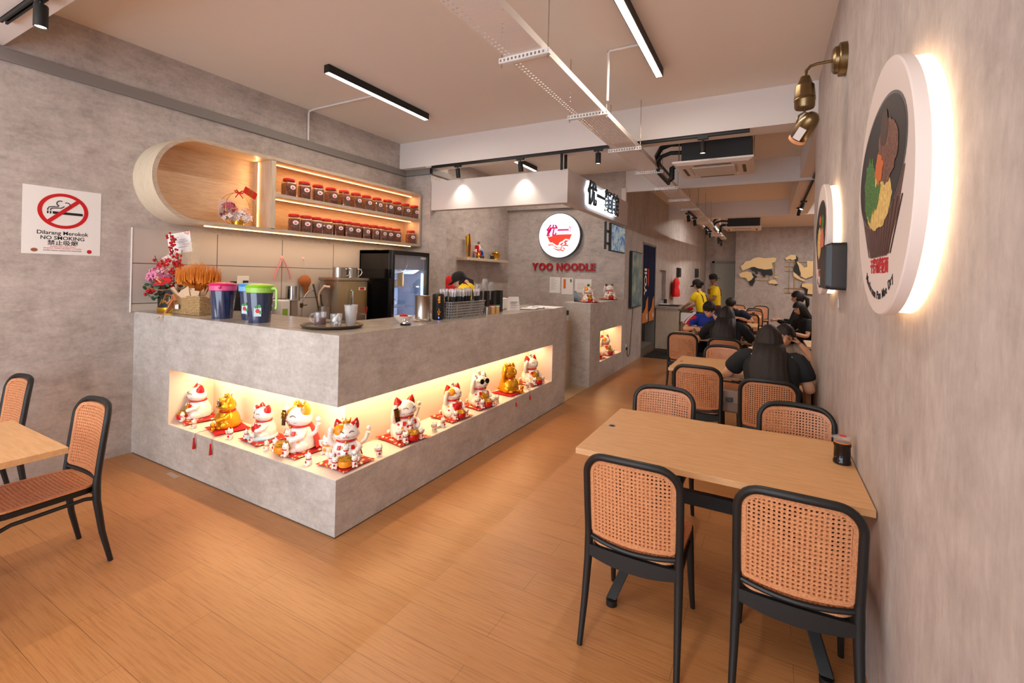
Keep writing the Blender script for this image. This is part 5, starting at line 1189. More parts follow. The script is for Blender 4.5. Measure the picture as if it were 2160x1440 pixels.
b = B(); b.T = Matrix.Translation((X0+0.004, 0, -0.40)) @ Euler((0.75, 0.62, 0)).to_matrix().to_4x4() @ Matrix.Scale(1.28, 4); b.box(-0.018, 0.018, -0.0475, -0.0450, -0.045, 0.02); b.build('sticker', M['paper'], hd_)
def mounted_speaker(loc, rz, label, s=1.0):
    t = thing('mounted_speaker', label, 'speaker', loc, rz, 'black wall speakers'); t.scale = (s, s, s)
    b = B(); R = [[b.v((x*0.5, y, z)) for x, z in rrect(0.175*2, 0, 0.275, 0.02, 0.02, n=3)] for y in (0.0, -0.07)]
    R.append([b.v((x*0.47, -0.095, 0.01+z*0.93)) for x, z in rrect(0.175*2, 0, 0.275, 0.02, 0.02, n=3)]); b.rings(R)
    b.build('cabinet', plain('speaker_case', (24, 24, 27), 0.25), t, smooth=False); 
    B().box(-0.15, 0.15, -0.099, -0.095, 0.02, 0.255).build('grille', plain('speaker_grille', (30, 30, 34), 0.3), t)
    return t
mounted_speaker((2.705, 1.425, 1.612), -PI/2, 'dark wall speaker between the two round signs on the right wall')
b = B(); b.tube([(2.703, 1.55, 1.63), (2.700, 1.58, 1.58), (2.700, 1.52, 1.55), (2.700, 1.50, 1.50)], 0.003, 6); tag(b.build('speaker_cable', M['white']), 'thin white cable hanging below the right wall speaker', 'cable')
mounted_speaker((0.008, 12.1, 1.72), PI/2, 'dark wall speaker on the side wall, right of the red cloths', 1.0)
mounted_speaker((0.10, 15.2, 1.74), PI/2, 'farther dark wall speaker on the side wall near the staff man', 1.1)
# ================================================================ kitchen equipment
fr = thing('display_fridge', 'tall black display fridge with lit glass door behind the counter', 'fridge', (-2.60, 2.57, 0))
FD, FW, FH = 0.60, 0.76, 1.955
b = B(); b.box(0, 0.54, 0, 0.02, 0.05, FH).box(0, 0.54, FW-0.02, FW, 0.05, FH).box(0, 0.02, 0, FW, 0.05, FH).box(0, 0.54, 0, FW, FH-0.05, FH).box(0, 0.54, 0, FW, 0.05, 0.35)
b.build('cabinet', M['blackgl'], fr, bevel=0.003)
fi = plain('fridge_interior', (176, 196, 222), 0.5)
b = B(); b.box(0.02, 0.03, 0.02, FW-0.02, 0.35, FH-0.05).box(0.03, 0.54, 0.021, 0.03, 0.35, FH-0.05).box(0.03, 0.54, FW-0.03, FW-0.021, 0.35, FH-0.05); b.build('lining', fi, fr)
b = B(); b.box(0.54, 0.60, 0, 0.05, 0.06, FH-0.005).box(0.54, 0.60, FW-0.05, FW, 0.06, FH-0.005).box(0.54, 0.60, 0.05, FW-0.05, FH-0.06, FH-0.005).box(0.54, 0.60, 0.05, FW-0.05, 0.06, 0.36)
dd = b.build('door', M['blackgl'], fr, bevel=0.004)
B().box(0.585, 0.59, 0.05, FW-0.05, 0.36, FH-0.06).build('glass_pane', thin('fridge_glass', (245, 248, 255), 0.03), dd)
b = B(); b.cyl((0.50, FW-0.045, 0.6), 0.009, 1.05, 10); tag(b.build('light_tube', emit('fridge_tube', (235, 244, 255), 7), fr), 'white vertical light tube')
light('AREA', 'fridge_light', (-2.12, 3.24, 1.15), 9, (0.86, 0.93, 1.0), rot=(0, PI/2, PI*0.75), shape='RECTANGLE', size=1.0, size_y=0.03).rotation_euler = Vector((-0.5, -1, 0)).to_track_quat('-Z', 'X').to_euler()
for z in (0.62, 0.90, 1.18, 1.46):
    b = B()
    for k in range(9): b.tube([(0.05, 0.05+k*0.082, z), (0.49, 0.05+k*0.082, z)], 0.0035, 5)
    b.tube([(0.49, 0.03, z), (0.49, FW-0.03, z)], 0.005, 6); b.build('shelf', M['chrome'], fr)
b = B(); b.prism([(0.05, 1.90), (0.50, 1.90), (0.50, 1.70), (0.35, 1.64), (0.05, 1.64)], 0.05, FW-0.05, 'y'); b.build('fan_cover', plain('fan_cover', (196, 208, 222), 0.5), fr)
b = B()
for r in (0.03, 0.06, 0.09, 0.115): b.torus((0.506, 0.28, 1.79), r, 0.004, 24, 5, 'x')
b.build('fan_guard', M['steel'], fr)
text('lettering', 'GARZO', 0.035, M['white'], fr, (0.601, 0.62, 1.865), RX, 0.0005, 0.0005)
FI = [('plastic_jar', 'jar with red lid on the upper fridge shelf', 0.36, 0.42, 1.465, 'jar'), ('food_box', 'clear food box with brown food on the upper fridge shelf', 0.36, 0.17, 1.465, 'food box'), ('food_bag', 'white bag of food on the middle fridge shelf', 0.36, 0.20, 1.185, 'bag'),
      ('food_box', 'greenish bag of vegetables on the lower fridge shelf', 0.36, 0.20, 0.905, 'bag'), ('food_bag', 'red and white packet on the lower fridge shelf', 0.40, 0.50, 0.905, 'packet')]
for nm, lab, x, y, z, ct in FI:
    t = thing(nm, lab, ct, (-2.60+x, 2.57+y, z))
    if 'jar' in nm:
        B().cyl((0, 0, 0), 0.045, 0.20, 20).build('contents', plain('yellow_food', (226, 176, 70), 0.5), t, smooth=True); B().cyl((0, 0, 0.20), 0.056, 0.03, 20).build('lid', M['red'], t, smooth=True)
    elif 'box' in nm:
        B().box(-0.08, 0.08, -0.11, 0.11, 0, 0.08).build('contents', plain('tan_food' if z > 1 else 'green_food', (186, 140, 84) if z > 1 else (110, 128, 96), 0.6), t, bevel=0.02); B().box(-0.085, 0.085, -0.115, 0.115, 0.082, 0.095).build('lid', plain('grey_lid', (120, 124, 126), 0.4), t, bevel=0.005)
    else:
        b = B(); b.ell((0, 0, 0.055), (0.09, 0.12, 0.055), 18, 10, lambda p: (p[0]*(1+0.1*math.sin(p[1]*60)), p[1], p[2]*(1+0.15*math.sin(p[0]*50+p[1]*40)))); b.build('bag', plain('white_bag', (226, 222, 218), 0.4), t, smooth=True)
        B().box(-0.03, 0.05, 0.02, 0.07, 0.09, 0.11).build('red_mark', M['red'], t)
bo = thing('water_boiler', 'square stainless water boiler with red tap and side hose', 'boiler', (-2.56, 1.90, 0.90))
BW, BD, BH = 0.32, 0.48, 0.64
B().box(0, BW, 0, BD, 0.03, BH).build('body', M['steel'], bo, bevel=0.008)
B().box(-0.012, BW+0.012, -0.012, BD+0.012, BH, BH+0.035).build('lid', M['steel'], bo, bevel=0.005)
for x in (0.03, BW-0.03):
    for y in (0.03, BD-0.03): B().cyl((x, y, 0), 0.015, 0.03, 10).build('foot', M['blackpl'], bo)
b = B(); b.tube([(0.22, -0.03, 0.56), (0.18, -0.075, 0.57), (0.12, -0.09, 0.50), (0.10, -0.09, 0.35), (0.13, -0.08, 0.20), (0.17, -0.06, 0.06)], 0.017, 12); tag(b.build('hose', plain('beige_hose', (196, 172, 150), 0.5), bo, smooth=True), 'beige curved hose')
b = B(); b.tube([(BW+0.012, 0.20, 0.52), (BW+0.045, 0.20, 0.51), (BW+0.045, 0.20, 0.33), (BW+0.012, 0.20, 0.32)], 0.012, 10); b.build('level_gauge', M['chrome'], bo, smooth=True)
b = B(); b.cyl((BW, 0.40, 0.21), 0.012, 0.07, 12, 'x'); b.cyl((BW+0.06, 0.40, 0.12), 0.012, 0.10, 12); tp = b.build('tap', M['chrome'], bo, smooth=True)
b = B(); b.tube([(BW+0.06, 0.385, 0.24), (BW+0.065, 0.38, 0.31), (BW+0.065, 0.42, 0.31), (BW+0.06, 0.415, 0.24)], 0.006, 8, closed=True); b.build('tap_lever', M['red'], tp, smooth=True)
B().box(BW, BW+0.002, 0.33, 0.45, 0.52, 0.56).build('badge', M['white'], bo); B().box(BW+0.002, BW+0.003, 0.35, 0.42, 0.525, 0.555).build('badge_mark', M['red'], bo)
B().cyl((BW, 0.30, 0.24), 0.010, 0.006, 12, 'x').build('pilot_light', emit('pilot', (255, 70, 20), 3), bo)
for k, (y, l) in enumerate(((2.03, 'left stainless mug standing on the water boiler'), (2.22, 'right stainless mug standing on the water boiler, before the fridge'))):
    t = thing('stainless_mug', l, 'mug', (-2.37, y, 1.577), 0, 'stainless mugs on the boiler')
    b = B(); b.lathe([(0.074, 0), (0.078, 0.003), (0.078, 0.125), (0.081, 0.128), (0.076, 0.126), (0.075, 0.005), (0.01, 0.004)], 32, caps=False); b.build('cup', M['steel'], t, smooth=True)
    b = B(); b.tube([(0.065, 0.045, 0.11), (0.095, 0.075, 0.11), (0.105, 0.085, 0.07), (0.09, 0.07, 0.03), (0.065, 0.045, 0.025)], 0.007, 8); b.build('handle', M['steel'], t, smooth=True)
# small things by the wall
t = thing('power_socket', 'white double wall socket with black plug on the tiles', 'socket', (-2.607, 0.96, 1.535))
B().box(0, 0.010, -0.065, 0.065, -0.045, 0.045).build('plate', M['white'], t, bevel=0.004); B().box(0.010, 0.035, -0.006, 0.046, -0.05, -0.002).build('plug', M['blackpl'], t, bevel=0.006)
b = B(); b.tube([(0.03, 0.02, -0.04), (0.035, 0.02, -0.10), (0.02, 0.0, -0.20), (0.02, -0.05, -0.30)], 0.005, 8); b.build('cord', M['blackpl'], t, smooth=True)
t = thing('kettle', 'black kettle with rounded lid behind the wheat basket', 'kettle', (-2.33, 0.72, 0.90))
b = B(); b.lathe([(0.09, 0), (0.11, 0.03), (0.115, 0.30), (0.10, 0.50), (0.09, 0.55), (0.085, 0.58), (0.05, 0.60), (0.02, 0.605)], 28); b.build('body', M['blackpl'], t, smooth=True)
b = B(); b.cyl((0, -0.02, 0.60), 0.03, 0.03, 16); b.build('knob', M['blackgl'], t, smooth=True)
t = thing('appliance', 'black domed kitchen appliance between kettle and wall socket', 'appliance', (-2.36, 0.93, 0.90)); b = B(); b.box(-0.09, 0.09, -0.10, 0.10, 0, 0.50); b.build('base', M['blackpl'], t, bevel=0.02); b = B(); b.ell((0, 0, 0.50), (0.10, 0.11, 0.10), 24, 12); b.build('dome', M['blackgl'], t, smooth=True)
t = thing('cup_sealing_machine', 'chrome drinks dispenser with green label behind the green jug', 'dispenser', (-2.30, 1.24, 0.90))
B().box(-0.10, 0.10, -0.10, 0.0, 0, 0.43).build('body', M['white'], t, bevel=0.01); B().box(0.10, 0.103, -0.09, -0.03, 0.10, 0.34).build('green_label', plain('lime_label', (140, 176, 60), 0.5), t)
b = B(); b.cyl((0.0, 0.10, 0.42), 0.075, 0.16, 28); b.build('chrome_drum', M['chrome'], t, smooth=True); b = B(); b.box(-0.05, 0.05, 0.05, 0.13, 0.0, 0.42); b.build('column', M['steel'], t, bevel=0.006)
t = thing('tap_faucet', 'slim chrome faucet with curved neck behind the tray', 'faucet', (-2.36, 1.50, 0.90)); b = B(); b.tube([(0, 0, 0), (0, 0, 0.38), (0.01, 0.03, 0.46), (0.03, 0.07, 0.52), (0.05, 0.11, 0.53), (0.06, 0.13, 0.50)], 0.008, 10); b.build('neck', M['chrome'], t, smooth=True)
b = B(); b.cyl((0, 0, 0.33), 0.018, 0.05, 12); b.tube([(0, 0, 0.35), (0.03, 0.05, 0.36)], 0.006, 8); b.build('valve', M['brass'], t, smooth=True)
t = thing('ladle_pot', 'steel pot with a dark ladle leaning out beside the boiler', 'pot', (-2.28, 1.74, 0.90)); b = B(); b.lathe([(0.07, 0), (0.075, 0.0), (0.075, 0.34), (0.072, 0.34), (0.07, 0.01)], 28, caps=False); b.build('pot', M['steel'], t, smooth=True)
b = B(); b.tube([(0.0, -0.02, 0.10), (0, -0.10, 0.42), (0.0, -0.155, 0.60)], [0.010, 0.009, 0.012], 8); b.build('ladle_handle', plain('dark_handle', (84, 66, 50), 0.4), t, smooth=True)
b = B(); b.tube([(0.0, 0.02, 0.20), (0, -0.04, 0.40), (0.0, -0.05, 0.48)], [0.010, 0.009, 0.012], 8); b.build('spoon_handle', plain('dark_handle', (84, 66, 50), 0.4), t, smooth=True)
for y, l in ((1.405, 'pink hook holding the pink ribbon on the tiles'), (1.685, 'pink hook holding the brown strainer on the tiles')):
    t = thing('adhesive_hook', l, 'hook', (-2.607, y, 1.80), group='pink adhesive wall hooks'); B().box(0, 0.006, -0.018, 0.018, -0.018, 0.018).build('plate', plain('pink_plastic', (236, 176, 164), 0.4), t, bevel=0.004)
    b = B(); b.tube([(0.006, 0, -0.008), (0.02, 0, -0.022), (0.026, 0, -0.010)], 0.003, 6); b.build('prong', M['steel'], t)
t = thing('pink_ribbon', 'pink ribbon with two hanging ends on the tile wall', 'ribbon', (-2.585, 1.405, 1.785))
for q in (-1, 1):
    b = B(); b.tube([(0, 0, 0), (0.004, q*0.03, -0.05), (0.002, q*0.075, -0.14), (0.0, q*0.105, -0.235)], [0.008, 0.010, 0.010, 0.011], 8, flat=0.4); b.build('ribbon_end', plain('pink_cloth', (226, 130, 140), 0.8), t, smooth=True)
t = thing('coffee_sock', 'brown pleated cloth strainer hanging on the tile wall', 'strainer', (-2.58, 1.70, 1.60)); b = B(); R = []
for z, r, cx in ((0.0, 0.02, 0), (-0.015, 0.055, 0), (-0.05, 0.082, 0), (-0.09, 0.085, 0.0), (-0.13, 0.055, 0.01), (-0.15, 0.035, 0.015), (-0.20, 0.028, 0.02), (-0.24, 0.006, 0.02)):
    R.append([b.v((0.35*r*math.cos(2*PI*i/32)*(1+0.10*math.sin(8*2*PI*i/32)), cx+r*math.sin(2*PI*i/32)*(1+0.06*math.sin(8*2*PI*i/32)), z)) for i in range(32)])
b.rings(R); b.build('cloth', cloth('brown_cloth', (150, 84, 36)), t, smooth=True); b = B(); b.tube([(0, 0, 0.0), (0.0, -0.01, 0.10), (0, -0.015, 0.185)], 0.0015, 5); b.build('wire', M['steel'], t)
# hooks and red cloths on the kitchen side wall
for k, (y, l) in enumerate(((4.12, 'round wooden hook with black ladle on the kitchen side wall'), (4.62, 'round wooden hook with magenta pouch on the kitchen side wall'))):
    t = thing('round_hook', l, 'hook', (-2.468, y, 1.59), group='round hooks in the kitchen'); b = B(); b.cyl((0, 0, 0), 0.035, 0.012, 20, 'x'); b.build('disc', plain('tan_disc', (186, 146, 110), 0.5), t)
    b = B(); b.tube([(0.012, 0, 0.0), (0.02, 0.0, -0.10), (0.02, 0.01, -0.3)], 0.006, 6); b.build('handle', M['blackpl'], t)
def rag(nm, lab, loc, col, s, seed, ct='cloth', grp=None, rz=0):
    b = B(); rr2 = random.Random(seed); R = []
    for z, r in ((0.0, 0.06), (-0.12, 0.35), (-0.3, 0.45), (-0.5, 0.36), (-0.7, 0.5), (-0.9, 0.55), (-1.0, 0.45)):
        R.append([b.v((0.30*r*s*math.cos(2*PI*i/22)*(1+0.25*rr2.random()), r*s*math.sin(2*PI*i/22)*(1+0.25*rr2.random()), z*s+0.03*s*rr2.random())) for i in range(22)])
    b.rings(R); o = b.build(nm, cloth('rag_%d%d%d' % col, col), smooth=True); o.location = loc; o.rotation_euler = (0, 0, rz); return tag(o, lab, ct, grp)
rag('red_bag', 'crumpled red bag hanging left of the staff woman', (-2.40, 4.36, 1.62), (214, 26, 30), 0.26, 1, 'bag', 'cloths on the kitchen wall'); rag('magenta_pouch', 'magenta pouch hanging from the second round hook', (-2.42, 4.63, 1.57), (196, 30, 96), 0.20, 2, 'pouch', 'cloths on the kitchen wall'); rag('red_cloth', 'red cloth hanging behind the staff woman', (-2.40, 4.95, 1.50), (220, 30, 40), 0.22, 3, 'cloth', 'cloths on the kitchen wall')
rag('apron', 'bright red apron hanging on the side wall beside the first wall speaker', (0.12, 11.35, 1.70), (226, 20, 26), 0.52, 4, 'apron')
# shrine shelf
t = thing('floating_shelf', 'small pale floating shelf with shrine figures in the kitchen corner', 'shelf', (-2.469, 4.65, 1.93)); B().box(0, 0.22, 0, 1.50, -0.025, 0.025).build('board', M['oakz'], t, bevel=0.002)
ZS = 1.956
t = thing('incense_bundle', 'tall yellow and brown wrapped incense bundle on the shrine shelf', 'incense bundle', (-2.36, 4.86, ZS)); b = B(); b.tube([(0, 0, 0), (0.01, -0.01, 0.15), (-0.01, -0.01, 0.38), (0, -0.005, 0.40)], [0.035, 0.045, 0.055, 0.02], 12); b.build('wrapper', plain('yellow_foil', (214, 168, 30), 0.3, 0.4), t, smooth=True)
b = B(); b.tube([(0.035, -0.03, 0.02), (0.04, -0.035, 0.20), (0.03, -0.03, 0.42)], [0.02, 0.025, 0.012], 8); b.build('stick', plain('dark_red_stick', (110, 40, 20), 0.5), t, smooth=True)
t = thing('deity_figurine', 'seated figurine in white shirt and blue trousers on a red chair', 'figurine', (-2.36, 5.22, ZS)); b = B(); b.box(-0.05, 0.05, -0.09, 0.09, 0, 0.05); b.build('plinth', plain('dark_plinth', (60, 34, 26), 0.4), t, bevel=0.004)
b = B(); b.box(-0.04, 0.04, -0.09, 0.0, 0.05, 0.12).box(-0.045, 0.045, -0.10, -0.075, 0.05, 0.24); b.build('chair', M['red'], t, bevel=0.01)
b = B(); b.ell((0, -0.03, 0.19), (0.04, 0.04, 0.065), 14, 8); b.tube([(0.03, -0.02, 0.20), (0.03, 0.05, 0.15)], 0.014, 8); b.build('torso', M['white'], t, smooth=True)
b = B(); b.tube([(0.02, -0.02, 0.13), (0.02, 0.06, 0.125), (0.02, 0.07, 0.06)], 0.02, 8); b.tube([(-0.02, -0.02, 0.13), (-0.02, 0.06, 0.125), (-0.02, 0.07, 0.06)], 0.02, 8); b.build('trousers', plain('blue_paint', (24, 84, 160), 0.5), t, smooth=True)
b = B(); b.ell((0, -0.025, 0.275), (0.024, 0.026, 0.032), 12, 8); hd2 = b.build('head', SK, t, smooth=True); b = B(); b.ell((0, -0.034, 0.284), (0.026, 0.024, 0.028), 12, 8); b.build('hair', plain('grey_hair', (96, 88, 84), 0.7), hd2, smooth=True)
t = thing('incense_burner', 'golden incense burner on the right end of the shrine shelf', 'incense burner', (-2.36, 5.80, ZS)); b = B(); b.lathe([(0.05, 0), (0.06, 0.01), (0.05, 0.03), (0.085, 0.06), (0.09, 0.09), (0.06, 0.115), (0.09, 0.13), (0.085, 0.14), (0.02, 0.13)], 24); b.build('bowl', M['gold'], t, smooth=True); b = B(); b.cyl((0, 0, 0.13), 0.003, 0.08, 6); b.build('stick', M['redcloth'], t)
t = thing('candle_holder', 'small brass candle cup on the shrine shelf', 'candle holder', (-2.30, 5.10, ZS)); b = B(); b.lathe([(0.03, 0), (0.015, 0.02), (0.03, 0.05), (0.025, 0.055), (0.005, 0.10)], 16); b.build('holder', M['gold'], t, smooth=True)
t = thing('small_vase', 'small clear vase with white flowers on the shrine shelf', 'vase', (-2.30, 4.99, ZS)); b = B(); b.lathe([(0.02, 0), (0.025, 0.05), (0.02, 0.09)], 14); b.build('vase', M['clearpl'], t, smooth=True); b = B(); [b.ell((0.02*math.cos(k*2), 0.02*math.sin(k*2), 0.11+0.01*k), 0.014, 8, 6) for k in range(5)]; b.build('flowers', M['white'], t, smooth=True)
t = thing('black_tin', 'small black and silver tin beside the golden burner', 'tin', (-2.33, 5.62, ZS)); b = B(); b.cyl((0, 0, 0), 0.035, 0.07, 18); b.build('tin', M['blackpl'], t, smooth=True); b = B(); b.cyl((0, 0, 0.07), 0.033, 0.012, 18); b.build('lid', M['steel'], t, smooth=True)

# ================================================================ things on the counter
ZK = HC+0.0025
t = thing('flower_box', 'black round flower box with berries, pink blooms and red anthurium', 'flower arrangement', (-2.36, 0.20, ZK))
b = B(); b.lathe([(0.128, 0.0), (0.130, 0.003), (0.130, 0.045), (0.128, 0.046)], 40); tag(b.build('base_band', M['gold'], t, smooth=True), 'golden band around the foot')
b = B(); b.lathe([(0.125, 0.046), (0.127, 0.20), (0.12, 0.20), (0.118, 0.15), (0.01, 0.15)], 40); b.build('box', M['black'], t, smooth=True)
o = text('lettering', 'JB', 0.05, M['gold'], t, (0.045, -0.121, 0.10), (PI/2, 0, 0.38), 0.001, shear=0.3)
b = B(); b.tube([(0.10, -0.092, 0.065), (0.10, -0.092, 0.14), (-0.01, -0.134, 0.14)], 0.0016, 4); b.tube([(0.10, -0.092, 0.065), (-0.01, -0.134, 0.065)], 0.0016, 4); b.build('emblem_frame', M['gold'], t)
rf = random.Random(11)
def sprig(name, pts, berries, par, r=0.0105, col=None, sp=0.03):
    b = B(); b.tube(pts, 0.003, 5); o = b.build(name, plain('stem_brown', (70, 44, 28), 0.7), par); b = B(); P = [Vector(p) for p in pts]
    for k in range(berries):
        q = rf.random()*(len(P)-1); i = min(int(q), len(P)-2); p = P[i].lerp(P[i+1], q-i)+Vector((rf.uniform(-sp, sp), rf.uniform(-sp, sp), rf.uniform(-sp, sp)*0.6)); b.ell(p, r*rf.uniform(0.85, 1.15), 8, 6)
    b.build('berries', plain('berry_red', (190, 16, 24), 0.25), o, smooth=True)
sprig('berry_branch', [(0.02, -0.02, 0.20), (0.05, -0.04, 0.40), (0.045, -0.05, 0.56), (0.02, -0.06, 0.70)], 70, t)
sprig('berry_branch', [(0.04, 0.0, 0.20), (0.09, -0.02, 0.38), (0.10, -0.03, 0.52)], 44, t)
sprig('berry_branch', [(-0.03, -0.02, 0.20), (-0.14, -0.05, 0.36), (-0.22, -0.07, 0.50)], 22, t)
sprig('berry_branch', [(-0.04, -0.02, 0.20), (-0.19, -0.06, 0.28), (-0.30, -0.08, 0.33)], 16, t)
sprig('berry_branch', [(-0.04, -0.05, 0.20), (-0.20, -0.09, 0.20), (-0.34, -0.11, 0.22)], 16, t)
sprig('berry_branch', [(0.0, -0.10, 0.22), (-0.05, -0.14, 0.20), (-0.12, -0.17, 0.16)], 20, t)
pk = plain('hydrangea_pink', (228, 140, 176), 0.7)
def bloom(name, c, R_, n, mt, par, pr_=0.024):
    b = B()
    for k in range(n):
        a, e = rf.uniform(0, 2*PI), rf.uniform(-0.3, 1.4); p = Vector((math.cos(a)*math.cos(e), math.sin(a)*math.cos(e), math.sin(e)))*R_*rf.uniform(0.8, 1.12)+Vector(c)
        d = ((p-Vector(c)).normalized()+Vector((rf.uniform(-0.7, 0.7), rf.uniform(-0.7, 0.7), rf.uniform(-0.7, 0.7)))).normalized(); q = d.to_track_quat('Z', 'Y').to_matrix().to_4x4(); b.T = Matrix.Translation(p) @ q
        for m in range(4): b.ell((pr_*0.55*math.cos(m*PI/2), pr_*0.55*math.sin(m*PI/2), 0.002), (pr_*0.42, pr_*0.42, 0.002), 6, 4)
    b.T = Matrix.Identity(4); return b.build(name, mt, par, smooth=True)
bloom('hydrangea', (-0.08, -0.09, 0.30), 0.085, 90, pk, t); bloom('hydrangea', (-0.02, -0.08, 0.35), 0.05, 30, plain('pale_pink', (238, 196, 196), 0.7), t, 0.02)
bloom('white_blooms', (0.0, -0.05, 0.45), 0.055, 14, plain('petal_white', (240, 224, 220), 0.7), t, 0.026); bloom('red_blooms', (0.03, -0.09, 0.41), 0.05, 16, M['redcloth'], t, 0.024)
b = B(); R = []
for i in range(24):
    a = 2*PI*i/24; k = 1-0.35*abs(math.cos(a/2))**8; R.append((0.085*math.sin(a)*k, 0.075*math.cos(a)*k))
b.T = Matrix.Translation((0.09, -0.15, 0.27)) @ Euler((0.6, -0.1, 0.3)).to_matrix().to_4x4(); vs = [[b.v((x, y, 0.012*math.cos(x*30))) for x, y in R], [b.v((x*0.5, y*0.5, -0.012)) for x, y in R], [b.v((x*0.02, y*0.02, -0.018)) for x, y in R]]; b.rings(vs, False, True)
an = b.build('anthurium', plain('anthurium_red', (206, 14, 26), 0.2), t, smooth=True); an.data.materials[0].use_backface_culling = False
b = B(); b.tube([(0.09, -0.155, 0.265), (0.085, -0.18, 0.29), (0.10, -0.185, 0.315)], 0.006, 8); b.build('spadix', plain('spadix_yellow', (236, 190, 90), 0.5), an, smooth=True)
b = B()
for k in range(60):
    a = rf.uniform(-PI, 0.4); r = rf.uniform(0.08, 0.27); z = 0.15+rf.uniform(0.0, 0.16)-r*0.10; b.T = Matrix.Translation((r*math.cos(a), r*0.75*math.sin(a)-0.01, z)) @ Euler((rf.uniform(-1, 1), rf.uniform(-1, 1), rf.uniform(0, 6))).to_matrix().to_4x4(); b.ell((0, 0, 0), (0.024, 0.020, 0.002), 8, 4)
b.T = Matrix.Identity(4); b.build('eucalyptus_leaves', plain('leaf_green', (70, 104, 78), 0.6), t, smooth=True)
b = B(); lace = []
for k, (x, z, r) in enumerate(((0.16, 0.56, 0.075), (0.24, 0.60, 0.07), (0.26, 0.50, 0.065), (0.20, 0.44, 0.06), (0.28, 0.42, 0.05), (-0.17, 0.40, 0.06))):
    for q in (1.0, 0.66, 0.33): b.torus((x, 0.03, z), r*q, 0.0014, 22, 4, 'y')
    for m in range(7): b.tube([(x, 0.03, z), (x+r*math.cos(m*0.9), 0.03, z+r*math.sin(m*0.9))], 0.001, 4)
b.tube([(0.22, 0.03, 0.45), (0.10, 0.02, 0.25), (0.03, 0.0, 0.16)], 0.003, 5); b.build('lace_leaves', plain('lace_beige', (206, 184, 150), 0.7), t)
b = B(); b.tube([(-0.36, -0.12, 0.21), (-0.15, -0.13, 0.195), (0.05, -0.15, 0.20), (0.16, -0.10, 0.205)], [0.002, 0.006, 0.006, 0.002], 6); b.tube([(-0.30, -0.14, 0.225), (-0.1, -0.15, 0.21), (0.1, -0.14, 0.195)], 0.004, 6); b.build('dry_twigs', plain('twig_tan', (170, 124, 84), 0.7), t, smooth=True)
cdT = Matrix.Translation((-0.03, 0.04, 0.62)) @ Euler((0.05, -0.14, 0.30)).to_matrix().to_4x4()
b = B(); b.T = cdT; b.box(-0.125, 0.125, 0, 0.0015, -0.09, 0.095); cd = b.build('greeting_card', M['paper'], t); tag(cd, 'white greeting card with printed flowers')
b = B(); b.tube([(-0.01, 0.03, 0.20), (0.0, 0.045, 0.56)], 0.004, 6); b.build('card_stick', plain('bamboo', (190, 160, 110), 0.6), cd)
b = B(); b.T = cdT; rq = random.Random(4)
for z, x0, x1 in ((0.062, -0.10, -0.04), (0.052, -0.10, 0.0), (0.030, -0.06, 0.08), (0.016, -0.09, 0.10), (0.004, -0.02, 0.09), (-0.012, 0.03, 0.11), (-0.024, 0.05, 0.11), (-0.038, -0.02, 0.10)): b.box(x0, x1, -0.001, 0, z-0.002, z+0.0015)
b.build('print', plain('card_ink', (120, 112, 116), 0.8), cd)
b = B(); b.T = cdT
for x, z in ((-0.10, -0.075), (-0.085, -0.07), (-0.07, -0.08), (-0.055, -0.072), (0.09, 0.08), (0.105, 0.07), (0.075, 0.085), (0.11, 0.085), (-0.11, -0.06)): b.ell((x, -0.001, z), (0.009, 0.0012, 0.008), 8, 5)
b.build('printed_flowers', plain('print_coral', (222, 140, 120), 0.8), cd)

wb = thing('wheat_basket', 'woven basket of orange wheat wrapped in beige paper with brown bow', 'basket', (-2.03, 0.22, ZK), 0.12)
b = B(); wv = []
for z in [0.0+0.0135*k for k in range(12)]:
    s_ = 1+0.08*(z/0.15); pts = []
    for i in range(56):
        a = i/56*4; side = int(a); f = a-side; hx, hy = 0.17*s_, 0.095*s_
        P4 = [(-hx, -hy), (hx, -hy), (hx, hy), (-hx, hy)]; p, q = P4[side], P4[(side+1) % 4]; off = 0.003*math.sin(i*PI/1.0+z*230); x, y = p[0]+(q[0]-p[0])*f, p[1]+(q[1]-p[1])*f; l = math.hypot(x, y); pts.append((x*(1+off/l), y*(1+off/l), z+0.007))
    b.tube(pts, 0.0075, 6, closed=True)
b.build('basket', (lambda m: m.out(m.ramp(m.noise(m.coord((22, 22, 150)), 3, 3), [(0.35, (120, 88, 50)), (0.6, (206, 172, 122))])))(MT('seagrass', (186, 150, 100), 0.75)), wb, smooth=True)
b = B()
for k in range(30):
    a = k/30*2*PI; r0, r1 = 0.10, 0.17+0.03*math.sin(k*2.3); da = 0.16
    vs = [b.v((1.35*r0*math.cos(a-da), 0.8*r0*math.sin(a-da), 0.10)), b.v((1.35*r0*math.cos(a+da), 0.8*r0*math.sin(a+da), 0.10)), b.v((1.5*r1*math.cos(a+da*1.1), 0.75*r1*math.sin(a+da*1.1), 0.225+0.02*math.sin(k*1.7))), b.v((1.5*r1*math.cos(a-da), 0.75*r1*math.sin(a-da), 0.20+0.03*math.cos(k*1.3)))]
    b.f(vs); w2 = [b.v((v.co.x*0.985, v.co.y*0.985, v.co.z-0.002)) for v in vs]; b.f(list(reversed(w2))); [b.f([vs[i], vs[(i+1) % 4], w2[(i+1) % 4], w2[i]]) for i in range(4)]
b.build('wrapping_paper', plain('kraft_tissue', (222, 192, 160), 0.75), wb)
b = B(); rw = random.Random(9)
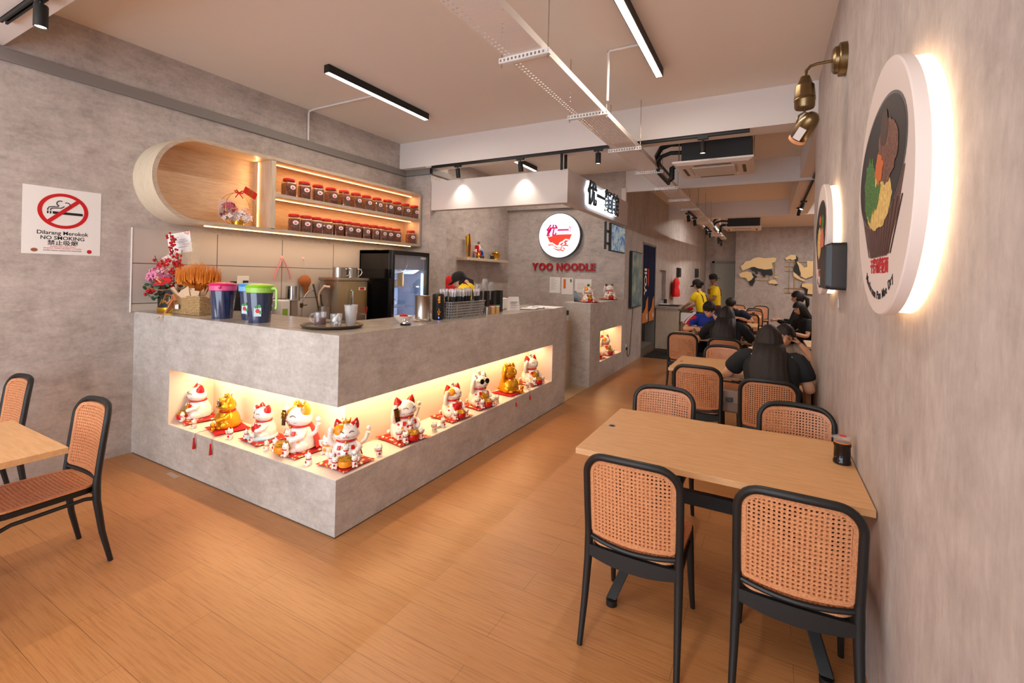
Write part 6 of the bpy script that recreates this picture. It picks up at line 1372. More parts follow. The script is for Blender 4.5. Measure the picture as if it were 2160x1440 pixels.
for k in range(420):
    a = rw.uniform(0, 2*PI); q = math.sqrt(rw.random()); x0, y0 = 0.08*q*math.cos(a), 0.05*q*math.sin(a); x1, y1 = 0.235*q*math.cos(a), 0.12*q*math.sin(a); zt = 0.40-0.06*q*q+rw.uniform(-0.02, 0.02)
    b.tube([(x0, y0, 0.12), (x0*1.5, y0*1.5, 0.25), (x1, y1, zt-0.07), (x1*1.06, y1*1.06, zt)], [0.0012, 0.0016, 0.0062, 0.0008], 5)
    for m in range(2): b.tube([(x1, y1, zt-0.02), (x1*1.08+rw.uniform(-0.012, 0.012), y1*1.08+rw.uniform(-0.012, 0.012), zt+0.035)], 0.0005, 3)
wt = MT('dyed_wheat', (214, 118, 18), 0.7); o = b.build('wheat_ears', wt.out(wt.ramp(wt.noise(wt.coord((60, 60, 8)), 3, 3), [(0.3, (176, 86, 8)), (0.7, (240, 150, 40))])), wb); o['kind'] = 'stuff'
rb = plain('satin_brown', (186, 120, 76), 0.35); b = B()
for q in (-1, 1): b.tube([(-0.13, -0.115, 0.15), (-0.13+q*0.05, -0.145, 0.17), (-0.13+q*0.075, -0.145, 0.12), (-0.13+q*0.045, -0.14, 0.085), (-0.13, -0.12, 0.14)], [0.008, 0.014, 0.016, 0.012, 0.006], 8, flat=0.35)
b.tube([(-0.13, -0.12, 0.15), (-0.125, -0.145, 0.06), (-0.14, -0.17, 0.01)], [0.008, 0.024, 0.006], 8, flat=0.3); b.tube([(-0.13, -0.12, 0.14), (-0.15, -0.18, 0.01), (-0.20, -0.23, -0.055)], [0.006, 0.006, 0.002], 8, flat=0.3); b.tube([(-0.12, -0.12, 0.14), (-0.11, -0.205, 0.006), (-0.11, -0.235, -0.05)], [0.006, 0.006, 0.003], 8, flat=0.3)
b.build('bow', rb, wb, smooth=True); b = B(); b.box(-0.10, -0.055, -0.125, -0.123, 0.045, 0.085); b.build('tag', M['paper'], wb)

JB = MT('jug_navy', (40, 50, 84), 0.12, Coat_Weight=0.8).m
def jug(loc, rz, lid, band, label, stk=True):
    t = thing('plastic_jug', label, 'jug', loc, rz, 'navy plastic jugs with bright lids'); t.scale = (0.87, 0.87, 1.0); b = B(); R = []; n = 48
    for j in range(15):
        h = j/14*0.225; r = 0.082+0.022*(h/0.225)
        R.append([b.v(((r+0.0025*math.sin(12*(2*PI*i/n)+h*16))*math.cos(2*PI*i/n), (r+0.0025*math.sin(12*(2*PI*i/n)+h*16))*math.sin(2*PI*i/n), h)) for i in range(n)])
    b.rings(R); b.build('body', JB, t, smooth=True)
    b = B(); b.lathe([(0.106, 0.222), (0.112, 0.226), (0.113, 0.262), (0.110, 0.264)], 40); b.tube([(-0.10, -0.02, 0.25), (-0.125, -0.025, 0.258)], [0.02, 0.008], 8); b.build('rim', band, t, smooth=True)
    b = B(); b.lathe([(0.115, 0.262), (0.117, 0.268), (0.108, 0.280), (0.07, 0.288), (0.02, 0.290)], 40); b.build('lid', lid, t, smooth=True)
    b = B(); b.tube([(0.108, 0, 0.255), (0.150, 0, 0.258), (0.163, 0, 0.245), (0.163, 0, 0.12), (0.155, 0, 0.105)], 0.0085, 8, flat=1.3); b.build('handle', band, t, smooth=True)
    if stk:
        b = B(); b.T = Matrix.Rotation(-1.05, 4, 'Z'); b.box(0.0925, 0.0945, -0.028, 0.028, 0.05, 0.115); s2 = b.build('sticker', plain('sticker_pale', (196, 216, 226), 0.4), t)
        b = B(); b.T = Matrix.Rotation(-1.05, 4, 'Z'); b.cyl((0.0945, 0.0, 0.09), 0.016, 0.002, 16, 'x'); b.build('fruit_print', M['red'], s2); b = B(); b.T = Matrix.Rotation(-1.05, 4, 'Z'); b.cyl((0.0945, 0.012, 0.125), 0.013, 0.002, 12, 'x'); b.cyl((0.0945, -0.014, 0.118), 0.010, 0.002, 12, 'x'); b.cyl((0.0945, 0.022, 0.08), 0.012, 0.002, 12, 'x'); b.build('leaf_print', plain('print_green', (60, 150, 70), 0.5), s2)
    return t
jug((-1.515, 0.145, ZK), 2.2, plain('lid_magenta', (206, 24, 96), 0.3), plain('rim_pink', (222, 88, 140), 0.3), 'navy ribbed jug with magenta lid, left of the three', False)
jug((-1.285, 0.245, ZK), -0.2, plain('lid_sky', (44, 140, 214), 0.3), plain('rim_sky', (120, 176, 222), 0.3), 'navy ribbed jug with sky blue lid, behind the green one')
jug((-1.045, 0.155, ZK), 0.30, plain('lid_lime', (130, 196, 30), 0.3), plain('rim_lime', (158, 206, 90), 0.3), 'navy ribbed jug with lime green lid and handle')
ty2 = thing('serving_tray', 'round dark brown serving tray at the counter corner', 'tray', (-0.40, 0.285, ZK)); b = B(); b.lathe([(0.185, 0.0), (0.195, 0.002), (0.213, 0.020), (0.212, 0.024), (0.206, 0.022), (0.190, 0.007), (0.01, 0.006)], 64); b.build('tray', MT('tray_brown', (76, 62, 44), 0.4).m, ty2, smooth=True)
TZ2 = ZK+0.0075
def vessel(t, prof, mat, name='glass', n=32):
    b = B(); b.lathe(prof, n, caps=False); return b.build(name, mat, t, smooth=True)
t = thing('glass_mug', 'clear glass mug half full of dark red tea on the tray', 'mug', (-0.445, 0.215, TZ2)); vessel(t, [(0.001, 0.0), (0.038, 0.0), (0.041, 0.004), (0.043, 0.10), (0.041, 0.10), (0.038, 0.010), (0.001, 0.008)], M['glass'])
b = B(); b.lathe([(0.001, 0.011), (0.0365, 0.011), (0.0385, 0.062), (0.001, 0.062)], 28); b.build('tea', MT('tea', (104, 14, 6), 0.06).m, t, smooth=True)
b = B(); b.tube([(-0.040, -0.01, 0.085), (-0.066, -0.02, 0.085), (-0.078, -0.024, 0.06), (-0.066, -0.02, 0.028), (-0.038, -0.01, 0.022)], 0.006, 10); b.build('handle', M['glass'], t, smooth=True)
t = thing('drinking_glass', 'short glass filled with crumpled white tissue on the tray', 'glass', (-0.305, 0.235, TZ2)); vessel(t, [(0.001, 0.0), (0.034, 0.0), (0.036, 0.003), (0.041, 0.095), (0.0395, 0.095), (0.034, 0.008), (0.001, 0.007)], M['glass'])
b = B(); rg = random.Random(2)
for k in range(16): b.ell((rg.uniform(-0.02, 0.02), rg.uniform(-0.02, 0.02), 0.02+rg.uniform(0, 0.055)), (rg.uniform(0.006, 0.014), rg.uniform(0.006, 0.014), rg.uniform(0.01, 0.02)), 8, 5)
b.build('tissue', M['paper'], t, smooth=True)
t = thing('plastic_cup', 'tall used plastic cup with black straw on the tray', 'cup', (-0.300, 0.36, TZ2)); vessel(t, [(0.001, 0.0), (0.032, 0.0), (0.046, 0.148), (0.049, 0.150), (0.047, 0.152), (0.031, 0.006), (0.001, 0.005)], thin('frosted_cup', (240, 236, 230), 0.35, 0.2), 'cup')
b = B(); b.tube([(0.01, 0, 0.01), (-0.005, 0.0, 0.14), (0.004, 0.0, 0.205)], 0.0035, 8); b.build('straw', M['blackpl'], t, smooth=True)
t = thing('bowl', 'white bowl holding a red flower ornament beside the steel canister', 'bowl', (-0.235, 0.835, ZK)); vessel(t, [(0.001, 0.0), (0.03, 0.0), (0.035, 0.006), (0.065, 0.035), (0.078, 0.055), (0.075, 0.055), (0.06, 0.035), (0.001, 0.010)], M['ceramic'], 'bowl')
t = thing('red_ornament', 'red ruffled flower ornament in the white bowl', 'ornament', (-0.235, 0.835, ZK+0.03)); b = B()
for k in range(12): b.ell((0.028*math.cos(k*2.4)*(k/12), 0.028*math.sin(k*2.4)*(k/12), 0.03-0.008*(k/12)), (0.016, 0.014, 0.010), 8, 5)
b.ell((0, 0, 0.008), (0.035, 0.035, 0.02), 12, 6); b.build('petals', M['redcloth'], t, smooth=True)
t = thing('service_bell', 'silver service bell on a black base on the counter edge', 'bell', (-0.105, 0.715, ZK)); b = B(); b.lathe([(0.040, 0), (0.042, 0.006), (0.038, 0.012), (0.01, 0.014)], 32); b.build('base', M['blackgl'], t, smooth=True)
b = B(); b.lathe([(0.034, 0.013), (0.033, 0.022), (0.026, 0.034), (0.012, 0.042), (0.002, 0.044)], 32); b.build('dome', M['chrome'], t, smooth=True); b = B(); b.lathe([(0.003, 0.044), (0.003, 0.052), (0.006, 0.056), (0.001, 0.058)], 12); b.build('button', M['chrome'], t, smooth=True)
t = thing('steel_canister', 'tall brushed steel canister with flared foot on the counter', 'canister', (-0.215, 1.045, ZK)); vessel(t, [(0.075, 0.0), (0.076, 0.006), (0.062, 0.016), (0.060, 0.02), (0.060, 0.208), (0.063, 0.212), (0.058, 0.210), (0.057, 0.02), (0.001, 0.015)], M['steel'], 'canister', 40)
t = thing('portable_speaker', 'black cylindrical portable speaker with orange symbols on the counter', 'speaker', (-0.20, 1.235, ZK)); b = B(); b.lathe([(0.040, 0), (0.049, 0.008), (0.050, 0.02), (0.050, 0.205), (0.048, 0.22), (0.036, 0.225), (0.034, 0.218), (0.002, 0.218)], 36); b.build('body', M['black'], t, smooth=True)
og = emit('orange_mark', (255, 160, 20), 0.8, (230, 140, 20)); rzk = -0.75
def mark(ob_name, fn, mt=og):
    b = B(); b.T = Matrix.Rotation(rzk, 4, 'Z'); fn(b); b.build(ob_name, mt, t)
mark('symbol', lambda b: (b.torus((0.051, 0, 0.068), 0.010, 0.0014, 18, 5, 'x'), b.box(0.0495, 0.0515, -0.0012, 0.0012, 0.084, 0.098), b.box(0.0495, 0.0515, -0.008, 0.008, 0.0455, 0.048), b.box(0.0495, 0.0515, -0.0012, 0.0012, 0.039, 0.055)))
mark('indicator', lambda b: b.box(0.0495, 0.0515, -0.003, 0.003, 0.012, 0.026), emit('blue_indicator', (40, 90, 255), 5))
o = text('lettering', 'tribit', 0.030, og, t, (0, 0, 0), RX, 0.0006, 0.0004); o.matrix_local = Matrix.Rotation(rzk, 4, 'Z') @ Matrix.Translation((0.0515, 0, 0.175)) @ Matrix.Rotation(PI/2, 4, 'X') @ Euler(RX).to_matrix().to_4x4()
bk_ = thing('straw_basket', 'grey perforated plastic basket full of wrapped straws', 'basket', (-0.225, 1.59, ZK))
gp = plain('grey_plastic', (150, 148, 146), 0.45); b = B(); L2, W2, H2 = 0.265, 0.10, 0.145
for sx in (-1, 1): perf(b, -L2, L2, 0.0, H2, 22, 6, 0.45, 0.55, lambda u, w, sx=sx: (sx*(W2+0.012*w/H2), u*(1+0.03*w/H2), w))
for sy in (-1, 1): perf(b, -W2, W2, 0.0, H2, 8, 6, 0.45, 0.55, lambda u, w, sy=sy: (u*(1+0.12*w/H2), sy*(L2+0.008*w/H2), w))
b.box(-W2, W2, -L2, L2, 0, 0.004); b.build('basket', gp, bk_, recalc=False)
b = B(); pts = [(-W2-0.014, -L2-0.010, H2), (W2+0.014, -L2-0.010, H2), (W2+0.014, L2+0.010, H2), (-W2-0.014, L2+0.010, H2)]; b.tube(pts, 0.005, 6, closed=True); b.build('rim', gp, bk_)
rs_ = random.Random(5); st0 = None
for k in range(72):
    x, y = -0.225+rs_.uniform(-0.085, 0.085), 1.59+rs_.uniform(-0.24, 0.22)
    if st0 is None:
        s0 = thing('wrapped_straw', '', 'straw'); B().tube([(0, 0, 0), (0, 0, 0.225)], 0.006, 8).build('straw', M['blackpl'], s0, smooth=True)
        b = B(); b.lathe([(0.0068, 0.19), (0.0072, 0.222), (0.010, 0.232), (0.011, 0.243), (0.006, 0.252), (0.009, 0.258)], 7); b.build('wrapper_tip', MT('clear_wrap', (236, 232, 236), 0.15, Alpha=0.7).m, s0, smooth=True); c = s0; st0 = s0
    else: c = copy_tree(st0)
    c.location = (x, y, ZK+0.006); c.rotation_euler = (rs_.uniform(-0.16, 0.16), rs_.uniform(-0.12, 0.16), 0); c['label'] = 'black straw in clear wrapper standing in the grey basket'; c['group'] = 'wrapped straws in the grey basket'
holder = [(2.01, 0), (2.15, 1), (2.29, 2), (2.43, 3)]; cup0 = None
for y, k in holder:
    t = thing('cup_dispenser', 'black upright cup dispenser tube, %s from the straw basket' % ['first', 'second', 'third', 'fourth'][k], 'cup dispenser', (-0.30, y, ZK), group='black cup dispensers')
    b = B(); b.box(-0.05, 0.05, -0.035, 0.035, 0.0, 0.006); b.box(-0.045, 0.045, -0.032, -0.026, 0.0, 0.23).box(-0.045, 0.045, 0.026, 0.032, 0.0, 0.23).box(-0.045, -0.040, -0.032, 0.032, 0.0, 0.23).box(0.038, 0.045, -0.032, 0.032, 0.0, 0.23); b.build('tube', M['blackpl'], t, bevel=0.004)
    if k < 3:
        for m in range([7, 12, 9][k]):
            if cup0 is None:
                cup0 = vessel(None, [(0.001, 0), (0.024, 0.0), (0.036, 0.10), (0.038, 0.102), (0.035, 0.102), (0.023, 0.003)], M['clearpl'], 'plastic_cup', 20); c = cup0; tag(c, 'x', 'cup')
            else: c = cup0.copy(); COL.objects.link(c)
            c.location = (-0.30, y, ZK+0.135+m*0.011); c.rotation_euler = (PI, 0, 0); c.location.z += 0.102
            c['label'] = 'clear plastic cup in the %s stack above its black tube' % ['shortest left', 'tallest middle', 'right'][k]; c['group'] = 'clear cups in the %s dispenser' % ['left', 'middle', 'right'][k]
for (y, lid, lab) in ((2.075, M['red'], 'small toothpick jar with red lid'), (2.165, plain('lid_green', (20, 120, 70), 0.4), 'small toothpick jar with green lid')):
    t = thing('toothpick_jar', lab, 'jar', (-0.155, y, ZK), group='toothpick jars'); b = B(); b.cyl((0, 0, 0.001), 0.028, 0.07, 20); b.build('toothpicks', plain('toothpick_wood', (214, 168, 104), 0.6), t, smooth=True); b = B(); b.cyl((0, 0, 0.071), 0.031, 0.010, 20); b.build('cap_ring', M['white'], t, smooth=True); b = B(); b.cyl((0, 0, 0.081), 0.030, 0.008, 20); b.build('lid', lid, t, smooth=True)
t = thing('steel_cup', 'small steel cup left of the toothpick jars', 'cup', (-0.155, 1.975, ZK)); vessel(t, [(0.001, 0), (0.028, 0), (0.028, 0.075), (0.033, 0.08), (0.027, 0.078), (0.026, 0.004), (0.001, 0.003)], M['steel'], 'cup', 24)
t = thing('desk_calendar', 'white standing desk calendar behind the clipboards', 'calendar', (-0.24, 2.68, ZK), -0.5); b = B(); b.prism([(0.035, 0), (0.0, 0.155), (-0.035, 0)], -0.07, 0.07, 'y'); b.build('stand', M['paper'], t); b = B(); b.T = Matrix.Identity(4)
for k in range(4): b.box(0.012, 0.030, -0.05, 0.02+0.03*(k % 2), 0.03+k*0.022, 0.033+k*0.022)
b.build('print', plain('calendar_ink', (150, 140, 140), 0.8), t)
t = thing('receipt_printer', 'white box shaped receipt machine behind the calendar', 'printer', (-0.44, 2.75, ZK)); B().box(-0.07, 0.07, -0.08, 0.08, 0, 0.13).build('case', M['white'], t, bevel=0.01); b = B(); b.tube([(0.0, 0.10, 0.02), (0, 0.12, 0.13), (0, 0.20, 0.14), (0, 0.30, 0.06), (0, 0.34, 0.004)], 0.006, 8); tag(b.build('cable', plain('brown_cable', (110, 52, 36), 0.5), t, smooth=True), 'looped brown cable')
for k, (x, y, r, l) in enumerate(((-0.21, 3.02, 0.25, 'nearer black clipboard with white sheet'), (-0.24, 3.27, 0.45, 'farther black clipboard with white sheet'))):
    t = thing('clipboard', l+' on the counter', 'clipboard', (x, y, ZK), r, 'clipboards on the counter'); B().box(-0.11, 0.11, -0.14, 0.10, 0, 0.004).build('board', M['blackpl'], t, bevel=0.001); B().box(-0.095, 0.095, -0.105, 0.085, 0.004, 0.006).build('sheet', M['paper'], t); B().box(-0.04, 0.04, 0.075, 0.10, 0.005, 0.014).build('clip', M['chrome'], t, bevel=0.002)
b = B(); b.box(-0.19, 0.19, -0.21, 0.21, 0, 0.0015); o = b.build('menu_sheet', M['paper']); o.location = (-0.21, 3.48, ZK); o.rotation_euler = (0, 0, 0.12); tag(o, 'large flat paper sheet at the far end of the counter', 'paper')
t = thing('flower_hoop_basket', 'round gold hoop gift basket of pink and white flowers with red tag', 'flower arrangement', (-2.40, 0.77, ZL+0.037), PI/2)
b = B(); b.lathe([(0.055, 0), (0.058, 0.05), (0.05, 0.055)], 24); b.build('pot', M['gold'], t, smooth=True)
for a in (-0.35, 0.35):
    b = B(); b.T = Matrix.Translation((0, 0, 0.165)) @ Matrix.Rotation(a, 4, 'Z'); b.torus((0, 0, 0), 0.165, 0.0022, 48, 6, 'y'); b.build('hoop', M['gold'], t, smooth=True)
bloom('white_blooms', (0.02, -0.02, 0.07), 0.075, 40, plain('petal_white', (240, 224, 220), 0.7), t, 0.028); bloom('white_blooms', (-0.10, -0.02, 0.06), 0.05, 18, plain('petal_white', (240, 224, 220), 0.7), t, 0.026); bloom('white_blooms', (0.10, -0.02, 0.06), 0.05, 18, plain('petal_white', (240, 224, 220), 0.7), t, 0.026)
bloom('pink_blooms', (-0.08, 0.0, 0.155), 0.06, 34, plain('dusty_pink', (196, 96, 110), 0.7), t, 0.026); bloom('pink_blooms', (0.08, 0.0, 0.12), 0.06, 20, plain('pale_pink', (238, 196, 196), 0.7), t, 0.02); bloom('pink_blooms', (-0.13, 0.0, 0.10), 0.03, 10, plain('dusty_rose', (150, 80, 76), 0.7), t, 0.018)
b = B()
for q in (-1, 1): b.tube([(0, -0.01, 0.33), (q*0.03, -0.02, 0.355), (q*0.05, -0.02, 0.345), (q*0.03, -0.02, 0.33), (0, -0.01, 0.33)], 0.007, 6); b.tube([(0, -0.01, 0.33), (q*0.04, -0.02, 0.28)], 0.006, 6)
b.build('bow', M['red'], t, smooth=True)
b = B(); b.T = Matrix.Translation((0.105, -0.03, 0.345)) @ Euler((0, 0.42, 0)).to_matrix().to_4x4(); b.box(-0.072, 0.072, -0.001, 0.001, -0.036, 0.036); tg = b.build('gift_tag', M['red'], t)
o = text('lettering', '开业\n大吉', 0.032, M['gold'], tg, (0.105, -0.032, 0.345), (PI/2, 0.42, 0), 0.0004, 0.0003); o.rotation_euler = (Euler((0, 0.42, 0)).to_matrix() @ Euler((PI/2, 0, 0)).to_matrix()).to_euler()
B().box(-0.17, -0.02, 0.035, 0.037, 0.06, 0.245).build('paper_card', plain('pale_card', (226, 200, 184), 0.8), t)
# ================================================================ beyond the counter
b = B(); b.prism([(0, 0), (0.12, 0.0), (0.12, 0.012), (0.02, 0.17), (0.0, 0.17)], -0.11, 0.11, 'y')
o = b.build('tablet_stand', M['blackgl'], bevel=0.003); o.location = (-0.40, 5.02, HP+0.001); o.rotation_euler = (0, 0, 0.3); tag(o, 'black tilted tablet stand behind the cat on the pillar top', 'tablet stand')
t = thing('price_rack', 'small white rack with orange lines between the two pillar-top cats', 'rack', (-0.33, 5.75, HP+0.001), 0.2); B().box(-0.008, 0.008, -0.18, 0.18, 0, 0.17).build('panel', M['paper'], t); b = B()
for k in range(5): b.box(0.008, 0.010, -0.165, -0.01, 0.03+k*0.028, 0.038+k*0.028).box(0.008, 0.010, 0.01, 0.165, 0.03+k*0.028, 0.038+k*0.028)
b.build('orange_lines', plain('peach_ink', (226, 150, 110), 0.7), t)
t = thing('receipt_pile', 'black till and white papers seen in the counter gap', 'till', (-0.38, 4.40, 0.0)); B().box(-0.14, 0.10, -0.2, 0.2, 0.0, 1.0).build('stand', M['oakz'], t); B().box(-0.12, 0.08, -0.15, 0.15, 1.0, 1.08).build('papers', M['paper'], t); B().box(-0.12, 0.08, -0.15, 0.15, 1.08, 1.15).build('till', M['blackpl'], t, bevel=0.005)
def screen(name, label, loc, rz, w, h, th, paint, pole=False):
    t = thing(name, label, 'screen', loc, rz); B().box(-w/2, w/2, 0, th, 0, h).build('case', M['blackpl'], t, bevel=0.004); e_ = 0.02
    m = MT('screen_'+name, (120, 150, 170), 0.2); v = m.coord((1, 1, 1)); c = m.ramp(m.noise(v, paint[0], 5, 0.6, 0.5), paint[1], 'CONSTANT'); m.L.new(c, m.b.inputs['Emission Color']); m.b.inputs['Emission Strength'].default_value = paint[2]; m.b.inputs['Base Color'].default_value = (0.02, 0.02, 0.02, 1)
    B().box(-w/2+e_, w/2-e_, -0.001, 0.0, e_, h-e_).build('display', m.m, t); return t
s1 = screen('hanging_monitor', 'small monitor hung under the canopy showing a blue picture', (0.03, 5.95, 2.10), PI/2, 0.86, 0.47, 0.045, (7, [(0.0, (60, 110, 160)), (0.45, (150, 175, 190)), (0.55, (190, 200, 205)), (0.62, (200, 170, 110)), (0.68, (50, 80, 130))], 0.55))
b = B(); b.box(-0.62, -0.58, 0.03, 0.06, 0.02, 0.47); b.box(-0.60, -0.42, 0.03, 0.055, 0.10, 0.14).box(-0.60, -0.42, 0.03, 0.055, 0.30, 0.34); b.build('mount', M['blackpl'], s1)
s2 = screen('portrait_screen', 'tall portrait screen on the side wall showing a painted village scene', (0.055, 7.23, 1.09), PI/2, 0.80, 1.09, 0.045, (4.0, [(0.0, (34, 70, 76)), (0.40, (70, 130, 140)), (0.5, (130, 160, 150)), (0.58, (196, 190, 140)), (0.66, (120, 96, 70))], 0.22))
w = thing('screen_plug', 'white wall socket with black plug below the portrait screen', 'socket', (0.003, 6.68, 0.36)); B().box(0, 0.008, -0.04, 0.04, -0.06, 0.06).build('plate', M['white'], w, bevel=0.002); B().box(0.008, 0.035, -0.03, 0.03, -0.05, 0.0).build('plug', M['blackpl'], w, bevel=0.004)
b = B(); b.tube([(0.03, 7.05, 1.09), (0.02, 7.03, 0.80), (0.02, 6.98, 0.5), (0.03, 6.88, 0.22), (0.03, 6.78, 0.17), (0.03, 6.70, 0.22), (0.035, 6.68, 0.31)], 0.006, 6); tag(b.build('power_cable', M['blackpl'], smooth=True), 'black power cable from the portrait screen down to the socket', 'cable')
cu = thing('door_curtain', 'navy split door curtain with white letters and orange waves', 'curtain', (-0.02, 8.55, 0.68))
nv = cloth('navy_cloth', (20, 26, 62)); 
for k, (y0, y1) in enumerate(((-0.60, -0.03), (0.03, 0.60))):
    b = B(); n = 30; R = []
    for z in (1.71, 0.9, 0.0+0.02*k): R.append([b.v((0.018*math.sin(i*1.1)+0.0, y0+(y1-y0)*i/n, z)) for i in range(n+1)]+[b.v((0.018*math.sin(i*1.1)-0.004, y0+(y1-y0)*i/n, z)) for i in range(n, -1, -1)])
    b.rings(R); pn = b.build('panel', nv, cu, smooth=True)
    b = B(); b.box(0.020, 0.024, y0+0.02, y1-0.02, 0.02, 0.24).prism([(y0+0.1, 0.24), (y1-0.05, 0.24), (y1-0.05, 0.58), (y1-0.2, 0.5), (y1-0.28, 0.34)], 0.020, 0.024, 'x'); tag(b.build('wave_print', plain('print_orange', (206, 120, 40), 0.8), pn), 'orange wave print along the hem')
    b = B(); b.torus((0.026, (y0+y1)/2+0.12, 0.14), 0.06, 0.008, 20, 5, 'x'); b.torus((0.026, (y0+y1)/2+0.12, 0.14), 0.025, 0.006, 14, 5, 'x'); b.build('swirl_print', plain('print_cream', (226, 214, 200), 0.8), pn)
text('lettering', 'YOII', 0.30, plain('print_cream', (226, 214, 200), 0.8), cu, (0.027, -0.36, 0.92), RX, 0.001, 0.010).rotation_euler = (PI/2, -PI/2, PI/2); B().box(0.020, 0.026, -0.14, -0.05, 0.82, 1.20).build('red_print', M['redcloth'], cu)
b = B(); b.tube([(0, -0.62, 1.72), (0, 0.62, 1.72)], 0.012, 8); b.build('rod', M['steel'], cu)
o = B().box(0.03, 0.62, 7.95, 9.12, 0.0, 0.012).build('door_mat', plain('rubber_mat', (26, 25, 25), 0.85)); tag(o, 'black rubber mat on the floor before the curtained doorway', 'mat')
cA = thing('service_cabinet', 'pale oak cabinet with stone top right of the curtained door', 'cabinet', (0.02, 9.24, 0)); B().box(0, 0.50, 0, 1.1, 0.02, 0.97).build('body', M['oakz'], cA, bevel=0.002); B().box(-0.01, 0.56, -0.04, 1.15, 0.97, 1.02).build('top', concrete('cabinet_stone', (170, 160, 150), (140, 130, 122)), cA)
cB = thing('service_trolley', 'low oak unit with white drawer next to the pale cabinet', 'cabinet', (0.55, 9.45, 0)); B().box(0.0, 0.24, 0.0, 0.03, 0.0, 0.66).box(0, 0.24, 0.03, 0.6, 0.62, 0.66).box(0.22, 0.24, 0.03, 0.6, 0.0, 0.90).box(0, 0.24, 0.03, 0.6, 0.88, 0.90).build('body', plain('brown_board', (150, 118, 86), 0.6), cB); B().box(0.0, 0.235, -0.02, 0.0, 0.67, 0.88).build('drawer', M['white'], cB, bevel=0.003)
for x in (0.19, 0.26): B().box(x, x+0.03, -0.01, 0.02, 0, 0.62).build('leg', M['black'], cB)
t = thing('black_tray', 'black tray with papers on the pale cabinet top', 'tray', (0.27, 9.50, 1.021)); B().box(-0.22, 0.24, -0.15, 0.15, 0, 0.03).build('tray', M['blackpl'], t, bevel=0.01); B().box(-0.20, 0.0, -0.12, 0.1, 0.03, 0.05).build('papers', M['paper'], t)
t = thing('sauce_pot', 'small black pot on the pale cabinet near the wall', 'pot', (0.10, 9.95, 1.021)); B().cyl((0, 0, 0), 0.04, 0.14, 16).build('pot', M['blackpl'], t, smooth=True); B().cyl((0, 0, 0.14), 0.035, 0.01, 16).build('lid', M['steel'], t, smooth=True)
t = thing('condiment_box', 'small brown condiment box on the white drawer unit', 'box', (0.65, 9.60, 0.901)); B().box(-0.07, 0.07, -0.05, 0.05, 0, 0.05).build('box', plain('brown_box', (90, 56, 40), 0.5), t, bevel=0.005); B().cyl((0.02, 0, 0.05), 0.006, 0.09, 8).build('spoon', M['steel'], t)
b = B(); b.ell((0, 0, 0.055), (0.09, 0.05, 0.05), 16, 8); o = b.build('red_bundle', cloth('rag_2142630', (214, 26, 30)), smooth=True); o.location = (0.68, 9.85, 0.905); tag(o, 'red cloth bundle on the low unit with the white drawer', 'cloth')

# wall map decorations: plates standing off the wall on brass rails
def mp(pts): return [(1.1046+cx*0.002093, 2.902-cy*0.002333) for cx, cy in pts]
def jag(pts, amp, seed, it=5):
    rr3 = random.Random(seed); P = list(pts)
    for _ in range(it):
        Q = []
        for i, p in enumerate(P):
            q = P[(i+1) % len(P)]; L = math.hypot(q[0]-p[0], q[1]-p[1]); k = rr3.uniform(-1, 1)*amp*L; Q += [p, ((p[0]+q[0])/2-(q[1]-p[1])*k, (p[1]+q[1])/2+(q[0]-p[0])*k)]
        P = Q
    return P
GD = plain('map_gold', (240, 208, 150), 0.45, 0.25); BK = plain('map_black', (24, 22, 22), 0.5); BR = plain('rail_brass', (190, 146, 84), 0.35, 0.7)
def plate(par, name, pts, mat, d, seed, amp=0.42):
    b = B(); b.prism(jag(mp(pts), amp, seed), 17.0-d, 17.0-d+0.006, 'y'); return b.build(name, mat, par)
m1 = thing('world_map_decor', 'gold and black world map wall art of Africa, Europe, Asia and Australia', 'wall art', (0, 0, 0))
plate(m1, 'gold_plate', [(165, 300), (240, 225), (300, 215), (420, 160), (470, 165), (520, 175), (640, 165), (705, 170), (690, 230), (640, 250), (660, 320), (540, 350), (450, 335), (380, 310), (300, 330), (200, 370)], GD, 0.075, 1)
plate(m1, 'gold_plate', [(140, 430), (200, 395), (330, 395), (370, 470), (330, 515), (290, 535), (250, 485), (160, 475)], GD, 0.075, 2)
plate(m1, 'gold_plate', [(595, 530), (650, 500), (700, 510), (740, 560), (700, 570), (650, 560), (605, 565)], GD, 0.075, 3); plate(m1, 'gold_plate', [(665, 455), (730, 450), (735, 470), (690, 472)], GD, 0.075, 4)
plate(m1, 'black_plate', [(310, 320), (380, 312), (450, 335), (560, 345), (640, 345), (660, 430), (610, 440), (560, 420), (530, 470), (500, 440), (470, 380), (420, 370), (440, 410), (400, 430), (390, 380), (340, 370)], BK, 0.060, 5)
plate(m1, 'black_plate', [(340, 400), (380, 430), (425, 465), (390, 490), (390, 540), (360, 605), (320, 600), (290, 540), (340, 510), (370, 470)], BK, 0.060, 6); plate(m1, 'black_plate', [(680, 570), (735, 560), (730, 582), (695, 585)], BK, 0.060, 7)
def rail(par, p, q):
    (x0, z0), (x1, z1) = mp([p, q]); b = B(); b.box(min(x0, x1)-0.008, max(x0, x1)+0.008, 16.965, 16.985, min(z0, z1)-0.008, max(z0, z1)+0.008); b.build('rail', BR, par)
for p, q in (((400, 455), (600, 455)), ((400, 515), (600, 515)), ((686, 150), (686, 540)), ((610, 400), (610, 520))): rail(m1, p, q)
m2 = thing('world_map_decor', 'gold and black wall art of the Americas on brass rails, cut by the right wall', 'wall art', (0, 0, 0))
plate(m2, 'gold_plate', [(830, 175), (880, 140), (920, 120), (985, 125), (990, 185), (940, 205), (900, 185), (850, 200)], GD, 0.075, 8); plate(m2, 'gold_plate', [(1000, 220), (1060, 260), (1110, 310), (1150, 300), (1150, 210), (1260, 210), (1330, 260), (1330, 400), (1240, 430), (1130, 480), (1060, 440), (1040, 340)], GD, 0.075, 9)
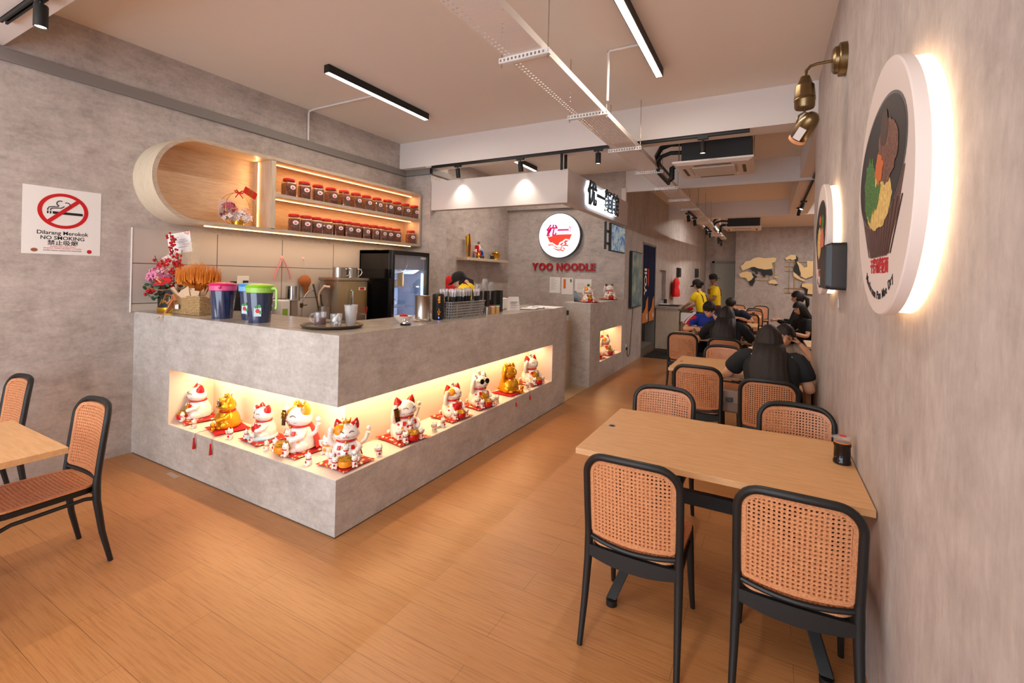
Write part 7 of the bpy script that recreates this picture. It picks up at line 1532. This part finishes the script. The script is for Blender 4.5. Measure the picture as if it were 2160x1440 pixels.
plate(m2, 'gold_plate', [(955, 380), (1010, 420), (1060, 470), (1120, 490), (1130, 520), (1060, 500), (960, 440)], GD, 0.07, 10); plate(m2, 'gold_plate', [(1080, 560), (1180, 540), (1330, 580), (1330, 660), (1240, 705), (1160, 700), (1170, 630), (1080, 600)], GD, 0.075, 11)
plate(m2, 'black_plate', [(985, 130), (1020, 170), (1010, 250), (1050, 340), (1050, 430), (1020, 450), (960, 370), (955, 320), (985, 260), (980, 190)], BK, 0.060, 12); plate(m2, 'black_plate', [(1085, 530), (1060, 600), (1120, 640), (1130, 720), (1230, 720), (1260, 640), (1170, 640), (1080, 590)], BK, 0.060, 13)
for y in (230, 297, 368, 625, 695): rail(m2, (835, y), (1240, y))
for x in (900, 975): rail(m2, (x, 230), (x, 700))

# ================================================================ things on the dining tables
def sauce(loc, label):
    t = thing('sauce_bottle', label, 'bottle', loc, 0, 'sauce bottles on the tables'); b = B(); b.lathe([(0.034, 0), (0.038, 0.004), (0.038, 0.016), (0.035, 0.02), (0.035, 0.085), (0.038, 0.09), (0.037, 0.098), (0.033, 0.101)], 28); b.build('sauce', plain('dark_soy', (16, 7, 6), 0.08), t, smooth=True)
    b = B(); b.lathe([(0.0335, 0.101), (0.036, 0.112), (0.037, 0.125), (0.037, 0.129), (0.03, 0.133), (0.002, 0.133)], 28, caps=False); b.build('clear_cap', thin('cap_plastic', (245, 235, 225), 0.2, 0.1), t, smooth=True)
    b = B(); b.torus((0, 0, 0.104), 0.033, 0.004, 24, 6); b.build('amber_ring', plain('amber', (196, 110, 30), 0.2), t, smooth=True); B().box(-0.012, 0.014, -0.012, 0.012, 0.133, 0.138).build('red_tab', M['red'], t, bevel=0.002); b = B(); b.tube([(-0.02, -0.015, 0.128), (-0.048, -0.02, 0.133)], 0.007, 8); b.build('spout', M['clearpl'], t, smooth=True)
    return t
sauce((2.650, 0.80, 0.7645), 'dark sauce bottle on the nearest table against the right wall')
sauce((2.635, 3.25, 0.7645), 'dark sauce bottle on the second table beside the right wall')
sauce((1.375, 6.12, 0.7645), 'small dark sauce bottle beside the iced drink of the boy'); sauce((1.93, 8.75, 0.7645), 'dark sauce bottle in front of the man in navy'); sauce((2.02, 11.3, 0.7645), 'dark sauce bottle on the table behind the man in navy')
def drink(loc, col, label, h=0.14, straw=True):
    t = thing('iced_drink', label, 'drink', loc, 0, 'cups of iced drinks'); b = B(); b.lathe([(0.030, 0.002), (0.041, h*0.86), (0.002, h*0.86)], 24); b.build('drink', plain('drink_%d' % col[0], col, 0.15), t, smooth=True); vessel(t, [(0.001, 0), (0.032, 0), (0.046, h), (0.048, h+0.004), (0.044, h), (0.031, 0.003)], M['clearpl'], 'cup', 24)
    if straw: b = B(); b.tube([(0.0, 0, h*0.5), (0.008, 0, h+0.07)], 0.004, 8); b.build('straw', M['blackpl'], t, smooth=True)
drink((1.285, 6.06, 0.7645), (206, 156, 110), 'iced milk tea cup in front of the boy in blue', 0.15, False); drink((2.02, 5.66, 0.7645), (92, 14, 18), 'dark red iced drink with black straw beside the long-haired woman', 0.15); drink((1.70, 8.42, 0.7645), (196, 130, 84), 'brown iced tea cup before the man in navy', 0.15, False)
def noodle_bowl(loc, label):
    t = thing('noodle_bowl', label, 'bowl', loc, 0, 'bowls on the tables'); vessel(t, [(0.001, 0), (0.035, 0), (0.04, 0.008), (0.075, 0.055), (0.072, 0.055), (0.06, 0.035), (0.001, 0.03)], plain('dark_bowl', (40, 34, 32), 0.3), 'bowl'); b = B(); b.ell((0, 0, 0.036), (0.055, 0.055, 0.012), 18, 6); b.build('noodles', plain('noodles', (214, 180, 120), 0.5), t, smooth=True)
noodle_bowl((1.55, 6.00, 0.7645), 'dark noodle bowl under the boy in blue'); noodle_bowl((1.80, 5.78, 0.7645), 'dark noodle bowl of the long-haired woman at the third table'); noodle_bowl((2.30, 3.42, 0.7645), 'dark noodle bowl between the two women at the second table'); noodle_bowl((1.76, 8.62, 0.7645), 'dark bowl from which the man in navy eats')
bg_ = thing('shoulder_bag', 'taupe shoulder bag with black clasp lying between the chair and the woman in black', 'bag', (2.03, 2.70, 0.455)); b = B(); b.box(-0.16, 0.16, -0.06, 0.06, 0, 0.20); b.build('body', plain('taupe_leather', (128, 104, 90), 0.5), bg_, bevel=0.02); B().box(-0.16, 0.16, -0.066, -0.058, 0.09, 0.20).build('flap', plain('taupe_leather2', (140, 116, 100), 0.5), bg_, bevel=0.003); B().box(-0.03, 0.03, -0.074, -0.064, 0.10, 0.145).build('clasp', M['blackgl'], bg_, bevel=0.004)
b = B(); b.tube([(-0.14, 0, 0.19), (-0.10, 0.0, 0.30), (0.10, 0.0, 0.30), (0.14, 0, 0.19)], 0.008, 8); b.build('strap', plain('taupe_leather', (128, 104, 90), 0.5), bg_, smooth=True)
wt_ = B(); wt_.torus((0, 0, 0), 0.030, 0.006, 20, 6); wt_.cyl((0.03, 0, -0.01), 0.02, 0.02, 16); o = wt_.build('wristwatch', M['blackgl'], smooth=True); tag(o, 'round black wristwatch on the woman in beige', 'watch'); o.location = (2.24, 3.62, 0.93); o.rotation_euler = (0.9, 0.2, 0)
o = B().box(-0.075, 0.075, -0.02, 0.02, 0.0, 0.0008).build('floor_tape', MT('clear_tape', (226, 206, 190), 0.3, Alpha=0.35).m); o.location = (-1.80, -0.05, 0.0008); o.rotation_euler = (0, 0, -0.05); tag(o, 'strip of translucent tape on the floor before the counter', 'tape')
o = B().box(-0.012, 0.028, -0.20, 0.20, 0.0, 0.70).build('support_panel', M['table']); o.location = (2.655, 3.25, 0.0); tag(o, 'beech support panel under the wall end of the second table', 'panel')
